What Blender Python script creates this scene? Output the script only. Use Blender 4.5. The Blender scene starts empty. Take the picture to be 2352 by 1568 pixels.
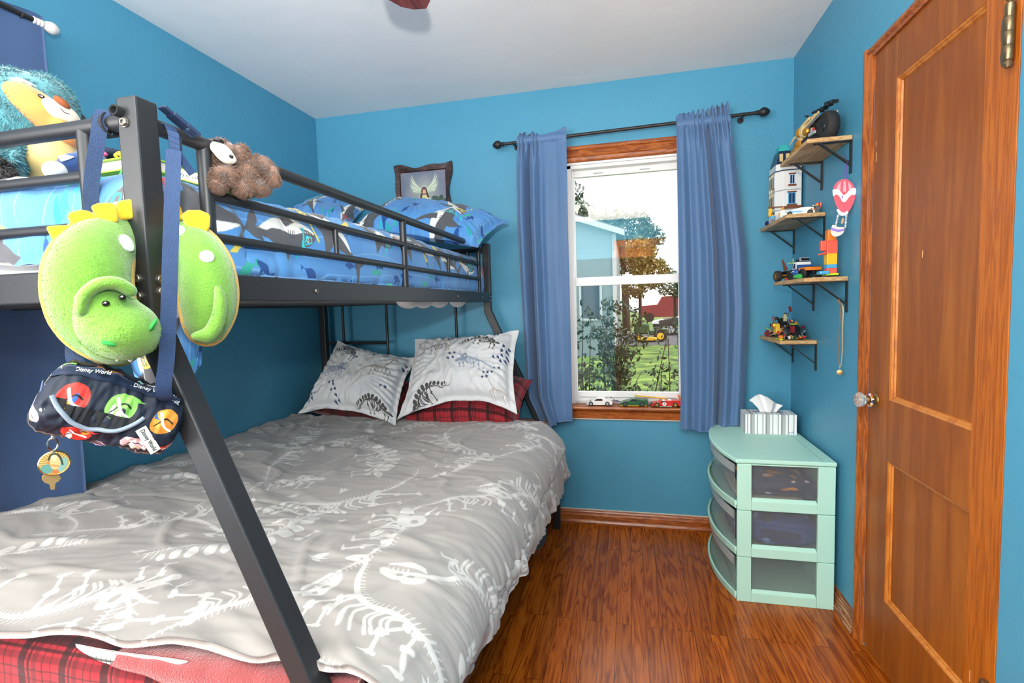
import bpy, bmesh, math, random
import numpy as np
from mathutils import Vector, Matrix, Euler

random.seed(7); RNG = np.random.default_rng(7)
S = bpy.context.scene; COL = S.collection
PI = math.pi

# ------------------------------------------------------------------ camera, world, lights, exposure
CAM = np.array([1.8657, -2.8231, 1.2574]); YAW, PITCH, ROLL, FPX = 0.231142, -0.0707485, -0.029124, 1150.65
W = 2.674; H = 2.44; RY = -4.4          # right wall, ceiling, rear wall
_cy, _sy = math.cos(YAW), math.sin(YAW)
_f = np.array([-_sy*math.cos(PITCH), _cy*math.cos(PITCH), math.sin(PITCH)])
_r = np.array([_cy, _sy, 0.0]); _u = np.cross(_r, _f)
CR = math.cos(ROLL)*_r + math.sin(ROLL)*_u; CU = -math.sin(ROLL)*_r + math.cos(ROLL)*_u; CF = _f
def at(x, y, axis, val):
    """point of the plane axis = val that the photo shows at pixel (x, y)"""
    v = CF + (x-1176)/FPX*CR - (y-784)/FPX*CU
    t = (val-CAM[axis])/v[axis]
    return CAM + t*v
cam = bpy.data.cameras.new('camera'); camo = bpy.data.objects.new('camera', cam); COL.objects.link(camo)
camo.matrix_world = Matrix(((CR[0], CU[0], -CF[0], CAM[0]), (CR[1], CU[1], -CF[1], CAM[1]), (CR[2], CU[2], -CF[2], CAM[2]), (0, 0, 0, 1)))
cam.sensor_width = 36; cam.lens = FPX/2352*36; cam.clip_start = 0.02; cam.clip_end = 400
S.camera = camo
S.view_settings.view_transform = 'Standard'; S.view_settings.look = 'None'
S.view_settings.exposure = 0.10; S.view_settings.gamma = 1.0
S.view_settings.use_curve_mapping = False

wd = bpy.data.worlds.new('overcast_sky'); S.world = wd; wd.use_nodes = True
nt = wd.node_tree; bg = nt.nodes['Background']
tc = nt.nodes.new('ShaderNodeTexCoord'); ns = nt.nodes.new('ShaderNodeTexNoise'); ns.inputs['Scale'].default_value = 3.0; ns.inputs['Detail'].default_value = 5
cr = nt.nodes.new('ShaderNodeValToRGB'); cr.color_ramp.elements[0].position = .42; cr.color_ramp.elements[0].color = (.78, .84, .93, 1); cr.color_ramp.elements[1].position = .58; cr.color_ramp.elements[1].color = (1, 1, 1, 1)
nt.links.new(tc.outputs['Generated'], ns.inputs['Vector']); nt.links.new(ns.outputs['Fac'], cr.inputs['Fac']); nt.links.new(cr.outputs['Color'], bg.inputs['Color'])
bg.inputs['Strength'].default_value = 2.4

def lamp(name, kind, loc, energy, size=0.1, rot=None, color=(1, 1, 1), target=None, size_y=None, spread=None):
    l = bpy.data.lights.new(name, kind); l.energy = energy; l.color = color
    if kind == 'AREA':
        l.size = size
        if spread: l.spread = math.radians(spread)
        if size_y: l.shape = 'RECTANGLE'; l.size_y = size_y
    elif kind == 'SUN': l.angle = size
    else: l.shadow_soft_size = size
    o = bpy.data.objects.new(name, l); COL.objects.link(o); o.location = loc
    if target is not None:
        o.rotation_euler = (Vector(target)-Vector(loc)).to_track_quat('-Z', 'Y').to_euler()
    elif rot: o.rotation_euler = rot
    return o
lamp('camera_flash', 'POINT', (1.875, -2.87, 1.50), 24, 0.035, color=(1, .955, .90))
lamp('sun', 'SUN', (6, 10, 9), 2.2, 0.06, target=(0, 14, 0), color=(1, .95, .85))
lamp('bounced_flash', 'AREA', (1.45, -3.7, 1.90), 150, 1.5, rot=(PI, 0, 0), color=(1, .94, .86))
ls = lamp('tilted_flash', 'SPOT', (1.875, -2.87, 1.52), 135, .035, target=(1.40, -1.30, 2.44), color=(1, .96, .91)); ls.data.spot_size = math.radians(105); ls.data.spot_blend = 1.0
lamp('side_fill_light', 'AREA', (.03, -3.55, 1.42), 48, .86, target=(2.1, -.3, 1.15), size_y=1.20, color=(1, .95, .89))  # added fill from the left to brighten the right wall; window invented
lamp('rear_fill_light', 'AREA', (.60, RY+.02, 1.42), 34, .86, target=(.60, 0, 1.30), size_y=1.20, color=(1, .95, .89))  # added soft fill from behind the camera; window invented

# ------------------------------------------------------------------ materials
def lin(c):
    if isinstance(c, str):
        c = c.lstrip('#'); c = [int(c[i:i+2], 16)/255 for i in (0, 2, 4)]
    return tuple((x/12.92 if x <= .04045 else ((x+.055)/1.055)**2.4) for x in c[:3])
def rgb(c):
    c = c.lstrip('#'); return np.array([int(c[i:i+2], 16)/255 for i in (0, 2, 4)], np.float32)
def nd(m, t): return m.node_tree.nodes.new(t)
def lk(m, a, b): m.node_tree.links.new(a, b)
_M = {}
def mat(name, c='#888888', rough=.5, metal=0, spec=.5, bump=0, bscale=60, var=0, vscale=6, sheen=0, trans=0, coat=0, alpha=1, emit=0, stretch=None, bdetail=4):
    """plain surface with procedural colour variation and bump"""
    if name in _M: return _M[name]
    m = bpy.data.materials.new(name); m.use_nodes = True; _M[name] = m
    b = m.node_tree.nodes['Principled BSDF']
    b.inputs['Base Color'].default_value = (*lin(c), 1); b.inputs['Roughness'].default_value = rough
    b.inputs['Metallic'].default_value = metal; b.inputs['Specular IOR Level'].default_value = spec
    b.inputs['Sheen Weight'].default_value = sheen; b.inputs['Coat Weight'].default_value = coat
    b.inputs['Transmission Weight'].default_value = trans; b.inputs['Alpha'].default_value = alpha
    if emit: b.inputs['Emission Color'].default_value = (*lin(c), 1); b.inputs['Emission Strength'].default_value = emit
    t = nd(m, 'ShaderNodeTexCoord'); src = t.outputs['Object']
    if stretch:
        mp = nd(m, 'ShaderNodeMapping'); mp.inputs['Scale'].default_value = stretch; lk(m, src, mp.inputs['Vector']); src = mp.outputs['Vector']
    if var:
        n = nd(m, 'ShaderNodeTexNoise'); n.inputs['Scale'].default_value = vscale; n.inputs['Detail'].default_value = 5; lk(m, src, n.inputs['Vector'])
        h = nd(m, 'ShaderNodeHueSaturation'); h.inputs['Color'].default_value = (*lin(c), 1)
        mr = nd(m, 'ShaderNodeMapRange'); mr.inputs[1].default_value = .3; mr.inputs[2].default_value = .7; mr.inputs[3].default_value = 1-var; mr.inputs[4].default_value = 1+var
        lk(m, n.outputs['Fac'], mr.inputs[0]); lk(m, mr.outputs[0], h.inputs['Value']); lk(m, h.outputs['Color'], b.inputs['Base Color'])
    if bump:
        n2 = nd(m, 'ShaderNodeTexNoise'); n2.inputs['Scale'].default_value = bscale; n2.inputs['Detail'].default_value = bdetail; lk(m, src, n2.inputs['Vector'])
        bp = nd(m, 'ShaderNodeBump'); bp.inputs['Strength'].default_value = bump; bp.inputs['Distance'].default_value = .01
        lk(m, n2.outputs['Fac'], bp.inputs['Height']); lk(m, bp.outputs['Normal'], b.inputs['Normal'])
    return m
def img_mat(name, arr, rough=.8, bump=0, bscale=900, sheen=0, spec=.3):
    """print on a surface: arr is a (h, w, 3) sRGB picture drawn by this script, mapped through UVs"""
    h, w = arr.shape[:2]
    im = bpy.data.images.new(name, w, h); px = np.ones((h, w, 4), np.float32); px[..., :3] = np.clip(arr, 0, 1)
    im.pixels.foreach_set(px.ravel()); im.update(); im.pack()
    m = mat(name, '#ffffff', rough, bump=bump, bscale=bscale, sheen=sheen, spec=spec)
    t = nd(m, 'ShaderNodeTexImage'); t.image = im; t.interpolation = 'Cubic'
    uv = nd(m, 'ShaderNodeUVMap'); lk(m, uv.outputs['UV'], t.inputs['Vector'])
    lk(m, t.outputs['Color'], m.node_tree.nodes['Principled BSDF'].inputs['Base Color'])
    return m
def wood(name, c1, c2, c3, scale=(1, 1, 1), rough=.35, ring=7, coat=0, bump=.05):
    """grained wood: stretched noise and distorted rings between three browns"""
    m = mat(name, c1, rough, coat=coat); b = m.node_tree.nodes['Principled BSDF']
    t = nd(m, 'ShaderNodeTexCoord'); mp = nd(m, 'ShaderNodeMapping'); mp.inputs['Scale'].default_value = scale; lk(m, t.outputs['Object'], mp.inputs['Vector'])
    n = nd(m, 'ShaderNodeTexNoise'); n.inputs['Scale'].default_value = 3; n.inputs['Detail'].default_value = 6; n.inputs['Distortion'].default_value = .6; lk(m, mp.outputs['Vector'], n.inputs['Vector'])
    mm = nd(m, 'ShaderNodeMath'); mm.operation = 'MULTIPLY'; mm.inputs[1].default_value = ring; lk(m, n.outputs['Fac'], mm.inputs[0])
    fr = nd(m, 'ShaderNodeMath'); fr.operation = 'PINGPONG'; fr.inputs[1].default_value = .5; lk(m, mm.outputs[0], fr.inputs[0])
    n2 = nd(m, 'ShaderNodeTexNoise'); n2.inputs['Scale'].default_value = 40; n2.inputs['Detail'].default_value = 3; lk(m, mp.outputs['Vector'], n2.inputs['Vector'])
    ad = nd(m, 'ShaderNodeMath'); ad.operation = 'MULTIPLY_ADD'; ad.inputs[1].default_value = .55; lk(m, n2.outputs['Fac'], ad.inputs[0]); lk(m, fr.outputs[0], ad.inputs[2])
    r = nd(m, 'ShaderNodeValToRGB'); e = r.color_ramp.elements
    e[0].position = .2; e[0].color = (*lin(c2), 1); e[1].position = .85; e[1].color = (*lin(c3), 1); k = e.new(.5); k.color = (*lin(c1), 1)
    lk(m, ad.outputs[0], r.inputs['Fac']); lk(m, r.outputs['Color'], b.inputs['Base Color'])
    if bump:
        bp = nd(m, 'ShaderNodeBump'); bp.inputs['Strength'].default_value = bump; bp.inputs['Distance'].default_value = .004; lk(m, ad.outputs[0], bp.inputs['Height']); lk(m, bp.outputs['Normal'], b.inputs['Normal'])
    return m

# ------------------------------------------------------------------ objects
def tag(o, label=None, cat=None, group=None, kind=None):
    if label: o['label'] = label
    if cat: o['category'] = cat
    if group: o['group'] = group
    if kind: o['kind'] = kind
    return o
def thing(name, loc, label, cat, group=None):
    o = bpy.data.objects.new(name, None); COL.objects.link(o); o.location = loc; o.empty_display_size = .05
    return tag(o, label, cat, group)
def wloc(o):
    v = Vector((0, 0, 0))
    while o is not None: v = v + Vector(o.location); o = o.parent
    return v
def mesh_obj(name, V, F, m, parent=None, uv=None, smooth=True, sharp=None, mats=None, midx=None):
    """world-space vertices become ONE mesh object, placed in its parent's space"""
    V = np.asarray(V, float)
    me = bpy.data.meshes.new(name)
    base = np.array(wloc(parent)) if parent is not None else np.zeros(3)
    if parent is None:
        base = np.array([(V[:, 0].min()+V[:, 0].max())/2, (V[:, 1].min()+V[:, 1].max())/2, V[:, 2].min()])
    V = V-base
    me.from_pydata(V.tolist(), [], [tuple(f) for f in F]); 
    for mm in (mats or [m]): me.materials.append(mm)
    if midx is not None: me.polygons.foreach_set('material_index', np.asarray(midx, np.int32))
    if uv is not None:
        ul = me.uv_layers.new(name='UVMap'); li = np.empty(len(me.loops), np.int32); me.loops.foreach_get('vertex_index', li)
        ul.data.foreach_set('uv', np.asarray(uv, np.float32)[li].ravel())
    me.polygons.foreach_set('use_smooth', np.full(len(me.polygons), bool(smooth)))
    me.update()
    if smooth and sharp: me.set_sharp_from_angle(angle=math.radians(sharp))
    o = bpy.data.objects.new(name, me); COL.objects.link(o)
    if parent is not None: o.parent = parent
    else: o.location = base
    return o
def grid_faces(nu, nv, wrap_u=False, wrap_v=False, off=0):
    iu = np.arange(nu if wrap_u else nu-1); iv = np.arange(nv if wrap_v else nv-1)
    a, b = np.meshgrid(iu, iv, indexing='ij'); a2, b2 = (a+1) % nu, (b+1) % nv
    return (np.stack([a*nv+b, a2*nv+b, a2*nv+b2, a*nv+b2], -1).reshape(-1, 4)+off).tolist()
def bevel(o, w, seg=2, ang=40):
    md = o.modifiers.new('edge_round', 'BEVEL'); md.width = w; md.segments = seg; md.limit_method = 'ANGLE'; md.angle_limit = math.radians(ang); return o
def frame_of(d):
    d = np.asarray(d, float); d = d/np.linalg.norm(d); a = np.array([0, 0, 1.]) if abs(d[2]) < .9 else np.array([1., 0, 0])
    x = np.cross(a, d); x /= np.linalg.norm(x); return x, np.cross(d, x), d
class MB:
    """collects solids, then links them as ONE mesh object"""
    def __init__(s): s.V = []; s.F = []; s.I = []; s.n = 0; s.xf = None; s.mi = 0
    def add(s, V, F):
        V = np.asarray(V, float)
        if s.xf is not None:
            M = np.array(s.xf); V = V@M[:3, :3].T+M[:3, 3]
        s.V.append(V); s.F += [tuple(int(i)+s.n for i in f) for f in F]; s.I += [s.mi]*len(F); s.n += len(V); return s
    def box(s, a, b):
        (x0, y0, z0), (x1, y1, z1) = [(min(p, q)) for p, q in zip(a, b)], [max(p, q) for p, q in zip(a, b)]
        return s.add([(x0, y0, z0), (x1, y0, z0), (x1, y1, z0), (x0, y1, z0), (x0, y0, z1), (x1, y0, z1), (x1, y1, z1), (x0, y1, z1)],
                     [(0, 3, 2, 1), (4, 5, 6, 7), (0, 1, 5, 4), (1, 2, 6, 5), (2, 3, 7, 6), (3, 0, 4, 7)])
    def cbox(s, c, d, R=None):
        """box by centre and size, optionally turned by a 3x3 R"""
        d = np.array(d)/2; v = np.array([(i*d[0], j*d[1], k*d[2]) for k in (-1, 1) for (i, j) in ((-1, -1), (1, -1), (1, 1), (-1, 1))])
        if R is not None: v = v@np.array(R).T
        return s.add(v+np.array(c), [(0, 3, 2, 1), (4, 5, 6, 7), (0, 1, 5, 4), (1, 2, 6, 5), (2, 3, 7, 6), (3, 0, 4, 7)])
    def tube(s, pts, r, n=12, caps=True, ry=None, closed=False):
        pts = [np.asarray(p, float) for p in pts]; m = len(pts); rs = r if hasattr(r, '__len__') else [r]*m
        V = []; px = None
        for i, p in enumerate(pts):
            if closed: d = pts[(i+1) % m]-pts[i-1]
            else: d = pts[min(i+1, m-1)]-pts[max(i-1, 0)]
            if px is None: x, y, dd = frame_of(d)
            else:
                dd = d/np.linalg.norm(d); x = px-dd*(px@dd); x /= np.linalg.norm(x); y = np.cross(dd, x)
            px = x
            for k in range(n):
                a = 2*PI*k/n; V.append(p+rs[i]*math.cos(a)*x+(ry or 1)*rs[i]*math.sin(a)*y)
        F = []
        for i in range(m if closed else m-1):
            j = (i+1) % m
            for k in range(n): F.append((i*n+k, i*n+(k+1) % n, j*n+(k+1) % n, j*n+k))
        if caps and not closed: F += [tuple(range(n))[::-1], tuple((m-1)*n+k for k in range(n))]
        return s.add(V, F)
    def cyl(s, a, b, r, n=16, r2=None): return s.tube([a, b], [r, r if r2 is None else r2], n)
    def lathe(s, prof, c=(0, 0, 0), axis=(0, 0, 1), n=20):
        x, y, d = frame_of(axis); c = np.array(c, float); V = []
        for (r, h) in prof:
            for k in range(n): a = 2*PI*k/n; V.append(c+r*math.cos(a)*x+r*math.sin(a)*y+h*d)
        F = []
        for i in range(len(prof)-1):
            for k in range(n): F.append((i*n+k, i*n+(k+1) % n, (i+1)*n+(k+1) % n, (i+1)*n+k))
        F += [tuple(range(n))[::-1], tuple((len(prof)-1)*n+k for k in range(n))]
        return s.add(V, F)
    def ball(s, c, r, n=16, m=10, R=None):
        r = np.array(r if hasattr(r, '__len__') else (r, r, r)); V = [(0, 0, -1)]; 
        for i in range(1, m):
            t = -PI/2+PI*i/m
            for k in range(n): V.append((math.cos(t)*math.cos(2*PI*k/n), math.cos(t)*math.sin(2*PI*k/n), math.sin(t)))
        V.append((0, 0, 1)); V = np.array(V)*r
        if R is not None: V = V@np.array(R).T
        F = [(0, 1+(k+1) % n, 1+k) for k in range(n)]
        for i in range(m-2):
            for k in range(n): F.append((1+i*n+k, 1+i*n+(k+1) % n, 1+(i+1)*n+(k+1) % n, 1+(i+1)*n+k))
        L = 1+(m-1)*n; F += [(L, L-n+k, L-n+(k+1) % n) for k in range(n)]
        return s.add(V+np.array(c), F)
    def prism(s, poly, o, ux, uy, th):
        """polygon in the (ux, uy) plane at o, pushed th along their normal"""
        o = np.array(o, float); ux = np.array(ux, float); uy = np.array(uy, float); nn = np.cross(ux, uy)*th; k = len(poly)
        A = [o+p[0]*ux+p[1]*uy for p in poly]; V = A+[a+nn for a in A]
        F = [tuple(range(k))[::-1], tuple(range(k, 2*k))]+[(i, (i+1) % k, k+(i+1) % k, k+i) for i in range(k)]
        return s.add(V, F)
    def build(s, name, m, parent=None, smooth=True, sharp=40, bev=0, mats=None, seg=2):
        V = np.concatenate(s.V); o = mesh_obj(name, V, s.F, m, parent, None, smooth, sharp, mats, s.I if mats else None)
        if bev: bevel(o, bev, seg)
        return o
def text_part(name, txt, size, m, parent, o, ux, uy, depth=.0006, align='CENTER', squeeze=1.0):
    """lettering as mesh: o = anchor, ux / uy = unit reading and up directions"""
    c = bpy.data.curves.new(name, 'FONT'); c.body = txt; c.size = size; c.extrude = depth; c.align_x = align; c.align_y = 'CENTER'
    t = bpy.data.objects.new(name, c); COL.objects.link(t)
    dg = bpy.context.evaluated_depsgraph_get(); me = bpy.data.meshes.new_from_object(t.evaluated_get(dg)); bpy.data.objects.remove(t)
    n = len(me.vertices); V = np.empty(n*3); me.vertices.foreach_get('co', V); V = V.reshape(-1, 3)
    F = [tuple(p.vertices) for p in me.polygons]; bpy.data.meshes.remove(me)
    ux = np.array(ux, float); uy = np.array(uy, float); nn = np.cross(ux, uy)
    P = np.array(o)+V[:, :1]*squeeze*ux+V[:, 1:2]*uy+V[:, 2:3]*nn
    return mesh_obj(name, P, F, m, parent, smooth=False)

# ------------------------------------------------------------------ noise and drawing
_P = np.random.default_rng(3).permutation(512); _G = np.random.default_rng(4).uniform(-1, 1, (512, 2)); _G /= np.linalg.norm(_G, axis=1)[:, None]
def noise2(x, y):
    x = np.asarray(x, float); y = np.asarray(y, float); xi = np.floor(x).astype(int); yi = np.floor(y).astype(int); fx = x-xi; fy = y-yi
    def g(i, j, dx, dy):
        k = _P[(_P[(xi+i) % 512]+yi+j) % 512]; return _G[k, 0]*dx+_G[k, 1]*dy
    u = fx**3*(fx*(fx*6-15)+10); v = fy**3*(fy*(fy*6-15)+10)
    return ((g(0, 0, fx, fy)*(1-u)+g(1, 0, fx-1, fy)*u)*(1-v)+(g(0, 1, fx, fy-1)*(1-u)+g(1, 1, fx-1, fy-1)*u)*v)*1.5
def ridge(x, y): return 1-2*np.abs(noise2(x, y))
def sst(a, b, x): t = np.clip((x-a)/(b-a), 0, 1); return t*t*(3-2*t)
class Canvas:
    """a print drawn in metres, y up; colours are sRGB"""
    def __init__(s, w, h, ppm, bg): s.ppm = ppm; s.w = int(w*ppm); s.h = int(h*ppm); s.a = np.empty((s.h, s.w, 3), np.float32); s.a[:] = rgb(bg)
    def _box(s, lo, hi):
        x0 = max(0, int(lo[0]*s.ppm)-2); y0 = max(0, int(lo[1]*s.ppm)-2); x1 = min(s.w, int(hi[0]*s.ppm)+3); y1 = min(s.h, int(hi[1]*s.ppm)+3)
        if x0 >= x1 or y0 >= y1: return None
        yy, xx = np.mgrid[y0:y1, x0:x1]; return (slice(y0, y1), slice(x0, x1)), (xx+.5)/s.ppm, (yy+.5)/s.ppm
    def _mix(s, sl, k, c): s.a[sl] = s.a[sl]*(1-k[..., None])+rgb(c)*k[..., None]
    def poly(s, P, c, alpha=1):
        P = np.asarray(P, float); b = s._box(P.min(0), P.max(0))
        if b is None: return s
        sl, xx, yy = b; k = np.zeros(xx.shape); Q = np.roll(P, -1, 0)
        for (ox, oy) in ((-.25, -.25), (.25, -.25), (-.25, .25), (.25, .25)):
            X = xx+ox/s.ppm; Y = yy+oy/s.ppm; ins = np.zeros(X.shape, bool)
            for (x1, y1), (x2, y2) in zip(P, Q):
                if y1 == y2: continue
                ins ^= ((y1 > Y) != (y2 > Y)) & (X < (x2-x1)*(Y-y1)/(y2-y1)+x1)
            k += ins*.25
        s._mix(sl, k*alpha, c); return s
    def line(s, P, w, c, alpha=1):
        """polyline of tapering width"""
        P = np.asarray(P, float); ws = np.full(len(P), w) if not hasattr(w, '__len__') else np.asarray(w, float)
        b = s._box(P.min(0)-ws.max(), P.max(0)+ws.max())
        if b is None: return s
        sl, xx, yy = b; k = np.zeros(xx.shape)
        for i in range(len(P)-1):
            d = P[i+1]-P[i]; L = d@d
            t = np.clip(((xx-P[i, 0])*d[0]+(yy-P[i, 1])*d[1])/max(L, 1e-12), 0, 1)
            dist = np.hypot(xx-P[i, 0]-t*d[0], yy-P[i, 1]-t*d[1])-(ws[i]+(ws[i+1]-ws[i])*t)/2
            k = np.maximum(k, np.clip(.5-dist*s.ppm, 0, 1))
        s._mix(sl, k*alpha, c); return s
    def oval(s, cx, cy, rx, ry, c, ang=0, alpha=1):
        t = np.linspace(0, 2*PI, 28)[:-1]; ca, sa = math.cos(ang), math.sin(ang); X = rx*np.cos(t); Y = ry*np.sin(t)
        return s.poly(np.stack([cx+ca*X-sa*Y, cy+sa*X+ca*Y], 1), c, alpha)
def spline(P, n=8):
    """smooth curve through points"""
    P = np.asarray(P, float); Q = np.vstack([2*P[0]-P[1], P, 2*P[-1]-P[-2]]); out = []
    for i in range(1, len(Q)-2):
        for t in np.arange(n)/n:
            a, b, c, d = Q[i-1], Q[i], Q[i+1], Q[i+2]
            out.append(.5*((2*b)+(-a+c)*t+(2*a-5*b+4*c-d)*t*t+(-a+3*b-3*c+d)*t**3))
    out.append(P[-1]); return np.array(out)
def place(P, o, sc, ang, flip=False):
    P = np.asarray(P, float).copy()
    if flip: P[:, 0] = -P[:, 0]
    c, s_ = math.cos(ang), math.sin(ang); return np.stack([o[0]+sc*(c*P[:, 0]-s_*P[:, 1]), o[1]+sc*(s_*P[:, 0]+c*P[:, 1])], 1)

# ------------------------------------------------------------------ the setting
M_wall = mat('blue_wall_paint', '#4d95b3', .42, bump=.12, bscale=55, var=.025, vscale=3, spec=.35)
M_ceil = mat('ceiling_paint', '#ececea', .8, bump=.25, bscale=9, var=.02, vscale=2)
M_trim = wood('stained_trim_wood', '#9a4f1d', '#6f3411', '#b5682c', (2, 14, 14), .3, 5)
M_trimv = wood('stained_casing_wood', '#a0551f', '#7a3a14', '#ba6c2e', (14, 14, 1.5), .3, 5)
M_vinyl = mat('white_vinyl', '#e6e6e4', .35)
M_nick = mat('chipped_white_paint', '#d9cbb8', .6, var=.15, vscale=90)

def floor_mat():
    m = mat('oak_strip_floor', '#8a4a1c', .27, coat=.06, spec=.3); b = m.node_tree.nodes['Principled BSDF']; b.inputs['Coat Roughness'].default_value = .12
    t = nd(m, 'ShaderNodeTexCoord'); mp = nd(m, 'ShaderNodeMapping'); mp.inputs['Rotation'].default_value = (0, 0, PI/2); lk(m, t.outputs['Object'], mp.inputs['Vector'])
    br = nd(m, 'ShaderNodeTexBrick'); br.offset = .37; br.inputs['Scale'].default_value = 1; br.inputs['Brick Width'].default_value = .95; br.inputs['Row Height'].default_value = .058
    br.inputs['Mortar Size'].default_value = .0009; br.inputs['Color1'].default_value = (0, 0, 0, 1); br.inputs['Color2'].default_value = (1, 1, 1, 1); br.inputs['Mortar'].default_value = (.5, .5, .5, 1); br.inputs['Bias'].default_value = 0
    lk(m, mp.outputs['Vector'], br.inputs['Vector'])
    # every strip gets its own cut of grain
    cx = nd(m, 'ShaderNodeVectorMath'); cx.operation = 'MULTIPLY_ADD'; cx.inputs[1].default_value = (7, 3, 5); lk(m, br.outputs['Color'], cx.inputs[0]); lk(m, t.outputs['Object'], cx.inputs[2])
    m2 = nd(m, 'ShaderNodeMapping'); m2.inputs['Scale'].default_value = (10, .9, 1); lk(m, cx.outputs[0], m2.inputs['Vector'])
    n = nd(m, 'ShaderNodeTexNoise'); n.inputs['Scale'].default_value = 1.6; n.inputs['Detail'].default_value = 3; n.inputs['Distortion'].default_value = .9; lk(m, m2.outputs['Vector'], n.inputs['Vector'])
    mu = nd(m, 'ShaderNodeMath'); mu.operation = 'MULTIPLY'; mu.inputs[1].default_value = 8; lk(m, n.outputs['Fac'], mu.inputs[0])
    pp = nd(m, 'ShaderNodeMath'); pp.operation = 'PINGPONG'; pp.inputs[1].default_value = .5; lk(m, mu.outputs[0], pp.inputs[0])
    m3 = nd(m, 'ShaderNodeMapping'); m3.inputs['Scale'].default_value = (160, 6, 1); lk(m, cx.outputs[0], m3.inputs['Vector'])
    n2 = nd(m, 'ShaderNodeTexNoise'); n2.inputs['Scale'].default_value = 1.5; n2.inputs['Detail'].default_value = 4; lk(m, m3.outputs['Vector'], n2.inputs['Vector'])
    ad = nd(m, 'ShaderNodeMath'); ad.operation = 'MULTIPLY_ADD'; ad.inputs[1].default_value = .5; lk(m, n2.outputs['Fac'], ad.inputs[0]); lk(m, pp.outputs[0], ad.inputs[2])
    r = nd(m, 'ShaderNodeValToRGB'); e = r.color_ramp.elements; e[0].position = .22; e[0].color = (*lin('#78330a'), 1); e[1].position = .8; e[1].color = (*lin('#b36018'), 1); k = e.new(.42); k.color = (*lin('#984a0f'), 1)
    lk(m, ad.outputs[0], r.inputs['Fac'])
    h = nd(m, 'ShaderNodeHueSaturation'); mr = nd(m, 'ShaderNodeMapRange'); mr.inputs[3].default_value = .80; mr.inputs[4].default_value = 1.15
    sp = nd(m, 'ShaderNodeSeparateColor'); lk(m, br.outputs['Color'], sp.inputs[0]); lk(m, sp.outputs[0], mr.inputs[0]); lk(m, mr.outputs[0], h.inputs['Value']); lk(m, r.outputs['Color'], h.inputs['Color'])
    mx = nd(m, 'ShaderNodeMix'); mx.data_type = 'RGBA'; mx.inputs[7].default_value = (*lin('#4a2008'), 1)
    lk(m, br.outputs['Fac'], mx.inputs[0]); lk(m, h.outputs['Color'], mx.inputs[6]); lk(m, mx.outputs[2], b.inputs['Base Color'])
    bp = nd(m, 'ShaderNodeBump'); bp.inputs['Strength'].default_value = .06; bp.inputs['Distance'].default_value = .003; lk(m, ad.outputs[0], bp.inputs['Height']); lk(m, bp.outputs['Normal'], b.inputs['Normal'])
    return m
def structure(o): o['kind'] = 'structure'; return o
structure(MB().box((-.12, RY-.12, -.08), (W+.12, .12, 0)).build('floor', floor_mat(), smooth=False))
structure(MB().box((-.12, RY-.12, H), (W+.12, .12, H+.1)).build('ceiling', M_ceil, smooth=False))
structure(MB().box((-.12, RY-.12, 0), (0, -4.0, H)).box((-.12, -4.0, 0), (0, -3.1, .80)).box((-.12, -4.0, 2.04), (0, -3.1, H)).box((-.12, -3.1, 0), (0, .12, H)).build('wall_left', M_wall, smooth=False))
WX0, WX1, WZ0, WZ1 = 1.515, 2.175, .67, 2.035        # window opening
structure(MB().box((0, 0, 0), (WX0, .12, H)).box((WX1, 0, 0), (W, .12, H)).box((WX0, 0, 0), (WX1, .12, WZ0)).box((WX0, 0, WZ1), (WX1, .12, H)).build('wall_back', M_wall, smooth=False))
DY0, DY1, DZ = -1.513, -.858, 2.055                  # door opening
structure(MB().box((W, DY1, 0), (W+.12, .12, H)).box((W, RY-.12, 0), (W+.12, DY0, H)).box((W, DY0, DZ), (W+.12, DY1, H)).box((W+.06, DY0, 0), (W+.12, DY1, DZ)).build('wall_right', M_wall, smooth=False))
structure(MB().box((0, RY-.12, 0), (.15, RY, H)).box((.15, RY-.12, 0), (1.05, RY, .80)).box((.15, RY-.12, 2.0), (1.05, RY, H)).box((1.05, RY-.12, 0), (1.74, RY, H)).box((1.74, RY-.12, 2.06), (2.56, RY, H)).box((2.56, RY-.12, 0), (W, RY, H)).build('wall_rear', M_wall, smooth=False))
hd = thing('door_2', (2.15, RY-.05, 0), None, None); structure(hd)
MB().box((1.74, RY-.09, .005), (2.56, RY-.05, 2.06)).build('door_panel', M_trimv, hd, smooth=False)
MB().box((1.66, RY, 0), (1.74, RY+.018, 2.14)).box((2.56, RY, 0), (2.64, RY+.018, 2.14)).box((1.74, RY, 2.06), (2.56, RY+.018, 2.14)).build('door_casing', M_trimv, hd, smooth=False, bev=.004)

w2 = thing('added_rear_window', (.6, RY, .8), None, None); structure(w2)  # invented window, put in to frame the rear fill lamp
MB().box((.07, RY, .72), (.15, RY+.018, 2.08)).box((1.05, RY, .72), (1.13, RY+.018, 2.08)).box((.15, RY, 2.0), (1.05, RY+.018, 2.08)).box((.15, RY, .72), (1.05, RY+.03, .80)).build('casing', M_trimv, w2, smooth=False, bev=.004)
MB().box((.15, RY-.09, .80), (.19, RY-.05, 2.0)).box((1.01, RY-.09, .80), (1.05, RY-.05, 2.0)).box((.19, RY-.09, 1.96), (1.01, RY-.05, 2.0)).box((.19, RY-.09, .80), (1.01, RY-.05, .85)).box((.19, RY-.09, 1.38), (1.01, RY-.05, 1.43)).build('sash', M_vinyl, w2, smooth=False)
w3 = thing('added_side_window', (0, -3.55, .8), None, None); structure(w3)  # unseen made-up window, added as an opening for the side fill lamp
MB().box((0, -4.08, .72), (.018, -4.0, 2.12)).box((0, -3.1, .72), (.018, -3.02, 2.12)).box((0, -4.0, 2.04), (.018, -3.1, 2.12)).box((0, -4.0, .72), (.03, -3.1, .80)).build('casing', M_trimv, w3, smooth=False, bev=.004)
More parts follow.
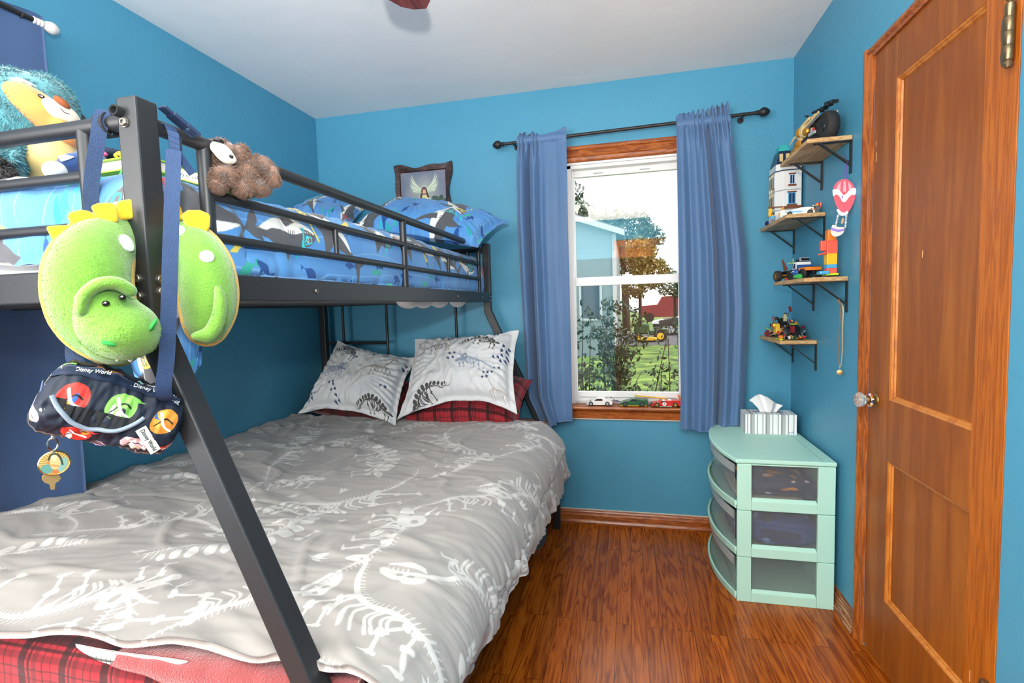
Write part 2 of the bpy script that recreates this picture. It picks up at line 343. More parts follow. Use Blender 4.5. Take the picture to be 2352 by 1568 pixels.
MB().box((-.09, -4.0, .80), (-.05, -3.96, 2.04)).box((-.09, -3.14, .80), (-.05, -3.1, 2.04)).box((-.09, -3.96, 2.0), (-.05, -3.14, 2.04)).box((-.09, -3.96, .80), (-.05, -3.14, .85)).box((-.09, -3.96, 1.40), (-.05, -3.14, 1.45)).build('sash', M_vinyl, w3, smooth=False)

def profile_x(prof, x0, x1, y=0.0):
    """run a (depth, height) profile along X on the back wall"""
    n = len(prof); V = [(x0, y-d, h) for d, h in prof]+[(x1, y-d, h) for d, h in prof]
    return V, [tuple(range(n)), tuple(range(2*n-1, n-1, -1))]+[(i, n+i, n+(i+1) % n, (i+1) % n) for i in range(n)]
base_prof = [(0, 0), (.022, 0), (.024, .012), (.018, .022), (.014, .026), (.014, .05), (.011, .058), (.009, .066), (.006, .072), (.004, .078), (0, .08)]
V, F = profile_x(base_prof, 0, W); structure(mesh_obj('baseboard_back', V, F, M_trim, smooth=False))
V = np.array([(W-d, y, h) for y in (-.80, -.024) for d, h in base_prof]); n = len(base_prof)
Mb = wood('scuffed_baseboard_wood', '#8a4a20', '#5e2c0e', '#c9a37c', (14, 1.6, 20), .4, 4)
structure(mesh_obj('baseboard_right', V, [tuple(range(n)), tuple(range(2*n-1, n-1, -1))]+[(i, n+i, n+(i+1) % n, (i+1) % n) for i in range(n)], Mb, smooth=False))
# thin white caulk line left above the baseboard
structure(MB().box((1.44, -.006, .079), (W, 0, .084)).build('trim_1', M_nick, smooth=False))

# window: casing, sill, vinyl frame, two sashes with panes
win = thing('window_1', ((WX0+WX1)/2, 0, WZ0), None, None); structure(win)
cas = [(0, .085), (.016, .085), (.02, .078), (.02, .066), (.014, .06), (.016, .046), (.018, .03), (.013, .024), (.012, .01), (.008, .002), (0, 0)]
V, F = profile_x([(d, 2.03+h) for d, h in cas], 1.45, 2.24); mesh_obj('head_casing', V, F, M_trim, win, smooth=False)
MB().box((1.45, -.018, .68), (WX0+.01, 0, 2.03)).build('side_casing', M_trimv, win, bev=.004)
MB().box((WX1-.01, -.018, .68), (2.24, 0, 2.03)).build('side_casing', M_trimv, win, bev=.004)
sill_p = [(0, .690), (.052, .690), (.060, .686), (.063, .679), (.060, .671), (.050, .667), (.034, .666), (.030, .660), (.022, .655), (.020, .645), (.018, .625), (.018, .617), (.012, .609), (0, .607)]
V, F = profile_x(sill_p, 1.44, 2.25); mesh_obj('sill', V, F, M_trim, win, smooth=False)
MB().box((WX0, 0, WZ0), (WX1, .05, .6905)).build('sill_board', M_trim, win, smooth=False)
MB().box((1.46, -.0205, .609), (2.23, -.017, .6135)).build('paint_line', M_nick, win, smooth=False)
fr = MB(); y0, y1 = .012, .10
fr.box((WX0, y0, .6905), (1.562, y1, WZ1)).box((2.138, y0, .6905), (WX1, y1, WZ1)).box((WX0, y0, 2.0), (WX1, y1, WZ1)).box((WX0, y0+.02, .6905), (WX1, y1, .705))
fr.box((WX0, .0, 2.018), (WX1, y0, WZ1))
fr.build('frame', M_vinyl, win, smooth=False, bev=.003)
def sash(x0, x1, z0, z1, y, w, wt, wb, name):
    s = MB().box((x0, y, z0), (x0+w, y+.03, z1)).box((x1-w, y, z0), (x1, y+.03, z1)).box((x0+w, y, z1-wt), (x1-w, y+.03, z1)).box((x0+w, y, z0), (x1-w, y+.03, z0+wb))
    so = s.build(name, M_vinyl, win, smooth=False, bev=.0025)
    return so
def glass_mat():
    m = bpy.data.materials.new('window_glass'); m.use_nodes = True; t = m.node_tree; t.nodes.remove(t.nodes['Principled BSDF'])
    a = t.nodes.new('ShaderNodeBsdfTransparent'); g = t.nodes.new('ShaderNodeBsdfGlossy'); g.inputs['Roughness'].default_value = 0.0
    x = t.nodes.new('ShaderNodeMixShader'); lw = t.nodes.new('ShaderNodeFresnel'); lw.inputs['IOR'].default_value = 1.9
    t.links.new(lw.outputs[0], x.inputs[0]); t.links.new(a.outputs[0], x.inputs[1]); t.links.new(g.outputs[0], x.inputs[2]); t.links.new(x.outputs[0], t.nodes['Material Output'].inputs[0]); return m
M_glass = glass_mat()
sU = sash(1.552, 2.148, 1.365, 2.0, .055, .022, .036, .04, 'upper_sash')
sL = sash(1.55, 2.15, .705, 1.405, .018, .024, .048, .055, 'lower_sash')
mesh_obj('pane', [(1.574, .07, 1.40), (2.126, .07, 1.40), (2.126, .07, 1.97), (1.574, .07, 1.97)], [(0, 1, 2, 3)], M_glass, sU, smooth=False)
mesh_obj('pane', [(1.574, .033, .755), (2.126, .033, .755), (2.126, .033, 1.36), (1.574, .033, 1.36)], [(0, 1, 2, 3)], M_glass, sL, smooth=False)
M_gry = mat('grey_plastic', '#a9a9a6', .5)  # one even grey for the lift rail and vent latches
MB().box((1.585, .0145, .727), (2.115, .0185, .7315)).build('lift_rail', M_gry, sL, smooth=False)
for x in (1.68, 1.93): MB().box((x, .0535, 1.975), (x+.055, .056, 1.981)).build('vent_latch', M_gry, sU, smooth=False)
MB().box((1.83, .020, 1.405), (1.885, .046, 1.413)).cyl((1.857, .03, 1.413), (1.857, .03, 1.424), .011).build('sash_lock', M_vinyl, win, bev=.001)

# door in the right wall
door = thing('door_1', (W, (DY0+DY1)/2, 0), None, None); structure(door)
M_door = wood('old_varnished_door_wood', '#955010', '#80420c', '#a6611a', (6, 6, .45), .45, 2.2)
M_stile = wood('varnished_stile_wood', '#a85810', '#8a4309', '#bb6a1a', (24, 24, .8), .45, 5)
M_mold = wood('varnished_moulding_wood', '#b56a20', '#9a5318', '#c58036', (9, 9, 3), .38, 3)
xf = W-.001; pL, pR = -1.003, -1.402; uz0, uz1, lz0, lz1 = .922, 1.92, .25, .722
def leaf(a, b, m, name): return MB().box((xf, a[0], a[1]), (W+.035, b[0], b[1])).build(name, m, door, smooth=False, bev=.0015)
leaf((DY1-.003, .012), (pL, DZ-.004), M_door, 'lock_stile'); leaf((pR, .012), (DY0+.003, DZ-.004), M_stile, 'hinge_stile')
leaf((pL, uz1), (pR, DZ-.004), M_door, 'top_rail'); leaf((pL, lz1), (pR, uz0), M_door, 'lock_rail'); leaf((pL, .012), (pR, lz0), M_door, 'bottom_rail')
for z0, z1 in ((uz0, uz1), (lz0, lz1)):
    pn = MB().box((W+.012, pL, z0), (W+.03, pR, z1)).build('panel', M_door, door, smooth=False)
    mo = MB(); w = .014
    def stick(p, q, ins):
        a = np.array(p, float); b = np.array(q, float); ins = np.array(ins, float)
        pr = [(0, 0), (.3, .002), (.55, .006), (.8, .007), (1, .013)]
        d = (b-a)/np.linalg.norm(b-a); V = []
        for e, s_ in ((a, 1), (b, -1)):
            for k, dep in pr: V.append(e+ins*k*w+d*s_*k*w+np.array([dep, 0, 0]))
            V.append(e+np.array([.014, 0, 0]))
        n = len(pr)+1; mo.add(V, [tuple(range(n)), tuple(range(2*n-1, n-1, -1))]+[(i, n+i, n+(i+1) % n, (i+1) % n) for i in range(n)])
    stick((xf+.001, pL, z0), (xf+.001, pL, z1), (0, -1, 0)); stick((xf+.001, pR, z0), (xf+.001, pR, z1), (0, 1, 0))
    stick((xf+.001, pL, z0), (xf+.001, pR, z0), (0, 0, 1)); stick((xf+.001, pL, z1), (xf+.001, pR, z1), (0, 0, -1))
    mo.build('moulding', M_mold, pn, smooth=False)
# rounded stop and casing
cp = [(0, 0), (.008, .004), (.016, .014), (.019, .026), (.017, .036), (.010, .043), (.010, .062), (0, .062)]
n = len(cp)
V = [(W-d, DY1+.062-t-.0, z) for z in (0, DZ+.030) for d, t in cp]
mesh_obj('side_casing', V, [tuple(range(n)), tuple(range(2*n-1, n-1, -1))]+[(i, n+i, n+(i+1) % n, (i+1) % n) for i in range(n)], M_trimv, door, smooth=True, sharp=50)
V = [(W-d*.9, y, DZ+.035-t*.62) for y in (DY0+.02, DY1+.045) for d, t in cp]
mesh_obj('head_casing', V, [tuple(range(n)), tuple(range(2*n-1, n-1, -1))]+[(i, n+i, n+(i+1) % n, (i+1) % n) for i in range(n)], M_trim, door, smooth=True, sharp=50)
M_brass = mat('aged_brass_hinge', '#8d7a5c', .35, metal=.9, var=.2, vscale=60)
for z in (1.735, .20):
    h = MB(); ky = DY0+.022
    h.prism([(-.0, 0), (.03, .0), (.036, .02), (.032, .045), (.036, .075), (.034, .10), (.02, .115), (0, .118)], (W-.004, ky, z+.015), (0, 1, 0), (0, 0, 1), .003)
    hb = h.build('hinge_leaf', M_brass, door, bev=.0008)
    k = MB()
    k.lathe([(.0, 0), (.006, .001), (.009, .008), (.006, .014), (.0075, .016), (.0088, .018), (.0088, .046), (.0080, .047), (.0088, .048), (.0088, .075), (.008, .076), (.0088, .077), (.0088, .104), (.008, .105), (.0088, .106), (.0088, .132), (.0065, .134), (.005, .138), (.009, .144), (.008, .152), (0, .155)], (W-.012, ky-.004, z), (0, 0, 1), 16)
    k.build('hinge_knuckle', M_brass, door)
    s_ = MB()
    for dy, dz in ((.024, .03), (.02, .075), (.025, .115)): s_.lathe([(.0, .0012), (.003, .001), (.0035, 0)], (W-.004, ky+dy, z+dz-.0), (-1, 0, 0), 10)
    s_.build('hinge_screws', M_brass, hb)
kn = thing('door_knob', (0, 0, 0), None, None); kn.parent = door; kn.location = Vector((W, -.937, .907))-Vector(door.location)
kc = (W, -.912, .905)
MB().lathe([(0, .007), (.017, .007), (.022, .004), (.024, 0)], kc, (-1, 0, 0), 24).build('rosette', mat('tarnished_brass', '#9a8250', .35, metal=.9), kn)
MB().lathe([(.010, .004), (.010, .018), (.013, .020), (.014, .026), (.012, .032)], kc, (-1, 0, 0), 20).build('knob_shank', mat('tarnished_brass'), kn)
cg = mat('clear_knob_glass', '#f4f6f2', .03, trans=.85); cg.node_tree.nodes['Principled BSDF'].inputs['IOR'].default_value = 1.5
MB().lathe([(.010, .030), (.016, .032), (.022, .038), (.0255, .046), (.0255, .052), (.021, .058), (.013, .061), (0, .062)], kc, (-1, 0, 0), 12).build('glass_knob', cg, kn, smooth=False)
MB().box((W-.004, -.925, .935), (W-.0005, -.917, .95)).cyl((W-.003, -.921, .935), (W-.0005, -.921, .935), .004).build('keyhole_plate', mat('tarnished_brass'), door)
# light wear on the door
wr = MB()
for (y, z, a, b) in ((-.885, 1.70, .004, .03), (-.88, 1.75, .003, .02), (-1.17, 1.36, .002, .02), (-1.43, .30, .003, .03)): wr.box((xf-.0004, y, z), (xf+.001, y+a, z+b))
wr.build('worn_varnish', mat('bare_scratch_wood', '#d3a268', .6), door, smooth=False)

# ------------------------------------------------------------------ outside the window
GZ = -.50
def grass_mat():
    m = mat('sunlit_lawn', '#53752a', .9); b = m.node_tree.nodes['Principled BSDF']; t = nd(m, 'ShaderNodeTexCoord')
    n = nd(m, 'ShaderNodeTexNoise'); n.inputs['Scale'].default_value = 1.5; n.inputs['Detail'].default_value = 9; n.inputs['Roughness'].default_value = .7; lk(m, t.outputs['Object'], n.inputs['Vector'])
    r = nd(m, 'ShaderNodeValToRGB'); e = r.color_ramp.elements; e[0].position = .36; e[0].color = (*lin('#22380f'), 1); e[1].position = .66; e[1].color = (*lin('#8d9f45'), 1); k = e.new(.5); k.color = (*lin('#53752a'), 1)
    lk(m, n.outputs['Fac'], r.inputs['Fac']); lk(m, r.outputs['Color'], b.inputs['Base Color']); return m
structure(MB().box((-40, .2, GZ-.1), (40, 90, GZ)).build('ground', grass_mat(), smooth=False))
M_road = mat('driveway_gravel', '#5c5e62', .9, var=.12, vscale=3)
structure(MB().box((-20, 18.2, GZ), (25, 27.5, GZ+.012)).build('driveway', M_road, smooth=False))
def siding_mat():
    m = mat('pale_lap_siding', '#8f9ea6', .6); b = m.node_tree.nodes['Principled BSDF']; t = nd(m, 'ShaderNodeTexCoord'); sp = nd(m, 'ShaderNodeSeparateXYZ'); lk(m, t.outputs['Object'], sp.inputs[0])
    mu = nd(m, 'ShaderNodeMath'); mu.operation = 'MULTIPLY'; mu.inputs[1].default_value = 7; lk(m, sp.outputs[2], mu.inputs[0]); f = nd(m, 'ShaderNodeMath'); f.operation = 'FRACT'; lk(m, mu.outputs[0], f.inputs[0])
    bp = nd(m, 'ShaderNodeBump'); bp.inputs['Strength'].default_value = 1; bp.inputs['Distance'].default_value = .05; lk(m, f.outputs[0], bp.inputs['Height']); lk(m, bp.outputs['Normal'], b.inputs['Normal']); return m
ho = thing('house', (-3, 16, GZ), 'pale grey sided house with a sloping gable roof, left in the window view', 'house')
hx = 1.45
mesh_obj('wall', [(-7, 14, GZ), (hx, 14, GZ), (hx, 14, 3.55), (-2.8, 14, 5.1), (-7, 14, 3.55), (-7, 22, GZ), (hx, 22, GZ), (hx, 22, 3.55), (-2.8, 22, 5.1), (-7, 22, 3.55)],
         [(0, 1, 2, 3, 4), (9, 8, 7, 6, 5), (1, 6, 7, 2), (0, 4, 9, 5)], siding_mat(), ho, smooth=False)
M_fas = mat('white_fascia', '#a9afb3', .5); M_shin = mat('grey_roof_shingle', '#6e7276', .9, var=.15, vscale=8)
MB().prism([(hx+.3, 3.42), (hx+.3, 3.60), (-2.8, 5.27), (-7.3, 3.60), (-7.3, 3.42), (-2.8, 5.09)], (0, 22.3, 0), (1, 0, 0), (0, 0, 1), 8.6).build('roof', M_shin, ho, smooth=False)
MB().prism([(hx+.3, 3.38), (hx+.3, 3.56), (-2.8, 5.23), (-7.3, 3.56), (-7.3, 3.38), (-2.8, 5.05)], (0, 13.66, 0), (1, 0, 0), (0, 0, 1), .04).build('fascia', M_fas, ho, smooth=False)
hw = MB().box((.25, 13.94, .7), (1.0, 14.02, 2.0)).build('window', M_fas, ho, smooth=False)
MB().box((.33, 13.93, .78), (.92, 13.945, 1.92)).build('pane', mat('dark_window_glass', '#39464d', .08), hw, smooth=False)
MB().box((hx-.1, 13.93, GZ), (hx+.03, 14.02, 3.5)).build('corner_board', M_fas, ho, smooth=False)
def leaves(name, blobs, n, size, m, parent, seed):
    g = np.random.default_rng(seed); V = []; F = []
    wts = np.array([b[3]*b[4]*b[5] for b in blobs]); wts = wts/wts.sum()
    for i in range(n):
        b = blobs[g.choice(len(blobs), p=wts)]; d = g.normal(size=3); d /= np.linalg.norm(d); d *= g.uniform(.35, 1.05)**.6
        c = np.array(b[:3])+d*np.array(b[3:6]); x = g.normal(size=3); x /= np.linalg.norm(x); y = np.cross(x, g.normal(size=3)); y /= np.linalg.norm(y); s_ = size*g.uniform(.6, 1.4)
        k = len(V); V += [c-x*s_, c-y*s_*.45, c+x*s_, c+y*s_*.45]; F.append((k, k+1, k+2, k+3))
    return mesh_obj(name, V, F, m, parent, smooth=False)
M_leafA = mat('grey_green_leaf', '#47593c', .7, var=.25, vscale=2); M_leafB = mat('yellow_green_leaf', '#74692c', .7, var=.25, vscale=2); M_leafC = mat('dark_leaf', '#25361c', .6, var=.3, vscale=5)
M_bark = mat('bark', '#332a22', .9, var=.2, vscale=10)
def tree(loc, label, blobs, n, size, m, trunk, seed, group=None):
    t = thing('tree', loc, label, 'tree', group)
    MB().tube(trunk[0], trunk[1], 8).build('trunk', M_bark, t); leaves('crown', blobs, n, size, m, t, seed)
tree((1.7, 29, GZ), 'broad grey green tree behind the neighbouring house', [(1.6, 29, 5.4, 2.0, 1.6, 1.5), (.2, 29, 5.6, 1.8, 1.5, 1.3), (-1.6, 29, 6.3, 1.8, 1.4, 1.5), (3.0, 29, 5.1, 1.0, 1.2, .9), (2.2, 29, 3.6, 1.3, 1.2, 1.0)], 7000, .15, M_leafA, ([(1.7, 29, GZ), (1.6, 29, 3), (1.4, 29, 5)], [.25, .2, .08]), 1)
tree((3.0, 23.0, GZ), 'smaller yellow green tree right of the house corner', [(2.4, 23, 3.6, .8, .7, .9), (2.9, 23, 2.7, .9, .8, .8), (2.2, 23, 2.1, .7, .7, .7)], 2600, .11, M_leafB, ([(2.4, 23, GZ), (2.4, 23, 1.5), (2.6, 23, 2.8)], [.1, .08, .03]), 2)
tree((5.4, 36, GZ), 'distant round dark green tree low at the right in the window', [(5.0, 36, 2.6, 1.3, 1, 1.1), (6.4, 36, 2.0, 1.5, 1, .8)], 1800, .13, M_leafA, ([(5.2, 36, GZ), (5.1, 36, 2.4)], [.15, .06]), 3)
tree((.6, 8.0, GZ), 'near tree whose leafy twigs hang at the upper left of the window', [(.62, 8, 3.95, .2, .4, .22), (.75, 8, 3.6, .28, .4, .2), (.5, 8, 3.2, .2, .4, .3)], 420, .06, M_leafC, ([(-.4, 8, GZ), (-.2, 8, 2.5), (.45, 8, 3.4), (.8, 8, 3.7)], [.12, .1, .04, .015]), 4)
def shrub(name, base, label, stems, nl, spread, seed, size=.028):
    g = np.random.default_rng(seed); t = thing(name, base, label, 'shrub'); s_ = MB(); blobs = []
    for i in range(stems):
        a = g.uniform(-1, 1); tip = np.array(base)+np.array([a*spread, g.uniform(-.15, .35), g.uniform(.9, 1.75)]); mid = (np.array(base)+tip)/2+g.normal(size=3)*.06
        P = spline([np.array(base)+g.normal(size=3)*[.1, .05, 0], mid, tip], 6); s_.tube(P, np.linspace(.011, .003, len(P)), 6)
        for k in (.45, .65, .82, 1.0):
            q = P[int(k*(len(P)-1))]; blobs.append((*q, .13, .13, .11))
            tw = q+g.normal(size=3)*[.16, .1, .12]; s_.tube([q, tw], [.004, .0015], 5, caps=False); blobs.append((*tw, .07, .07, .06))
    s_.build('stem', M_bark, t); leaves('foliage', blobs, nl, size, M_leafC, t, seed+1)
shrub('shrub', (1.60, 1.3, GZ), 'leafy dark green shrub close outside the left half of the window', 13, 1500, .36, 11)
shrub('shrub', (2.05, 1.9, GZ), 'bare twiggy shrub close outside the right half of the window', 9, 380, .45, 21)
shrub('shrub', (1.62, 5.2, GZ), 'dense bushy shrub standing on the lawn before the driveway', 12, 1500, .45, 31, .04)
# dark grey car on the driveway, nose to the left
c0 = at(1478, 785, 2, GZ)
def outside_car():
    x, y = 3.05, 24.0; t = thing('car', (x+2.2, y, GZ), 'dark grey car parked on the driveway, nose behind the mower', 'car'); Mp = mat('grey_car_paint', '#2b2d30', .25, metal=.4, coat=.6)
    side = spline([(0, .55), (.1, .72), (.9, .88), (1.35, .93), (1.9, 1.28), (2.5, 1.42), (3.3, 1.40), (3.9, 1.08), (4.5, 1.0), (4.6, .6)], 5)
    body = [(p[0], p[1]) for p in side]+[(4.55, .28), (3.95, .25), (3.8, .5), (3.45, .58), (3.1, .5), (2.95, .25), (1.35, .25), (1.2, .5), (.87, .6), (.53, .5), (.4, .25), (.05, .3)]
    MB().prism(body, (x, y+1.7, GZ), (1, 0, 0), (0, 0, 1), 1.7).build('body', Mp, t, sharp=35)
    gl = [(1.45, .95), (1.95, 1.24), (2.5, 1.36), (2.55, .95)]; MB().prism(gl, (x, y, GZ), (1, 0, 0), (0, 0, 1), .01).build('window', mat('dark_window_glass'), t, smooth=False)
    for wx in (.87, 3.45):
        MB().cyl((x+wx, y-.02, GZ+.32), (x+wx, y+.22, GZ+.32), .31, 24).build('tyre', mat('black_rubber', '#1c1c1d', .7), t)
        MB().cyl((x+wx, y-.035, GZ+.32), (x+wx, y, GZ+.32), .19, 18).build('wheel', mat('silver_wheel', '#a9adb0', .3, metal=.8), t)
    MB().box((x+.02, y-.01, GZ+.62), (x+.3, y+.1, GZ+.74)).build('headlight', mat('pale_lens', '#dfe3e4', .1), t, smooth=False)
outside_car()
def mower():
    x, y = 2.62, 20.2; t = thing('riding_mower', (x, y, GZ), 'green riding mower with yellow wheels parked before the dark grey car', 'mower'); g_ = mat('mower_green', '#1c451c', .4)
    MB().box((x-.55, y-.25, GZ+.35), (x+.1, y+.25, GZ+.8)).build('hood', g_, t, bev=.06)
    MB().box((x+.1, y-.35, GZ+.3), (x+.75, y+.35, GZ+.5)).box((x+.35, y-.45, GZ+.5), (x+.85, y+.45, GZ+.58)).build('body', g_, t, bev=.03)
    MB().box((x+.3, y-.22, GZ+.55), (x+.62, y+.22, GZ+.63)).box((x+.58, y-.22, GZ+.6), (x+.66, y+.22, GZ+.95)).build('seat', mat('mower_seat', '#26282a', .6), t, bev=.03)
    MB().tube([(x-.02, y, GZ+.75), (x+.1, y, GZ+.98)], .02, 8).build('steering_column', mat('black_rubber'), t)
    for wx, r in ((-.35, .2), (.55, .27)):
        w_ = MB().cyl((x+wx, y-.46, GZ+r), (x+wx, y-.28, GZ+r), r, 20).build('tyre', mat('black_rubber'), t)
        MB().cyl((x+wx, y-.475, GZ+r), (x+wx, y-.44, GZ+r), r*.55, 16).build('hub', mat('mower_yellow', '#e0b024', .4), w_)
    MB().box((x-.3, y-.55, GZ+.08), (x+.4, y+.5, GZ+.22)).build('mower_deck', mat('mower_yellow'), t, bev=.03)
mower()
rb = thing('truck', (4.6, 44, GZ), 'distant red pickup parked beyond the lawn at the right of the window', 'truck')
MB().prism([(0, .4), (0, 1.4), (1.6, 1.5), (2.0, 2.2), (3.4, 2.25), (3.6, 1.5), (5, 1.45), (5, .4)], (2.7, 45, GZ), (1, 0, 0), (0, 0, 1), 1.9).build('body', mat('red_truck_paint', '#7c2c32', .4), rb, smooth=False)
for wx in (3.6, 6.6): MB().cyl((wx, 43, GZ+.4), (wx, 43.3, GZ+.4), .4, 16).build('tyre', mat('black_rubber'), rb)

# ------------------------------------------------------------------ prints
def skeleton(cv, o, sc, ang, col, kind, flip=False, hole='#aeaaa4'):
    T = lambda P: place(P, o, sc, ang, flip)
    L = lambda P, w: cv.line(T(P), (np.asarray(w)*sc), col)
    def O(x, y, rx, ry, a=0, c=None):
        t = np.linspace(0, 2*PI, 22)[:-1]; ca, sa = math.cos(a), math.sin(a); X = rx*np.cos(t); Y = ry*np.sin(t)
        cv.poly(T(np.stack([x+ca*X-sa*Y, y+sa*X+ca*Y], 1)), c or col)
    def bone(a, b, w):
        L([a, b], [w*.75, w*.75]); a = np.array(a); b = np.array(b); n = (b-a)/np.linalg.norm(b-a); p = np.array([-n[1], n[0]])
        for e in (a, b):
            for s_ in (1, -1): q = e+p*s_*w*.45; O(q[0], q[1], w*.6, w*.6)
    sp = {'rex': [(-.62, .18), (-.45, .06), (-.25, .02), (0, .05), (.18, .12), (.28, .24), (.36, .32)],
          'long': [(-.62, -.1), (-.45, -.02), (-.22, .06), (0, .1), (.2, .08), (.34, .2), (.44, .38)],
          'stego': [(-.58, -.08), (-.4, -.02), (-.2, .08), (0, .13), (.2, .06), (.34, -.04), (.42, -.06)],
          'tri': [(-.55, -.12), (-.38, -.03), (-.2, .06), (0, .1), (.18, .09), (.26, .08), (.3, .07)]}[kind]
    P = spline(sp, 7); n = len(P); L(P, np.interp(np.arange(n), [0, n*.5, n*.8, n-1], [.006, .035, .03, .028]))
    D = np.gradient(P, axis=0); D /= np.linalg.norm(D, axis=1)[:, None]; N = np.stack([-D[:, 1], D[:, 0]], 1)
    for i in range(2, n-1): L([P[i], P[i]+N[i]*(.028+.02*math.sin(PI*i/n))-D[i]*.014], [.009, .005])
    for i in range(2, n//2, 1): L([P[i], P[i]-N[i]*.028-D[i]*.012], [.007, .003])
    for k in range(8):                                   # ribs
        i = int(n*(.47+.035*k)); a = P[min(i, n-3)]; b = a-N[min(i, n-3)]*(.13+.05*math.sin(k*.45))
        L(spline([a, a*.55+b*.45+D[min(i, n-3)]*.045, b-D[min(i, n-3)]*.01], 4), .017)
    hip = P[int(n*.45)]; sh = P[int(n*.74)]
    if kind == 'rex':
        bone(hip+[.0, -.02], hip+[.10, -.17], .036); bone(hip+[.10, -.18], hip+[-.02, -.31], .028); L([hip+[-.02, -.31], hip+[.02, -.39], hip+[.12, -.40]], [.022, .018, .008]); L([hip+[.02, -.39], hip+[.09, -.36]], [.014, .005])
        bone(hip+[-.03, -.02], hip+[-.12, -.15], .032); bone(hip+[-.12, -.16], hip+[-.22, -.27], .025); L([hip+[-.22, -.27], hip+[-.2, -.36], hip+[-.1, -.37]], [.02, .016, .007])
        L([hip+[-.06, .02], hip+[.05, -.06], hip+[-.02, -.09]], [.05, .05, .02])
        bone(sh+[.0, -.06], sh+[.06, -.14], .022); L([sh+[.06, -.14], sh+[.13, -.12], sh+[.16, -.15]], [.016, .013, .005])
        h = P[-1]; sk = spline(np.array([(-.03, .03), (.04, .075), (.13, .07), (.22, .03), (.235, -.02), (.13, -.012), (.06, -.015), (-.01, -.03)])+h, 4); cv.poly(T(sk), col)
        jw = spline(np.array([(-.01, -.035), (.06, -.05), (.15, -.055), (.21, -.05), (.2, -.075), (.1, -.09), (.02, -.075)])+h, 4); cv.poly(T(jw), col)
        for x in (.08, .11, .14, .17, .2): L([h+[x, -.012], h+[x+.004, -.04]], [.012, .003])
        O(h[0]+.045, h[1]+.03, .02, .016, 0, hole); O(h[0]+.11, h[1]+.025, .022, .013, .2, hole)
    else:
        for hx, lean in ((hip, .03), (hip+[-.06, 0], -.04), (sh, .02), (sh+[.06, -.02], .06)):
            k = hx+np.array([lean+.03, -.13]); f = k+np.array([-.04, -.12]); bone(hx+[0, -.03], k, .028); bone(k+[0, -.01], f, .022); L([f, f+[.05, -.02]], [.02, .008])
        h = P[-1]
        if kind == 'tri':
            fr = spline(np.array([(-.07, -.06), (-.1, .05), (-.07, .14), (.02, .14), (.05, .05), (.02, -.04)])+h, 4); cv.poly(T(fr), col)
            O(h[0]-.03, h[1]+.07, .022, .03, .3, hole)
            fc = spline(np.array([(0, .06), (.1, .03), (.19, -.05), (.17, -.1), (.08, -.07), (.0, -.06)])+h, 4); cv.poly(T(fc), col)
            L([h+[.04, .06], h+[.14, .14], h+[.21, .16]], [.03, .018, .004]); L([h+[.03, .08], h+[.10, .18], h+[.16, .22]], [.026, .015, .004]); L([h+[.15, .0], h+[.2, .03]], [.02, .004]); O(h[0]+.05, h[1]+.015, .015, .012, 0, hole)
        else:
            sk = spline(np.array([(-.02, .02), (.04, .04), (.11, .015), (.14, -.015), (.06, -.03), (-.01, -.025)])+h, 4); cv.poly(T(sk), col); O(h[0]+.04, h[1]+.01, .012, .010, 0, hole)
        if kind == 'stego':
            for i in range(4, n-3, 3):
                q = P[i]+N[i]*.075; r = .022+.035*math.sin(PI*i/n); O(q[0], q[1], r*.75, r*1.15, math.atan2(N[i][1], N[i][0])-PI/2)
            L([P[1], P[1]+N[1]*.08-[.04, 0]], [.014, .003]); L([P[3], P[3]+N[3]*.08-[.04, 0]], [.014, .003])
def footprint(cv, o, sc, ang, col):
    for a in (-.55, 0, .55): cv.line(place([(0, -.1), (math.sin(a)*.3, .12), (math.sin(a)*.62, .5*math.cos(a)+.1)], o, sc, ang), np.array([.3, .26, .04])*sc, col)
    cv.line(place([(0, -.05), (0, -.42)], o, sc, ang), np.array([.26, .05])*sc, col)
def lone_bone(cv, o, sc, ang, col):
    cv.line(place([(-.5, 0), (.5, 0)], o, sc, ang), .16*sc, col)
    for x in (-.5, .5):
        for y in (-.11, .11): p = place([(x, y)], o, sc, ang)[0]; cv.oval(p[0], p[1], .13*sc, .13*sc, col)
def fish(cv, o, sc, ang, col, flip=False):
    P = spline([(-.42, 0), (-.2, .13), (.1, .17), (.4, .07), (.5, 0), (.35, -.09), (.05, -.15), (-.2, -.1), (-.42, 0)], 5); cv.poly(place(P, o, sc, ang, flip), col)
    cv.poly(place([(-.36, .0), (-.66, .2), (-.6, 0), (-.66, -.18)], o, sc, ang, flip), col); cv.poly(place([(-.05, .12), (.12, .3), (.16, .1)], o, sc, ang, flip), col)
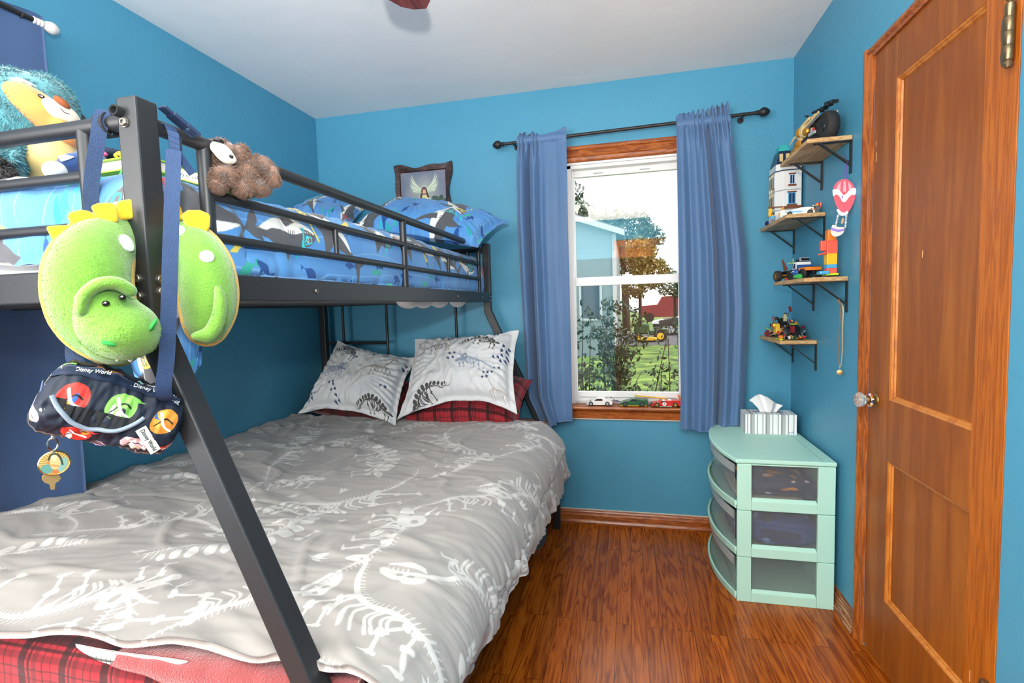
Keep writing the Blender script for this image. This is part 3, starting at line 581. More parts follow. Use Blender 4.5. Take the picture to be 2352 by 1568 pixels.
def shark(cv, o, sc, ang, flip=False, acc='#2fb5c0', big=True):
    G = '#54555a'; Wh = '#e4e2db'; T = lambda P: place(P, o, sc, ang, flip)
    body = spline([(-.55, .02), (-.35, .07), (-.1, .15), (.15, .18), (.38, .13), (.55, .02), (.45, -.07), (.2, -.14), (-.1, -.11), (-.35, -.02), (-.55, -.01)], 6)
    belly = spline([(-.4, .0), (-.1, -.01), (.15, .0), (.36, -.01), (.53, .0), (.45, -.07), (.2, -.14), (-.1, -.11), (-.35, -.03)], 6)
    cv.poly(T([(-.5, .01), (-.78, .26), (-.66, .02), (-.74, -.15)]), G)
    cv.poly(T(body), G); cv.poly(T(belly), Wh)
    cv.poly(T(spline([(-.06, .13), (-.02, .36), (.02, .33), (.16, .16)], 5)), G)
    cv.poly(T(spline([(.08, -.06), (-.08, -.33), (-.02, -.31), (.24, -.1)], 5)), G)
    cv.line(T([(.30, -.045), (.42, -.03), (.5, .0)]), np.array([.012, .012, .006])*sc, '#3a3b40')
    z = [(.30+.018*i, -.045+.004*i+(.022 if i % 2 else -.012)) for i in range(12)]; cv.line(T(z), .008*sc, '#3a3b40')
    p = T([(.38, .055)])[0]; cv.oval(p[0], p[1], .026*sc, .022*sc, Wh); cv.oval(p[0], p[1], .013*sc, .013*sc, '#202226')
    for i in range(4): cv.line(T([(.18-.028*i, -.03), (.165-.028*i, .045)]), .009*sc, '#3c3d42')
    cv.line(T(spline([(.34, .15), (.31, .05), (.35, -.05)], 5)), .028*sc, acc); cv.line(T(spline([(.33, .14), (.27, .26), (.18, .31)], 5)), .026*sc, acc)
    p = T([(.4, .06)])[0]; cv.line(T([(.35, .1), (.45, .08), (.46, .03), (.37, .02), (.34, .07)]), .02*sc, acc)
    cv.poly(T([(-.72, .2), (-.84, .34), (-.74, .34), (-.66, .2)]), '#dcc65a')
GREY = '#989490'
def grey_print():
    cv = Canvas(2.05, 2.35, 900, GREY); wht = '#c1bfbb'; g = np.random.default_rng(5); kinds = ['rex', 'long', 'stego', 'tri']; k = 0; pts = []
    for j in range(8):
        for i in range(6):
            x = .18+i*.345+(.17 if j % 2 else 0)+g.uniform(-.03, .03); y = .12+j*.30+g.uniform(-.03, .03)
            skeleton(cv, (x, y), g.uniform(.34, .44), g.uniform(0, 2*PI), wht, kinds[k % 4], bool(g.integers(2)), GREY); pts.append((x, y)); k += 1
    for _ in range(120):
        x, y = g.uniform(0, 2.05), g.uniform(0, 2.35)
        if min(math.hypot(x-a, y-b) for a, b in pts) > .11: (footprint if g.random() < .6 else lone_bone)(cv, (x, y), g.uniform(.04, .065), g.uniform(0, 6.28), wht)
    n = noise2(*np.meshgrid(np.arange(cv.w)/6, np.arange(cv.h)/2.2)); cv.a *= (1+.012*n[..., None]); return cv.a
def pillow_print(seed):
    bgc = '#cdcecf'; cv = Canvas(.8, .56, 1300, bgc); g = np.random.default_rng(seed)
    sets = [('stego', '#4c4a48', (.56, .42), .26, 0, False), ('long', '#8f8983', (.24, .38), .26, .1, False), ('tri', '#8792a6', (.53, .25), .27, -.1, True), ('rex', '#c3c3c1', (.24, .2), .24, .2, False), ('stego', '#4c4a48', (.2, .05), .28, .3, True), ('long', '#a9a39c', (.72, .06), .2, 0, True)]
    if seed % 2: sets = [('stego', '#4f5560', (.24, .44), .25, -.1, False), ('tri', '#7f8aa0', (.2, .27), .27, .1, False), ('long', '#8f8983', (.58, .33), .28, .2, False), ('rex', '#bcbcba', (.42, .24), .22, 0, True), ('stego', '#4c4a48', (.62, .06), .28, .1, False)]
    for kd, c, o, sc, a, f in sets: skeleton(cv, o, sc, a, c, kd, f, bgc)
    for _ in range(13):
        x, y, a = g.uniform(.04, .76), g.uniform(.04, .52), g.uniform(-1, 1)
        if min(math.hypot(x-s_[2][0], y-s_[2][1]) for s_ in sets) < .10: continue
        for dx, dy in ((0, 0), (.032, .008), (.008, .04), (.04, .042))[:g.integers(2, 5)]: footprint(cv, (x+dx, y+dy), .026, a+g.uniform(-.2, .2), '#22385c')
    return cv.a
def shark_print(seed, w, h, ppm, dens, sc0):
    cv = Canvas(w, h, ppm, '#4a86c2'); g = np.random.default_rng(seed)
    yy, xx = np.mgrid[0:cv.h, 0:cv.w]/ppm; n = noise2(xx*5, yy*5)*.5+noise2(xx*14+9, yy*14)*.25; k = np.clip(n*.9+.25, 0, .75)[..., None]; cv.a = cv.a*(1-k)+rgb('#6aa2d8')*k
    for i in range(int(w/.05)):
        x = i*.05+g.uniform(-.01, .01); P = spline([(x+g.uniform(-.02, .02), y) for y in np.linspace(0, h, 9)], 6); cv.line(P, .0015, '#bcd6f0', .55)
    cells = [(x, y) for x in np.arange(.1, w, dens) for y in np.arange(.08, h, dens*.72)]
    for j, (x, y) in enumerate(cells):
        x += g.uniform(-.03, .03); y += g.uniform(-.03, .03)
        shark(cv, (x, y), sc0*g.uniform(.85, 1.1), g.choice([-1.75, -1.4, 1.4, 1.7, -1.1, 2.7])+g.uniform(-.2, .2), bool(g.integers(2)), ['#2fb5c0', '#d63a36', '#2fb5c0', '#e6cf52'][j % 4])
        for _ in range(5):
            fx, fy = x+g.uniform(.3, .7)*dens, y+g.uniform(-.4, .4)*dens; fish(cv, (fx, fy), sc0*.24, g.uniform(-2, -1), ['#1c4c8d', '#1c4c8d', '#2a9fa8', '#35a796'][g.integers(4)], bool(g.integers(2)))
    return cv.a
def plaid_print(w, h, ppm, period, rot=0):
    yy, xx = np.mgrid[0:int(h*ppm), 0:int(w*ppm)]/ppm
    def band(t):
        t = (t/period) % 1; return .85*((t > .02) & (t < .2))+.8*((t > .26) & (t < .31))+.35*((t > .36) & (t < .48))+.7*((t > .62) & (t < .645))+.5*((t > .8) & (t < .825))
    a = band(xx)[..., None]; b = band(yy)[..., None]; red = rgb('#96202a'); c = red*(1-.62*a)*(1-.62*b)+rgb('#1a1416')*.25*a*b
    n = noise2(xx*160, yy*900)+noise2(xx*900, yy*160); return np.clip(c*(1+.10*n[..., None]), 0, 1).astype(np.float32)
M_grey = img_mat('grey_bone_print', grey_print(), .75, bump=.04, sheen=.15)
M_pilA = img_mat('pale_bone_print', pillow_print(4), .8, bump=.04, sheen=.1); M_pilB = img_mat('pale_bone_print_two', pillow_print(7), .8, bump=.04, sheen=.1)
M_shark = img_mat('blue_shark_print', shark_print(3, 1.6, 2.4, 900, .31, .22), .75, bump=.03, sheen=.15)
M_shpil = img_mat('blue_shark_pillow_print', shark_print(12, .8, .56, 1300, .40, .36), .75, bump=.03, sheen=.15)
M_plaid = img_mat('red_black_plaid', plaid_print(1.6, .6, 900, .105), .9, bump=.05, sheen=.3)
def stripes():
    yy, xx = np.mgrid[0:512, 0:512]/512; k = sst(.35, .65, .5+.5*np.sin(2*PI*(yy*26+.8*noise2(xx*4, yy*4))))[..., None]; return rgb('#d4d5d6')*(1-k)+rgb('#94979c')*k
M_tick = img_mat('grey_striped_ticking', stripes(), .85)

# ------------------------------------------------------------------ cloth
def normals_of(P):
    du = np.gradient(P, axis=0); dv = np.gradient(P, axis=1); n = np.cross(du, dv); return n/np.maximum(np.linalg.norm(n, axis=-1, keepdims=True), 1e-9)
def sheet(name, P, m, parent=None, uv=None, thick=0, flip=False):
    """(nu, nv, 3) grid of points as a cloth; thick adds the underside and its edges"""
    nu, nv = P.shape[:2]
    if uv is None: uv = np.stack(np.meshgrid(np.linspace(0, 1, nu), np.linspace(0, 1, nv), indexing='ij'), -1)
    V = P.reshape(-1, 3); F = grid_faces(nu, nv); U = uv.reshape(-1, 2)
    if thick:
        N = normals_of(P).reshape(-1, 3)*(-1 if flip else 1); V = np.vstack([V, V-N*thick]); U = np.vstack([U, U]); o = nu*nv
        F += [f[::-1] for f in grid_faces(nu, nv, off=o)]
        e = [i*nv for i in range(nu)]+[(nu-1)*nv+j for j in range(1, nv)]+[i*nv+nv-1 for i in range(nu-2, -1, -1)]+[j for j in range(nv-2, 0, -1)]
        F += [(e[i], e[(i+1) % len(e)], o+e[(i+1) % len(e)], o+e[i]) for i in range(len(e))]
    if flip: F = [tuple(f)[::-1] for f in F]
    return mesh_obj(name, V, F, m, parent, U)
def pillow(name, c, thick, m, label, cat, group=None, nu=90, nv=70, flange=.05, seed=0, wr=1.0, lean=None, parent_thing=None, uvs=(0, 1, 0, 1), sag=.5, arch=0):
    """cushion through four corners (near-left, near-right, far-right, far-left): two puffed faces meeting in a flat flange"""
    c = [np.array(q, float) for q in c]
    u = np.linspace(0, 1, nu); v = np.linspace(0, 1, nv); Uu, Vv = np.meshgrid(u, v, indexing='ij')
    a = np.abs(2*Uu-1); b = np.abs(2*Vv-1)
    pin = .055*(1-a**2)*0
    uu = Uu+.045*np.sign(2*Uu-1)*(-(1-b**2))*a**2*.9; vv = Vv+.06*np.sign(2*Vv-1)*(-(1-a**2))*b**2*.9
    B = (c[0][None, None]*((1-uu)*(1-vv))[..., None]+c[1]*(uu*(1-vv))[..., None]+c[2]*(uu*vv)[..., None]+c[3]*((1-uu)*vv)[..., None])
    nrm = np.cross(c[1]-c[0], c[3]-c[0]); nrm /= np.linalg.norm(nrm)
    if lean is not None and nrm@np.array(lean) < 0: nrm = -nrm
    fa = np.clip((1-a)/(2*flange), 0, None); fb = np.clip((1-b)/(2*flange*1.3), 0, None)
    inn = np.clip(np.minimum(fa, fb)-1, 0, None)
    A = np.clip(1-(a/(1-2*flange))**2.6, 0, 1); Bb = np.clip(1-(b/(1-2.6*flange))**2.6, 0, 1); puff = (A*Bb)**.42
    B = B+((1-a**2)*(1-vv)**2*arch)[..., None]*((c[3]-c[0])/np.linalg.norm(c[3]-c[0]))
    W_ = np.linalg.norm(c[1]-c[0]); Hh = np.linalg.norm(c[3]-c[0])
    x = Uu*W_; y = Vv*Hh; sd = seed*7.3
    ang = np.arctan2(2*Vv-1, 2*Uu-1); edge = np.clip(np.maximum(a, b), 0, 1)
    w = wr*(.006*ridge(x*9+sd, y*4+sd)+.0035*ridge(x*22+sd, y*12)+.005*noise2(x*5+sd, y*5)+.006*edge**3*np.sin(ang*34+3*noise2(x*6+sd, y*6)))
    wav = .010*wr*noise2(x*7+3+sd, y*7)*edge**4
    D = nrm[None, None]
    top = B+D*((puff*thick*.62+w*np.clip(puff*2, .25, 1)+wav))[..., None]; bot = B-D*((puff*thick*.38+.001-wav-.5*w*np.clip(puff*2, .25, 1)*0))[..., None]
    top[..., 2] -= sag*.02*puff*(1-Vv)*0
    n = nu*nv; V = np.vstack([top.reshape(-1, 3), bot.reshape(-1, 3)]); F = grid_faces(nu, nv)+[f[::-1] for f in grid_faces(nu, nv, off=n)]
    e = [i*nv for i in range(nu)]+[(nu-1)*nv+j for j in range(1, nv)]+[i*nv+nv-1 for i in range(nu-2, -1, -1)]+[j for j in range(nv-2, 0, -1)]
    F += [(e[i], e[(i+1) % len(e)], n+e[(i+1) % len(e)], n+e[i]) for i in range(len(e))]
    uv = np.stack([uvs[0]+(uvs[1]-uvs[0])*Uu, uvs[2]+(uvs[3]-uvs[2])*Vv], -1).reshape(-1, 2); uv = np.vstack([uv, uv])
    return tag(mesh_obj(name, V, F, m, None, uv), label, cat, group)

# ------------------------------------------------------------------ bunk bed
M_met = mat('charcoal_bed_metal', '#232528', .42, spec=.5, bump=.05, bscale=700)
M_bolt = mat('gunmetal_bolt', '#77756f', .35, metal=.85)
bed = thing('bunk_bed', (.6, -1.1, 0), 'charcoal metal bunk bed with tube guard rails and slanted front legs', 'bunk bed')
PX = 1.092; PYN = -2.143; PYF = -.10; hs = .0195
def sqsweep(mb, pts, h, yh=None):
    """square tube bent in the XZ plane"""
    V = []; n = len(pts)
    for i, (x, y, z) in enumerate(pts):
        d0 = np.array([pts[i][0]-pts[i-1][0], pts[i][2]-pts[i-1][2]]) if i else None
        d1 = np.array([pts[i+1][0]-x, pts[i+1][2]-z]) if i < n-1 else None
        d0 = d1 if d0 is None else d0; d1 = d0 if d1 is None else d1
        d0 = d0/np.linalg.norm(d0); d1 = d1/np.linalg.norm(d1); t = d0+d1; t /= np.linalg.norm(t); k = h/max(t@d0, .3); px, pz = -t[1]*k, t[0]*k
        V += [(x+px, y-(yh or h), z+pz), (x-px, y-(yh or h), z-pz), (x-px, y+(yh or h), z-pz), (x+px, y+(yh or h), z+pz)]
    F = [(0, 1, 2, 3), tuple(4*(n-1)+k for k in (3, 2, 1, 0))]
    for i in range(n-1):
        for k in range(4): F.append((4*i+k, 4*i+4+k, 4*i+4+(k+1) % 4, 4*i+(k+1) % 4))
    return mb.add(V, F)
for y, tp in ((PYN, 1.607), (PYF, 1.607)):
    sqsweep(MB(), [(PX, y, tp), (PX, y, 1.235), (1.455, y, .42), (1.455, y, 0)], hs).build('leg_post', M_met, bed, smooth=False, bev=.003)
    sqsweep(MB(), [(.045, y, tp), (.045, y, 0)], hs).build('post', M_met, bed, smooth=False, bev=.003)
MB().box((PX+.0, PYN+hs, 1.283), (PX+.020, PYF-hs, 1.335)).build('side_beam', M_met, bed, smooth=False, bev=.003)
MB().box((.03, PYN+hs, 1.283), (.05, PYF-hs, 1.335)).build('side_beam', M_met, bed, smooth=False, bev=.003)
for y in (PYN, PYF): MB().box((.045+hs, y-.012, 1.285), (PX-hs, y+.012, 1.34)).build('end_beam', M_met, bed, smooth=False, bev=.003)
r1, r2 = .0135, .0095
Yt = (-2.015, -1.166, -.255)
tr = MB(); tr.tube([(PX, PYN+hs, 1.575), (PX, -1.5, 1.575), (PX, -.30, 1.575), (PX, -.262, 1.568), (PX, -.255, 1.535)], r1, 14); tr.build('guard_rail', M_met, bed)
for y in Yt: MB().cyl((PX, y, 1.335), (PX, y, 1.572), .0125 if y != -.255 else .010, 14).build('rail_post', M_met, bed)
for z in (1.485, 1.405): MB().cyl((PX, -2.015, z), (PX, -.255, z), r2, 12).build('guard_rail', M_met, bed)
for y in (-1.59, -.717): MB().cyl((PX, y, 1.405), (PX, y, 1.485), .0075, 12).build('rail_spindle', M_met, bed)
for y in (PYN, PYF):
    MB().cyl((.045+hs, y, 1.575), (PX-hs, y, 1.575), r1, 14).build('end_rail', M_met, bed)
    for x in (.98, .15): MB().cyl((x, y, 1.34), (x, y, 1.575), .0125, 14).build('rail_post', M_met, bed)
    for z in (1.496, 1.412): MB().cyl((.15, y, z), (.98, y, z), r2, 12).build('end_rail', M_met, bed)
for x in (.177, .466, .9): MB().cyl((x, PYF, 1.285), (x, PYF, .45), .008, 10).build('headboard_bar', M_met, bed)
MB().cyl((.045, PYF, 1.062), (.466, PYF, 1.062), .009, 10).build('headboard_rung', M_met, bed)
for y in (PYN, PYF): MB().box((.045+hs, y-.012, .30), (1.455-hs, y+.012, .36)).build('lower_end_beam', M_met, bed, smooth=False)
for x in (.045, 1.44): MB().box((x-.012, PYN+hs, .30), (x+.012, PYF-hs, .36)).build('lower_side_beam', M_met, bed, smooth=False)
for i in range(12): MB().box((.05, -2.02+i*.165, 1.287), (1.09, -1.985+i*.165, 1.297)).build('slat', M_met, bed, smooth=False)
bl = [(PX+.005, PYN-hs, 1.566, 1), (PX+.007, PYN-hs, 1.319, 1), (PX+.007, PYN-hs, 1.291, 1), (PX+hs, PYN-.002, 1.318, 0), (PX+hs, PYN-.002, 1.298, 0)]
for x, y, z, f in bl:
    ax = (0, -1, 0) if f else (1, 0, 0)
    MB().lathe([(.0078, 0), (.0078, .0025), (.0065, .0026), (.0066, .005), (.0055, .0062), (.0032, .0062), (.003, .004), (0, .004)], (x-(.008 if f else 0), y, z), ax, 18).build('bolt', M_bolt, bed, sharp=30)
for y in (-1.72, -.66, -.27):
    MB().lathe([(.0065, 0), (.0065, .002), (.005, .004), (.003, .004), (.0028, .002), (0, .002)], (PX+.020, y, 1.308), (1, 0, 0), 16).build('bolt', M_bolt, bed)
for z in (1.312, 1.292): MB().lathe([(.006, 0), (.005, .003), (0, .003)], (PX+hs, PYF-.004, z), (1, 0, 0), 12).build('bolt', M_bolt, bed)

# upper bunk: mattress and shark comforter
um = thing('upper_mattress', (.56, -1.1, 1.297), 'grey striped mattress on the upper bunk, mostly hidden by the shark comforter', 'mattress')
mb = MB().box((.06, -2.105, 1.299), (1.066, -.135, 1.44)); mo = mb.build('mattress_body', M_tick, um, smooth=False, bev=.03, seg=4)
me = mo.data; ul = me.uv_layers.new(name='UVMap')
for lp in me.loops:
    v = me.vertices[lp.vertex_index].co; ul.data[lp.index].uv = (v.x+v.y, v.z*2.2+.1*v.x)
for y, w in ((-1.02, .075), (-.88, .07), (-.70, .055), (-.45, .05)):
    MB().ball((1.035, y, 1.30), (.045, w, .042), 16, 10).build('sheet_bulge', M_tick, um)
def drape(nx, ny, x0, xe, rx, hx, y_far, y_near, ry, hy, top, wr, seed, foot=True):
    """cloth over a bed: flat top, rounded over the +X side and (foot) the -Y end; returns points and metric uv"""
    Lx = (xe-rx-x0)+rx*PI/2; s = np.linspace(0, Lx+hx, nx); Ly = (y_far-(y_near+ry))+(ry*PI/2 if foot else ry); t = np.linspace(0, Ly+(hy if foot else 0), ny)
    def path(q, flat, r):
        a = np.clip((q-flat)/r, 0, PI/2); d = np.where(q < flat, q, flat+r*np.sin(a)); z = -r*(1-np.cos(a))-np.clip(q-flat-r*PI/2, 0, None); return d, z
    dx, zx = path(s, xe-rx-x0, rx)
    if foot: dy, zy = path(t, y_far-(y_near+ry), ry)
    else: dy, zy = t, t*0
    X = x0+dx[:, None]+0*dy[None]; Y = y_far-dy[None]+0*dx[:, None]; Z = top+np.minimum(zx[:, None], 0)+np.minimum(zy[None], 0); 
    both = (zx[:, None] < -.001) & (zy[None] < -.001); Z = np.where(both, top-np.sqrt(zx[:, None]**2+zy[None]**2), Z)
    return np.stack([X, Y, Z], -1), np.broadcast_to(s[:, None], X.shape), np.broadcast_to(t[None], X.shape)
P, s_, t_ = drape(170, 330, .03, 1.062, .075, .115, -.16, -2.118, .06, .085, 1.515, 1, 3)
N = normals_of(P); N *= np.sign(N[2:3, 20:21, 2:3])
side = sst(.98, 1.05, s_)
d = .012*noise2(s_*4+1, t_*3)+.006*ridge(s_*6, t_*10+4)*(1-side)+side*(.010*ridge(t_*8+.5*s_, s_*3)+.005*ridge(t_*19, s_*5+3))+.003*noise2(s_*30, t_*30)
d -= .014*np.exp(-((s_-1.175-.006*noise2(t_*3, t_*0))/.007)**2); d -= .012*np.exp(-((t_-.62)/.008)**2)*(s_ < 1.17); d -= .010*np.exp(-((t_-1.35)/.008)**2)*(s_ < 1.17)
P = P+N*np.where(side > .1, np.clip(d, -.02, .006), d)[..., None]
P[..., 2] += .012*noise2(t_*5, t_*0+2)*sst(1.1, 1.25, s_)
P[..., 2] -= .020*sst(.62, .92, s_)*sst(1.25, 1.62, t_)*sst(1.16, 1.05, s_)
sc_ = thing('shark_comforter', (.56, -1.1, 1.33), 'blue comforter printed with grey sharks and small fish on the upper bunk', 'comforter')
sheet('comforter_cover', P, M_shark, sc_, np.stack([s_/1.6, t_/2.4], -1), .022)
# its corner slips out beside the near post and hangs below the beam
fl = [[at(x, y, 1, yy) for x, y in row] for yy, row in ((-2.10, [(300, 690), (345, 690), (400, 690), (455, 700)]), (-2.095, [(296, 780), (345, 790), (405, 800), (452, 770)]), (-2.09, [(305, 850), (350, 880), (405, 880), (450, 800)]), (-2.088, [(340, 880), (366, 930), (410, 920), (444, 838)]))]
Q = np.array(fl); iu = np.linspace(0, 3, 28); q1 = np.stack([spline(Q[:, j], 9) for j in range(4)], 1); q2 = np.stack([spline(q1[i], 9) for i in range(len(q1))], 0)
ii, jj = np.meshgrid(np.arange(q2.shape[0]), np.arange(q2.shape[1]), indexing='ij'); q2[..., 1] += .012*np.sin(jj*.55)*(ii/q2.shape[0])
sheet('hanging_corner', q2, M_shark, sc_, np.stack([.2+jj/28*.12, .3+ii/28*.14], -1), .006)

px_ = lambda x, y, Y: at(x, y, 1, Y)
pillow('shark_pillow', [px_(800, 520, -.50), px_(1098, 568, -.52), px_(1170, 508, -.22), px_(900, 462, -.09)], .15, M_shpil, 'blue pillow with a big grey shark, one corner poking over the guard rail', 'pillow', 'shark print pillows on the upper bunk', seed=2, lean=(0, -.3, 1), flange=.035)
pillow('shark_pillow', [px_(640, 500, -.50), px_(800, 525, -.48), px_(845, 475, -.12), px_(728, 458, -.10)], .10, M_shpil, 'blue shark print pillow flat in the far left corner of the upper bunk', 'pillow', 'shark print pillows on the upper bunk', seed=5, lean=(0, -.3, 1), flange=.035, uvs=(1, 0, 1, 0))

# lower bunk: mattress, plaid sheet, fleece, comforter, pillows
lm = thing('lower_mattress', (.74, -1.1, .365), 'wide lower mattress under a red plaid sheet, showing at the foot', 'mattress')
MB().box((.05, -2.098, .365), (1.425, -.08, .60)).build('mattress_body', mat('mattress_ticking', '#c9c4bb', .9), lm, smooth=False, bev=.05, seg=4)
P, s_, t_ = drape(90, 200, .03, 1.435, .05, .15, -.07, -2.118, .045, .22, .612, 1, 5)
N = normals_of(P); N *= np.sign(N[2:3, 20:21, 2:3]); P = P+N*(.004*noise2(s_*6, t_*6)+.003*ridge(s_*15, t_*6))[..., None]
tag(sheet('plaid_sheet', P, M_plaid, None, np.stack([s_/1.6, t_/.6], -1), .003), 'red and black plaid sheet stretched over the lower mattress, showing at its foot', 'sheet')
M_fleece = mat('red_fleece', '#8c3a3a', .95, sheen=.6, bump=.5, bscale=260, var=.06, vscale=40)
# fleece blanket folded between sheet and comforter, peeping out right of centre
u = np.linspace(0, 1, 90); v = np.linspace(0, 1, 40); Uu, Vv = np.meshgrid(u, v, indexing='ij'); a = Vv*.42
X = .93+Uu*.49; Y = -1.768-np.minimum(a, .345)-.016*np.sin(np.clip((a-.345)/.03, 0, 1)*PI/2); Z = .628-np.clip(a-.345, 0, None)*(.05+1.5*Uu**1.3)-.003*(1-Uu)+.004*noise2(Uu*9, Vv*6)
tag(sheet('fleece_blanket', np.stack([X, Y, Z], -1), M_fleece, None, None, .014), 'folded red fleece blanket peeping out under the grey comforter at the foot', 'blanket')
P, s_, t_ = drape(400, 560, .012, 1.525, .13, .135, -.40, -2.133, .03, .0, .662, 1, 9, foot=False)
N = normals_of(P); N *= np.sign(N[2:3, 20:21, 2:3])
L0 = (1.525-.13-.012); side = sst(L0+.06, L0+.18, s_); hang = sst(L0+.17, L0+.34, s_)
skew = s_*.9+t_*.25
wx, wy = noise2(s_*2.3, t_*2.3+8)*.30, noise2(s_*2.3+5, t_*2.3)*.16
d = .014*noise2(s_*2.6, t_*2.6+5)+.0065*ridge((s_+wx)*1.8+t_*.6, (t_+wy)*5.5-s_*1.0)*(1-side)+.0030*ridge((s_+wx)*4+3, (t_+wy*.6)*12-s_*2.2)*(1-.5*side)+.0016*ridge(s_*9, t_*22+wy*9)
d += .008*np.clip(ridge(s_*3.5+noise2(s_*3, t_*3), t_*3.2+7), 0, 1)**4*(1-side)
d += side*(.007*ridge(t_*13+s_*2, s_*2)+.005*ridge(t_*27-s_*3, s_*4)); d += hang*(.016*ridge(t_*6.5+s_*1.5+.6*noise2(s_*4, t_*3), s_*2.5+1)+.008*noise2(t_*15, s_*9))
seam = L0+.215+.012*noise2(t_*2.2, t_*0+4)
d -= .019*np.exp(-((s_-seam)/.005)**2); d -= .008*np.exp(-((t_-.55-.03*noise2(s_*3, s_*0))/.007)**2)*(s_ < seam); d -= .008*np.exp(-((t_-1.15-.04*noise2(s_*3, s_*0+2))/.007)**2)*(s_ < seam)
P = P+N*d[..., None]
P[..., 2] += .010*noise2(t_*3.1+2, t_*0)*hang+np.interp(t_, [0, .17, .64, .75, 1.1, 1.4, 1.75], [.015, -.02, .055, .06, .088, .085, .10])*hang; P[..., 0] += .012*noise2(t_*3.5, t_*0+9)*hang-.065*hang*sst(1.1, 1.7, t_)
ed = sst(1.60, 1.72, t_)                                    # foot edge: wavy, slightly lifted left of the leg
P[..., 1] += ed*(.018*noise2(s_*4+1, s_*0)+.006*noise2(s_*11, s_*0)); P[..., 2] += ed*(.012*noise2(s_*5, s_*0+3)-.004-.016*sst(.9, .1, s_))
P[..., 2] = np.where(s_ < L0-.02, np.maximum(P[..., 2], .646-.022*ed), P[..., 2])
P[..., 1] -= ed*.024*sst(1.05, .5, s_); P[..., 2] -= ed*.012*sst(1.05, .5, s_)
hp = sst(.10, .0, t_); P[..., 2] += .008*hp*noise2(s_*9, s_*0)
gc = thing('grey_comforter', (.75, -1.2, .40), 'grey comforter printed with white dinosaur skeletons spread over the lower bunk', 'comforter')
sheet('comforter_cover', P, M_grey, gc, np.stack([s_/2.05, t_/2.35], -1), .013)
# pale lining folded out at the foot edge
u = np.linspace(0, 1, 60); v = np.linspace(0, 1, 12); Uu, Vv = np.meshgrid(u, v, indexing='ij'); w_ = np.sin(PI*Uu)**.7*(.9-.35*Uu)
X = .83+Uu*.26; Y = -2.128-.004*Vv*w_-.002*np.sin(Uu*5); Z = .640-.034*Vv*w_
sheet('turned_lining', np.stack([X, Y, Z], -1), M_pilA, gc, np.stack([.3+Uu*.25, .1+Vv*.05], -1), .002)

pillow('plaid_pillow', [px_(690, 940, -.42), px_(905, 985, -.47), (.66, -.13, .83), (.06, -.13, .80)], .15, M_plaid, 'red plaid pillow under the left dinosaur pillow, by the left wall', 'pillow', 'red plaid pillows on the lower bunk', seed=3, lean=(0, -.6, 1), flange=.02, wr=.5, uvs=(0, .42, 0, .8))
pillow('plaid_pillow', [px_(912, 985, -.44), px_(1192, 992, -.46), (1.345, -.13, .85), (.68, -.13, .83)], .21, M_plaid, 'red plaid pillow under the right dinosaur pillow, nearest the curtain', 'pillow', 'red plaid pillows on the lower bunk', seed=6, lean=(0, -.6, 1), flange=.02, wr=.5, uvs=(.45, .9, .1, .9))
pillow('dinosaur_pillow', [px_(683, 948, -.49), px_(908, 978, -.56), px_(955, 822, -.20), px_(776, 782, -.16)], .15, M_pilB, 'pale pillow printed with grey dinosaur skeletons, left of the pair', 'pillow', 'dinosaur print pillows on the lower bunk', nu=120, nv=90, seed=1, lean=(0, -1, .4), wr=1.7, arch=.03)
pillow('dinosaur_pillow', [px_(914, 965, -.57), px_(1188, 950, -.55), px_(1192, 758, -.21), px_(952, 778, -.19)], .16, M_pilA, 'pale pillow printed with dinosaur skeletons, right of the pair beside the curtain', 'pillow', 'dinosaur print pillows on the lower bunk', nu=120, nv=90, seed=8, lean=(0, -1, .4), wr=1.7, arch=.075)

# things under the bed
bx = thing('storage_box', (1.0, -1.5, 0), 'brown storage box with a grey base on the floor under the bed', 'box')
MB().box((.72, -2.09, .055), (1.255, -.985, .285)).build('box_body', mat('brown_box_panel', '#7b4a35', .6), bx, smooth=False, bev=.004)
MB().box((.70, -2.11, 0), (1.278, -.962, .055)).build('box_base', mat('grey_box_base', '#6c7076', .5), bx, smooth=False, bev=.01, seg=3)
def shoe():
    t = thing('shoe', (1.37, -.25, 0), 'dark grey shoe under the bed beside the back right foot', 'shoe')
    P = []; 
    for i, (y, w, h) in enumerate(((-.135, .03, .035), (-.11, .042, .05), (-.05, .046, .06), (.02, .042, .075), (.07, .040, .09), (.11, .036, .095), (.125, .02, .09))):
        P.append([(1.37+w*math.cos(a), -.25-y*0-.0+y*-1*0+ (-.0)+(-y), .02+h*.5+h*.5*math.sin(a)) for a in np.linspace(0, 2*PI, 15)[:-1]])
    P = np.array(P); V = P.reshape(-1, 3); F = grid_faces(7, 14, wrap_v=True)+[tuple(range(14)), tuple(range(6*14, 7*14))[::-1]]
    mesh_obj('upper', V, F, mat('dark_shoe_canvas', '#2e3136', .8), t)
    o = [(1.37+.049*math.cos(a)*(1 if math.sin(a) > 0 else .95), -.25+.139*math.sin(a)) for a in np.linspace(0, 2*PI, 25)[:-1]]
    MB().prism(o, (0, 0, 0), (1, 0, 0), (0, 1, 0), .024).build('sole', mat('shoe_sole', '#5a5d62', .7), t)
shoe()

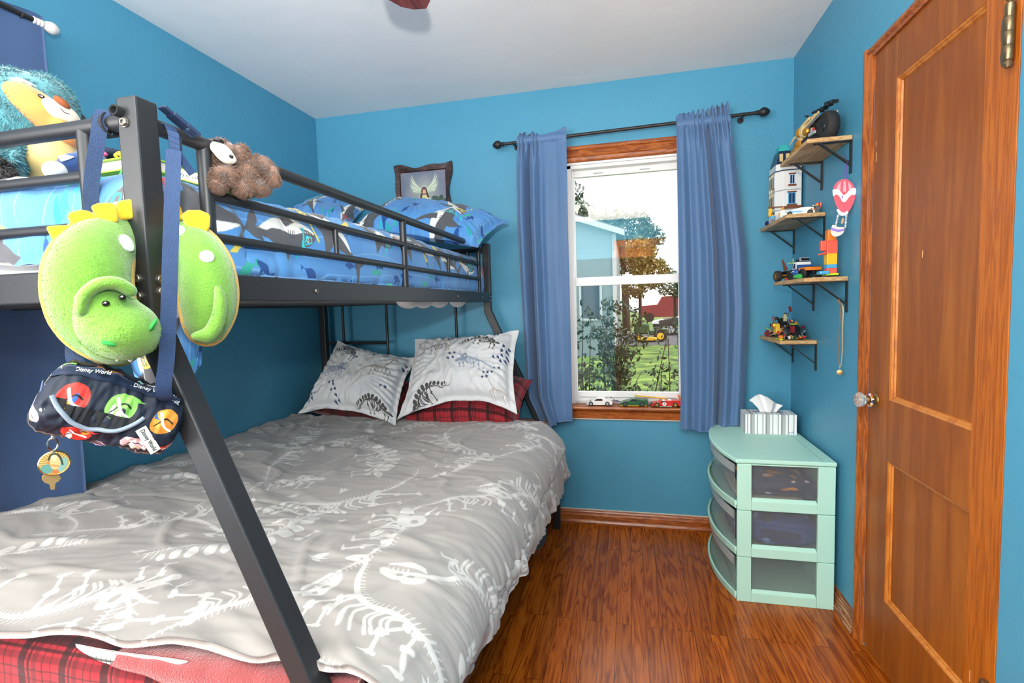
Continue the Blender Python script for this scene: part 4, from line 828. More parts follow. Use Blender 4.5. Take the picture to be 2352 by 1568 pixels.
# ------------------------------------------------------------------ curtains and rods
M_curt = mat('slate_blue_curtain', '#4c6f99', .55, sheen=.25, bump=.05, bscale=420, var=.03, vscale=4, stretch=(1, 1, 1))
M_iron = mat('black_iron', '#1d1c1c', .45, bump=.1, bscale=200)
def interp(x, xs, ys):
    P = spline(np.stack([xs, ys], 1), 12); return np.interp(x, P[:, 0], P[:, 1])
def curtain(name, zs, xl, xr, fold_u, fold_y, amp_top, ruffle, hem, ztop, label, y0=-.085, seed=0, sway=None):
    """zs / xl / xr: left and right edge by height; fold_*: depth of the folds across; ruffle: where the heading is gathered; hem: bottom by u"""
    nu, nv = 260, 170; u = np.linspace(0, 1, nu)[:, None]; v = np.linspace(0, 1, nv)[None]
    bot = np.interp(u[:, 0], *hem)[:, None]; top = ztop(u[:, 0])[:, None]
    Z = top+(bot-top)*v; A = np.interp(-Z, [-2.14, -1.95, -1.2, -.6], [amp_top, .75, 1, 1.1])
    xL = np.interp(-Z, [-z for z in zs], xl); xR = np.interp(-Z, [-z for z in zs], xr)
    f = interp(u[:, 0], fold_u, fold_y)[:, None]; rz = np.interp(u[:, 0], *ruffle)[:, None]
    Y = y0+1.25*A*f+.005*noise2(u*4+seed, Z*1.2)+.0012*noise2(u*14+seed, Z*2.2)*A
    gather = np.exp(-((Z-2.155)/.10)**2)*rz; Y = Y+gather*.011*np.sin(u*88+2*noise2(u*7, Z*0))
    head = sst(2.165, 2.19, Z)*rz; Y = Y-head*.010*np.sin(u*60+1); pinch = np.exp(-((Z-2.152)/.012)**2); Y = Y*(1-.5*pinch)+pinch*.5*(y0-.013); Y = np.where(pinch > .05, np.minimum(Y, y0-.0115*np.minimum(1, pinch*3)), Y)
    X = xL+(xR-xL)*u+A*.007*np.sin(np.cumsum(np.gradient(f[:, 0])*60)[:, None])*np.sin(PI*u)
    Z = Z+head*.012*np.sin(u*70+3)+0*u
    if sway is not None: X = X+sway(u, Z)
    P = np.stack([X, Y, Z], -1)
    t = thing(name, (float(np.mean(xl)), y0, float(bot.min())), label, 'curtain', None)
    sheet('curtain_panel', P, M_curt, t, None, .002)
    # stitched hem line
    k = int(nv*.935); hl = MB(); pts = [P[i, k]+np.array([0, -.0012, 0]) for i in range(0, nu, 3)]; hl.tube(pts, .0007, 5, caps=False); hl.build('hem_stitch', mat('hem_thread', '#3f587f', .8), t)
curtain('curtain', [2.2, 2.0, 1.74, 1.26, .75, .6], [1.285, 1.272, 1.268, 1.281, 1.296, 1.37], [1.553, 1.551, 1.551, 1.552, 1.553, 1.554],
        [0, .08, .17, .22, .27, .34, .42, .50, .62, .8, 1], [.02, -.022, -.012, .045, .040, -.028, -.020, .004, -.006, .003, -.004], .35,
        ([0, .05, .4, .5, 1], [.6, 1, 1, .1, 0]), ([0, .30, .31, .55, .56, 1], [.598, .590, .586, .588, .603, .612]), lambda u: 2.178+.008*np.sin(u*9)+.016*sst(.8, 1, u),
        'slate blue curtain at the left side of the window, by the pillows', seed=3)
curtain('curtain', [2.2, 2.0, 1.74, 1.5, 1.2, .8, .6], [2.108, 2.112, 2.116, 2.118, 2.120, 2.126, 2.122], [2.358, 2.385, 2.415, 2.443, 2.455, 2.44, 2.43],
        [0, .10, .2, .32, .44, .52, .56, .60, .70, .8, .9, 1], [.006, -.008, .010, -.012, -.004, -.024, .032, .028, -.020, -.004, -.014, .018], .45,
        ([0, .3, .42, .95, 1], [.25, .35, 1, 1, .6]), ([0, .55, .565, .6, 1], [.583, .572, .574, .606, .612]), lambda u: 2.196+.006*np.sin(u*8)+.022*sst(.35, .8, u),
        'slate blue curtain at the right side of the window, above the mint drawers', seed=9)
def rod(label, a, b, fin, finm, group=None, fin_a=True):
    a = np.array(a, float); b = np.array(b, float); d = (b-a)/np.linalg.norm(b-a)
    t = thing('curtain_rod', (a+b)/2, label, 'curtain rod', group)
    MB().cyl(a, b, .0085, 16).build('rod', M_iron, t)
    for e, s_, on in ((a, -1, fin_a), (b, 1, True)):
        if on: MB().lathe(fin, e, tuple(d*s_), 20).build('finial', finm, t)
    for k in (.045, .955):
        p = a+(b-a)*k; wall = np.array([p[0], -.001, p[2]]) if abs(d[0]) > .5 else np.array([.001, p[1], p[2]])
        n = (p-wall)/np.linalg.norm(p-wall); mbk = MB().cyl(wall, p-n*.006, .0045, 10).lathe([(0, .005), (.014, .004), (.016, 0)], wall, tuple(n), 14).tube([p+np.array([0, 0, -.011])+.011*(math.cos(q)*n+np.array([0, 0, math.sin(q)])) *1.0+np.array([0, 0, .011]) for q in np.linspace(-PI, 0, 9)], .0025, 8)
        mbk.build('bracket', M_iron, t)
    return t
acorn = [(.0085, -.004), (.012, 0), (.012, .006), (.010, .010), (.013, .014), (.020, .022), (.022, .030), (.020, .042), (.012, .054), (.004, .060), (0, .061)]
rod('black curtain rod with acorn ends above the window', (1.205, -.085, 2.143), (2.485, -.085, 2.165), acorn, M_iron)
bulb = [(.0085, -.03), (.011, -.028), (.011, -.024), (.0085, -.022), (.011, -.018), (.011, -.014), (.009, -.012), (.0115, -.008), (.0115, -.004), (.010, 0), (.015, .008), (.019, .020), (.018, .030), (.012, .040), (0, .044)]
rod('curtain rod with a white bulb shaped end on the left wall', (.085, -2.9, 2.181), (.085, -1.555, 2.181), bulb, mat('white_ceramic_finial', '#d9d3cc', .25), fin_a=False)
# long curtain on the left wall
u = np.linspace(0, 1, 120)[:, None]; z = np.linspace(2.20, .50, 140)[None]
Y = -2.75+u*1.195+0*z; X = .085+(-.022+.026*np.sin(u*20+1.2*noise2(u*5, u*0)))*np.interp(-z, [-2.2, -1.6, -.5], [.15, .6, 1])+.004*noise2(u*9, z*3)
lc = thing('curtain', (.09, -2.15, .5), 'navy blue curtain hanging on the left wall behind the bunk bed', 'curtain')
M_curt2 = mat('navy_blue_curtain', '#3c567f', .6, sheen=.2, bump=.05, bscale=420, var=.03, vscale=4)
sheet('curtain_panel', np.stack([X, Y, z+0*u+.004*np.sin(u*40)], -1), M_curt2, lc, None, .002)

# ------------------------------------------------------------------ framed print on the back wall
def angel_print():
    cv = Canvas(.29, .36, 2600, '#6a7387'); yy, xx = np.mgrid[0:cv.h, 0:cv.w]/2600
    k = np.clip(.5+noise2(xx*14, yy*12)*.8+.4*noise2(xx*34, yy*30), 0, 1)[..., None]; cv.a = cv.a*(1-.5*k)+rgb('#8e8a94')*.5*k
    k = sst(.16, .0, np.hypot(xx-.15, yy-.22))[..., None]*.55; cv.a = cv.a*(1-k)+rgb('#cfd0b8')*k
    for _ in range(60):
        cv.oval(RNG.uniform(.20, .29), RNG.uniform(.02, .19)*1.0, .014, .012, ['#33453a', '#3f5545', '#4a6156'][RNG.integers(3)], RNG.uniform(0, 3), .7)
    for s_ in (-1, 1):
        for i in range(9):
            a = np.array([.150+s_*.014, .225]); L = .165-.012*i; an = (1.02-.13*i); tip = a+np.array([s_*math.cos(an)*L*.72, math.sin(an)*L*.8])
            cv.line(spline([a, a*.5+tip*.5+np.array([s_*.012, .004]), tip], 6), np.linspace(.020, .003, 13), ['#c5cdb4', '#dde0c6', '#b0bda4'][i % 3], .85)
    cv.poly(spline([(.118, .0), (.108, .09), (.125, .15), (.135, .20), (.150, .208), (.166, .200), (.180, .155), (.20, .09), (.205, .0)], 6), '#d9cd94')
    for x0, x1 in ((.13, .12), (.145, .15), (.16, .175), (.172, .192)): cv.line([(x0+.006, .19), (x1, .01)], .004, '#b5a566', .8)
    for s_ in (-1, 1): cv.line(spline([(.15+s_*.022, .19), (.15+s_*.045, .15), (.15+s_*.06, .10)], 5), [.018]*10+[.010], '#e6dca6')
    cv.oval(.15, .232, .017, .024, '#5a3a2c'); cv.line(spline([(.137, .235), (.132, .205), (.128, .19)], 4), .012, '#5a3a2c'); cv.line(spline([(.163, .235), (.17, .205), (.176, .192)], 4), .012, '#5a3a2c'); cv.oval(.150, .228, .0105, .0155, '#d3a98d')
    t = np.linspace(0, 2*PI, 40); cv.line(np.stack([.15+.026*np.cos(t), .243+.026*np.sin(t)], 1), .0018, '#ece8c4', .8)
    return cv.a
pf_ = thing('picture_frame', (.694, -.015, 1.75), 'dark wooden frame with a winged figure print above the upper pillows', 'picture')
x0, x1, z0, z1 = .512, .876, 1.695, 2.105
def wav(a, b, n, f): return [f(t) for t in np.linspace(0, 1, n)[:-1]]
def edge(t): return .020*(.5-.5*math.cos(2*PI*t))*1.0+.008*math.sin(2*PI*t*2)
out = [(x0+(x1-x0)*t, z0+edge(t)*.7) for t in np.linspace(0, 1, 24)[:-1]]+[(x1-edge(t)*.8, z0+(z1-z0)*t) for t in np.linspace(0, 1, 24)[:-1]]+[(x1-(x1-x0)*t, z1-edge(t)*.9) for t in np.linspace(0, 1, 24)[:-1]]+[(x0+edge(t)*.8, z1-(z1-z0)*t) for t in np.linspace(0, 1, 24)[:-1]]
ix0, ix1, iz0, iz1 = x0+.042, x1-.042, z0+.045, z1-.045; n = len(out)
inn = []
for i in range(n):
    k, t = divmod(i, 23); t = t/23; inn.append([(ix0+(ix1-ix0)*t, iz0), (ix1, iz0+(iz1-iz0)*t), (ix1-(ix1-ix0)*t, iz1), (ix0, iz1-(iz1-iz0)*t)][k])
rings = [([(p[0], -.001, p[1]) for p in out]), ([(p[0], -.016, p[1]) for p in out]), [(p[0]*.93+q[0]*.07, -.021, p[1]*.93+q[1]*.07) for p, q in zip(out, inn)], [(p[0]*.15+q[0]*.85, -.018, p[1]*.15+q[1]*.85) for p, q in zip(out, inn)], [(q[0], -.011, q[1]) for q in inn]]
V = np.array(rings).reshape(-1, 3); F = [(a*n+i, a*n+(i+1) % n, (a+1)*n+(i+1) % n, (a+1)*n+i) for a in range(4) for i in range(n)]
mesh_obj('frame', V, F, wood('dark_walnut_frame', '#3a2019', '#27130e', '#52302a', (3, 8, 8), .25, 4, coat=.4), pf_, sharp=40)
mesh_obj('print', [(ix0-.004, -.010, iz0-.004), (ix1+.004, -.010, iz0-.004), (ix1+.004, -.010, iz1+.004), (ix0-.004, -.010, iz1+.004)], [(0, 1, 2, 3)], img_mat('winged_figure_print', angel_print(), .35), pf_, uv=[(0, 0), (1, 0), (1, 1), (0, 1)], smooth=False)

# ------------------------------------------------------------------ ceiling fan (one blade tip shows in the picture)
fan = thing('ceiling_fan', (1.37, -1.86, H), 'ceiling fan with reddish wood blades at the top of the photo', 'fan')
M_blade = wood('mahogany_blade', '#6e3226', '#4f2019', '#86443a', (8, 1.2, 4), .35, 4); M_fanm = mat('bronze_fan_metal', '#4b3a2c', .4, metal=.7)
MB().lathe([(.065, 0), (.065, -.03), (.03, -.05), (.012, -.055), (.012, -.12), (.05, -.13), (.095, -.15), (.10, -.20), (.08, -.235), (.04, -.245), (0, -.247)], (1.37, -1.86, H), (0, 0, 1), 32).build('motor_housing', M_fanm, fan)
shape = [(.17, -.045), (.40, -.062), (.56, -.068), (.600, -.052), (.612, -.012), (.604, .028), (.575, .060), (.40, .060), (.17, .045)]
a0 = math.atan2(-1.272+1.86, 1.20-1.37)
for k in range(5):
    a = a0+k*2*PI/5; ux = np.array([math.cos(a), math.sin(a), 0]); uy = np.array([-math.sin(a), math.cos(a), .10])
    MB().prism(shape, np.array([1.37, -1.86, 2.205]), ux, uy, .007).build('fan_blade', M_blade, fan, smooth=False, bev=.002)
    MB().prism([(.07, -.018), (.2, -.03), (.2, .03), (.07, .018)], np.array([1.37, -1.86, 2.2165]), ux, uy, .004).build('blade_iron', M_fanm, fan, smooth=False)
for k in range(3):
    a = a0+.4+k*2*PI/3; c = np.array([1.37+.085*math.cos(a), -1.86+.085*math.sin(a), 2.165])
    MB().lathe([(.016, .03), (.022, .01), (.045, -.04), (.058, -.085), (.055, -.088), (.042, -.04), (.018, .008)], c, (0, 0, 1), 20).build('lamp_shade', mat('frosted_lamp_glass', '#efe9dc', .4, alpha=.8), fan)
MB().cyl((1.33, -1.80, 2.2), (1.33, -1.80, 2.05), .0012, 6).ball((1.33, -1.80, 2.045), .006, 8, 6).build('pull_chain', M_fanm, fan)

# ------------------------------------------------------------------ mint drawer unit and what is in and on it
M_mint = mat('mint_plastic', '#b2e0d0', .42, spec=.4)
M_mint2 = mat('frosted_clear_plastic', '#868c91', .3, alpha=.24, var=.04, vscale=5)
M_front = mat('clear_front_plastic', '#8d9498', .12, alpha=.30)
dr = thing('drawer_unit', (2.47, -.36, 0), 'mint green three drawer plastic storage unit in the corner beside the door', 'drawers')
DX0, DX1, DYN, DYF = 2.29, 2.652, -.655, -.06; zt = [0, .193, .391, .588]
for i in range(3):
    a, b = zt[i], zt[i+1]-.002; m_ = MB()
    for yy, s_ in ((DYN, 1), (DYF, -1)):
        ya, yb = (yy, yy+.016) if s_ > 0 else (yy-.016, yy)
        m_.box((DX0, ya, a), (DX0+.055, yb, b)).box((DX1-.062, ya, a), (DX1, yb, b)).box((DX0+.055, ya, a), (DX1-.062, yb, a+.040))
        # sloping ledge under the window
        if s_ > 0: m_.add([(DX0+.055, DYN, a+.040), (DX1-.062, DYN, a+.040), (DX1-.066, DYN+.014, a+.052), (DX0+.059, DYN+.014, a+.052), (DX0+.055, DYN+.016, a+.03), (DX1-.062, DYN+.016, a+.03)], [(0, 1, 2, 3), (3, 2, 5, 4), (0, 3, 4), (1, 5, 2), (0, 4, 5, 1)])
        if i == 2: m_.box((DX0+.055, ya, b-.006), (DX1-.062, yb, b))
    m_.box((DX1-.006, DYN+.016, a), (DX1, DYF-.016, b)).box((DX0+.012, DYN+.016, a), (DX1-.006, DYF-.016, a+.005))
    fr_ = m_.build('tier_frame', M_mint, dr, smooth=False, bev=.003)
    MB().box((DX0+.05, DYN+.0125, a+.035), (DX1-.06, DYN+.0145, b)).build('side_window', M_mint2, fr_, smooth=False)
    def arc(t, out): return (DX0-.004-out*(1-(2*t-1)**2), DYN+.012+(DYF-DYN-.024)*t)
    lip = MB(); ts = np.linspace(0, 1, 25); fc = [arc(t, .046) for t in ts]; bk = [(DX0+.010, p[1]) for p in fc]
    lip.prism([*fc, *bk[::-1]][::-1], (0, 0, a+.004), (1, 0, 0), (0, 1, 0), .012)
    f2 = [arc(t, .058) for t in ts]; z0_, z1_ = a+.002, a+.034
    Vv = [(p[0], p[1], z0_) for p in f2]+[(p[0]-.004, p[1], z1_) for p in f2]+[(p[0]+.006, p[1], z1_) for p in f2]+[(p[0]+.008, p[1], z0_) for p in f2]; q = len(ts)
    lip.add(Vv, [(k*q+j, k*q+j+1, ((k+1) % 4)*q+j+1, ((k+1) % 4)*q+j) for k in range(4) for j in range(q-1)]+[(0, q, 2*q, 3*q), (4*q-1, 3*q-1, 2*q-1, q-1)])
    dw = lip.build('drawer', M_mint, dr, smooth=False, bev=.002)
    f3 = [arc(t, .044) for t in np.linspace(.02, .98, 25)]; q = 25
    Vv = [(p[0], p[1], a+.016) for p in f3]+[(p[0], p[1], b-.012) for p in f3]+[(p[0]+.004, p[1], b-.012) for p in f3]+[(p[0]+.004, p[1], a+.016) for p in f3]
    mesh_obj('drawer_front', Vv, [(k*q+j, k*q+j+1, ((k+1) % 4)*q+j+1, ((k+1) % 4)*q+j) for k in range(4) for j in range(q-1)]+[(0, q, 2*q, 3*q), (4*q-1, 3*q-1, 2*q-1, q-1)], M_front, dw, smooth=True, sharp=40)
    f4 = [arc(t, .045) for t in np.linspace(.02, .98, 25)]
    Vv = [(p[0]-.0015, p[1], b-.045) for p in f4]+[(p[0]-.0015, p[1], b-.010) for p in f4]+[(p[0]+.003, p[1], b-.010) for p in f4]+[(p[0]+.003, p[1], b-.045) for p in f4]
    mesh_obj('drawer_rim', Vv, [(k*q+j, k*q+j+1, ((k+1) % 4)*q+j+1, ((k+1) % 4)*q+j) for k in range(4) for j in range(q-1)], mat('grey_plastic_rim', '#a3acab', .35), dw, sharp=40)
ts = np.linspace(0, 1, 31); o1 = [(DX0-.006-.052*(1-(2*t-1)**2), DYN-.004+(DYF-DYN+.008)*t) for t in ts]+[(DX1+.003, DYF+.004), (DX1+.003, DYN-.004)]
MB().prism(o1[::-1], (0, 0, .588), (1, 0, 0), (0, 1, 0), .018).build('top_plate', M_mint, dr, smooth=False, bev=.005, seg=3)
MB().box((DX1-.045, DYN+.01, .6055), (DX1-.043, DYF-.01, .6068)).build('top_groove', mat('mint_seam', '#86b9a7', .5), dr, smooth=False)
def cloth_pile(label, c, r, base, spots, seed, name='folded_shirt', cat='clothes'):
    g = np.random.default_rng(seed); n, m_ = 60, 34; cv = Canvas(1, .5, 256, base)
    for col, k, sz in spots:
        for _ in range(k): cv.oval(g.uniform(0, 1), g.uniform(.1, .45), g.uniform(.5, 1.3)*sz, g.uniform(.5, 1)*sz, col, g.uniform(0, 3))
    th = np.linspace(0, 2*PI, n); ph = np.linspace(-PI/2, PI/2, m_); T, Pp = np.meshgrid(th, ph, indexing='ij')
    sg = lambda w, e: np.sign(w)*np.abs(w)**e
    w_ = 1+.10*noise2(np.cos(T)*2+seed, Pp*2)+.08*ridge(np.sin(T)*2+np.cos(T), Pp*3+seed)
    X = c[0]+r[0]*sg(np.cos(T), .5)*sg(np.cos(Pp), .5)*np.minimum(w_, 1.04); Y_ = c[1]+r[1]*sg(np.sin(T), .5)*sg(np.cos(Pp), .5)*np.minimum(w_, 1.04); Z = c[2]+r[2]*sg(np.sin(Pp), .7)*w_*np.where(Pp > 0, 1, .96); Z = np.maximum(Z, c[2]-r[2])
    uv = np.stack([T/(2*PI), .5*(Pp/PI+.5)*2*.5+.0], -1); uv[..., 1] = (Pp/PI+.5)
    tag(sheet(name, np.stack([X, Y_, Z], -1)[:, ::-1], img_mat('cloth_print_%d' % seed, cv.a, .9), None, uv[:, ::-1]), label, cat)
cloth_pile('navy shirt with an orange print in the top mint drawer, seen through its side', (2.45, -.40, .476), (.125, .22, .045), '#343a55', [('#f2953c', 30, .026), ('#e9d9b8', 12, .012), ('#d8d8e6', 8, .01)], 41)
cloth_pile('cream folded cloth beneath the navy shirt in the top mint drawer', (2.44, -.40, .413), (.13, .225, .016), '#c9bfa6', [('#ddd6c4', 12, .05)], 42, 'folded_cloth')
cloth_pile('blue and white shirt at the wall side of the top mint drawer', (2.585, -.38, .445), (.042, .2, .04), '#2a3050', [('#6d8fd6', 20, .03), ('#dfe5f2', 8, .02)], 43)
cloth_pile('dark blue crumpled clothes filling the middle mint drawer', (2.49, -.38, .268), (.145, .22, .062), '#34508c', [('#4f7cc8', 10, .06), ('#24305a', 8, .06), ('#79a8ea', 6, .03)], 44, 'crumpled_clothes')
cloth_pile('grey shirt with white pattern at the front of the middle mint drawer', (2.335, -.42, .262), (.035, .18, .058), '#5b6a8a', [('#d9dde6', 40, .012), ('#7da2cf', 10, .02)], 45)

# tissue box
def box_stripes():
    cv = Canvas(.23, .10, 2000, '#eceeed'); x = 0.0
    for w_, c in [(.008, '#eceeed'), (.004, '#9b9e9f'), (.010, '#f1f2f1'), (.006, '#909394'), (.014, '#b4b6b6'), (.010, '#f1f2f1'), (.004, '#909394'), (.012, '#f1f2f1')]*5:
        cv.poly([(x, 0), (x+w_, 0), (x+w_, .1), (x, .1)], c); x += w_
    return cv.a
tb = thing('tissue_box', (2.525, -.175, .606), 'grey and white striped tissue box on top of the mint drawers', 'tissue box')
tx0, tx1, ty0, ty1, tz0, tz1 = 2.408, 2.634, -.235, -.118, .6062, .702
V = [(tx0, ty0, tz0), (tx1, ty0, tz0), (tx1, ty0, tz1), (tx0, ty0, tz1), (tx0, ty1, tz0), (tx1, ty1, tz0), (tx1, ty1, tz1), (tx0, ty1, tz1)]
VV = []; UU = []; FF = []
for f, fu in (((0, 1, 2, 3), 0), ((5, 4, 7, 6), 0), ((4, 0, 3, 7), 1), ((1, 5, 6, 2), 1), ((3, 2, 6, 7), 2), ((4, 5, 1, 0), 2)):
    k = len(VV)
    for i in f: p = V[i]; VV.append(p); UU.append(((p[0]-tx0)/.23, (p[2]-tz0)/.1) if fu != 1 else ((p[1]-ty0)/.23, .5))
    FF.append((k, k+1, k+2, k+3))
mesh_obj('carton', VV, FF, img_mat('striped_carton_print', box_stripes(), .5), tb, uv=UU, smooth=False)
oc, orx, ory = (2.521, -.176, tz1+.0005), .07, .03
MB().prism([(oc[0]+orx*math.cos(a), oc[1]+ory*math.sin(a)) for a in np.linspace(0, 2*PI, 33)[:-1]], (0, 0, tz1+.0002), (1, 0, 0), (0, 1, 0), .0006).build('opening', mat('tissue_slot_film', '#8d9498', .2), tb, smooth=False)
u = np.linspace(0, 1, 40)[:, None]; v = np.linspace(0, 1, 30)[None]
X = oc[0]-.035+.075*u+(u-.5)*.075*v**1.2-.012*v*v; Y = oc[1]+(.014*np.sin(u*7)+.010*np.sin(u*15+2))*(.4+v)-.012*v; Z = oc[2]+.078*v*(1-.25*(2*u-1)**2+.22*np.sin(u*5+.6))-.012*v*v*np.abs(2*u-1)+.003*noise2(u*8, v*6)
sheet('tissue', np.stack([X, Y, Z], -1), mat('tissue_paper', '#f2f2f1', .9), tb, None, .0006)
text_part('lettering', 'puffs', .013, mat('blue_lettering', '#5c8ec8', .5), tb, (2.612, ty0-.0003, .617), (1, 0, 0), (0, 0, 1), .0002)

# ------------------------------------------------------------------ wall shelves
M_oak = wood('pale_shelf_oak', '#c09a68', '#a07a4c', '#d6b586', (3, 1.3, 14), .5, 6)
M_brk = mat('black_steel_bracket', '#232425', .5)
def shelf(yn, yf, z, label, bn=.013, bf=.05):
    t = thing('wall_shelf', (W-.077, (yn+yf)/2, z), label, 'shelf', 'small oak shelves on black brackets')
    MB().box((W-.152, yn, z-.017), (W-.001, yf, z)).build('board', M_oak, t, smooth=False, bev=.0035, seg=3)
    for y in (yn+bn, yf-bf):
        b = MB(); w = .0105
        b.box((W-.0035, y-w, z-.137), (W-.0005, y+w, z-.0172)).box((W-.125, y-w, z-.0205), (W-.0035, y+w, z-.0172))
        p = np.array([W-.105, y, z-.0205]); q = np.array([W-.0035, y, z-.105]); d = (q-p)/np.linalg.norm(q-p); nn = np.array([-d[2], 0, d[0]])*.0015
        b.add([p-nn+[0, -w, 0], p+nn+[0, -w, 0], p+nn+[0, w, 0], p-nn+[0, w, 0], q-nn+[0, -w, 0], q+nn+[0, -w, 0], q+nn+[0, w, 0], q-nn+[0, w, 0]], [(0, 1, 2, 3), (7, 6, 5, 4), (0, 4, 5, 1), (1, 5, 6, 2), (2, 6, 7, 3), (3, 7, 4, 0)])
        for dz in (.035, .122): b.lathe([(.0035, 0), (.0025, .0015), (0, .0016)], (W-.0035, y, z-dz), (-1, 0, 0), 10)
        b.build('bracket', M_brk, t, smooth=False)
shelf(-.696, -.345, 1.849, 'oak wall shelf highest on the right wall, holding the golden motorbike')
shelf(-.446, -.006, 1.613, 'oak wall shelf second from top, holding the toy tower', bf=.025)
shelf(-.681, -.265, 1.333, 'oak wall shelf third from top, holding the toy pickup')
shelf(-.367, -.006, 1.067, 'oak wall shelf lowest in the corner, holding the heap of toy parts', bf=.025)

# ------------------------------------------------------------------ soft toys
class View:
    """upright frame at the place a pixel shows on plane axis = val: right, up, and towards the viewer, in metres per pixel"""
    def __init__(s, x, y, axis, val):
        s.o = at(x, y, axis, val); d = CAM-s.o; d[2] = 0; s.n = d/np.linalg.norm(d); s.u = np.array([0, 0, 1.]); s.r = np.cross(s.u, s.n)
        s.k = float((s.o-CAM)@CF)/FPX; s.kx = s.k*abs(float(s.n@CF))/math.hypot(CF[0], CF[1])
    def __call__(s, x, y, dep=0.0):
        v = CF+(x-1176)/FPX*CR-(y-784)/FPX*CU; q = s.o+s.n*dep; t = ((q-CAM)@s.n)/(v@s.n); return CAM+t*v
    def R(s, ang=0):
        """turn in the picture plane (degrees, counter-clockwise): columns right, up, towards"""
        a = math.radians(ang); r = s.r*math.cos(a)+s.u*math.sin(a); u = -s.r*math.sin(a)+s.u*math.cos(a); return np.stack([r, u, s.n], 1)
    def ball(s, mb, x, y, dep, rx, ry, rd, ang=0, n=20, m=14):
        c_, s_ = math.cos(math.radians(ang)), math.sin(math.radians(ang)); return mb.ball(s(x, y, dep), (rx*math.hypot(s.kx*c_, s.k*s_), ry*math.hypot(s.k*c_, s.kx*s_), rd), n, m, s.R(ang))
def fuse(mb, voxel, smooth=6):
    """merge overlapping lumps into one stuffed skin"""
    V = np.concatenate(mb.V); me = bpy.data.meshes.new('lump'); me.from_pydata(V.tolist(), [], mb.F); o = bpy.data.objects.new('lump', me); COL.objects.link(o)
    a = o.modifiers.new('r', 'REMESH'); a.mode = 'VOXEL'; a.voxel_size = voxel
    b = o.modifiers.new('s', 'SMOOTH'); b.factor = .5; b.iterations = smooth
    dg = bpy.context.evaluated_depsgraph_get(); m2 = bpy.data.meshes.new_from_object(o.evaluated_get(dg)); bpy.data.objects.remove(o)
    n = len(m2.vertices); V = np.empty(n*3); m2.vertices.foreach_get('co', V); N = np.empty(n*3); m2.vertices.foreach_get('normal', N)
    F = [tuple(p.vertices) for p in m2.polygons]; bpy.data.meshes.remove(m2); return V.reshape(-1, 3), F, N.reshape(-1, 3)
def furry(name, V, F, N, m, parent, n, length, width, seed, droop=.3, lay=(0, 0, -1)):
    """stuffed skin with tufts of pile standing on it, as one mesh"""
    g = np.random.default_rng(seed); Fq = np.array([f if len(f) == 4 else (*f, f[-1]) for f in F]); idx = g.integers(0, len(Fq), n); w = g.dirichlet((1, 1, 1, 1), n)
    P = (V[Fq[idx]]*w[..., None]).sum(1); Nn = (N[Fq[idx]]*w[..., None]).sum(1); Nn /= np.linalg.norm(Nn, axis=1)[:, None]
    lump = np.stack([noise2(P[:, 0]*45+7*k, P[:, 2]*45+P[:, 1]*30) for k in range(3)], 1)
    d = .55*Nn+droop*np.array(lay)+.9*lump+g.normal(size=(n, 3))*.18; d /= np.linalg.norm(d, axis=1)[:, None]
    sd = np.cross(d, g.normal(size=(n, 3))); sd /= np.linalg.norm(sd, axis=1)[:, None]; L = length*g.uniform(.5, 1.2, n)[:, None]
    T = np.stack([P-sd*width-Nn*.001, P+sd*width-Nn*.001, P+d*L*.6+sd*width*.5, P+d*L], 1).reshape(-1, 3)
    o = len(V); TF = [(o+4*i, o+4*i+1, o+4*i+2, o+4*i+3) for i in range(n)]
    return mesh_obj(name, np.vstack([V, T]), list(F)+TF, m, parent)
def skin(name, mb, m, parent, voxel, smooth=6, fur=None, disp=0, dsc=60):
    V, F, N = fuse(mb, voxel, smooth)
    if disp: V = V+N*(disp*noise2(V[:, 0]*dsc+V[:, 1]*dsc*.7, V[:, 2]*dsc))[:, None]
    if fur: return furry(name, V, F, N, m, parent, *fur)
    return mesh_obj(name, V, F, m, parent)
def polyflap(mb, vw, pts, dep, th):
    """thick felt shape cut along pixels, at one distance"""
    A = [vw(x, y, dep) for x, y in pts]; B = [a-vw.n*th for a in A]; k = len(A)
    return mb.add(A+B, [tuple(range(k))[::-1], tuple(range(k, 2*k))]+[(i, (i+1) % k, k+(i+1) % k, k+i) for i in range(k)])
def ribbon(mb, pts, wdir, w, th):
    """flat webbing along points; wdir = direction(s) of its width"""
    pts = np.array(pts, float); W_ = np.array(wdir, float); W_ = np.broadcast_to(W_, pts.shape); T = np.gradient(pts, axis=0); N_ = np.cross(T, W_); N_ /= np.linalg.norm(N_, axis=1)[:, None]
    Wn = W_/np.linalg.norm(W_, axis=1)[:, None]; V = []
    for p, a, b in zip(pts, Wn, N_): V += [p-a*w/2-b*th/2, p+a*w/2-b*th/2, p+a*w/2+b*th/2, p-a*w/2+b*th/2]
    n = len(pts); F = [(0, 3, 2, 1), tuple(4*(n-1)+k for k in range(4))]
    for i in range(n-1):
        for k in range(4): F.append((4*i+k, 4*i+(k+1) % 4, 4*i+4+(k+1) % 4, 4*i+4+k))
    return mb.add(V, F)

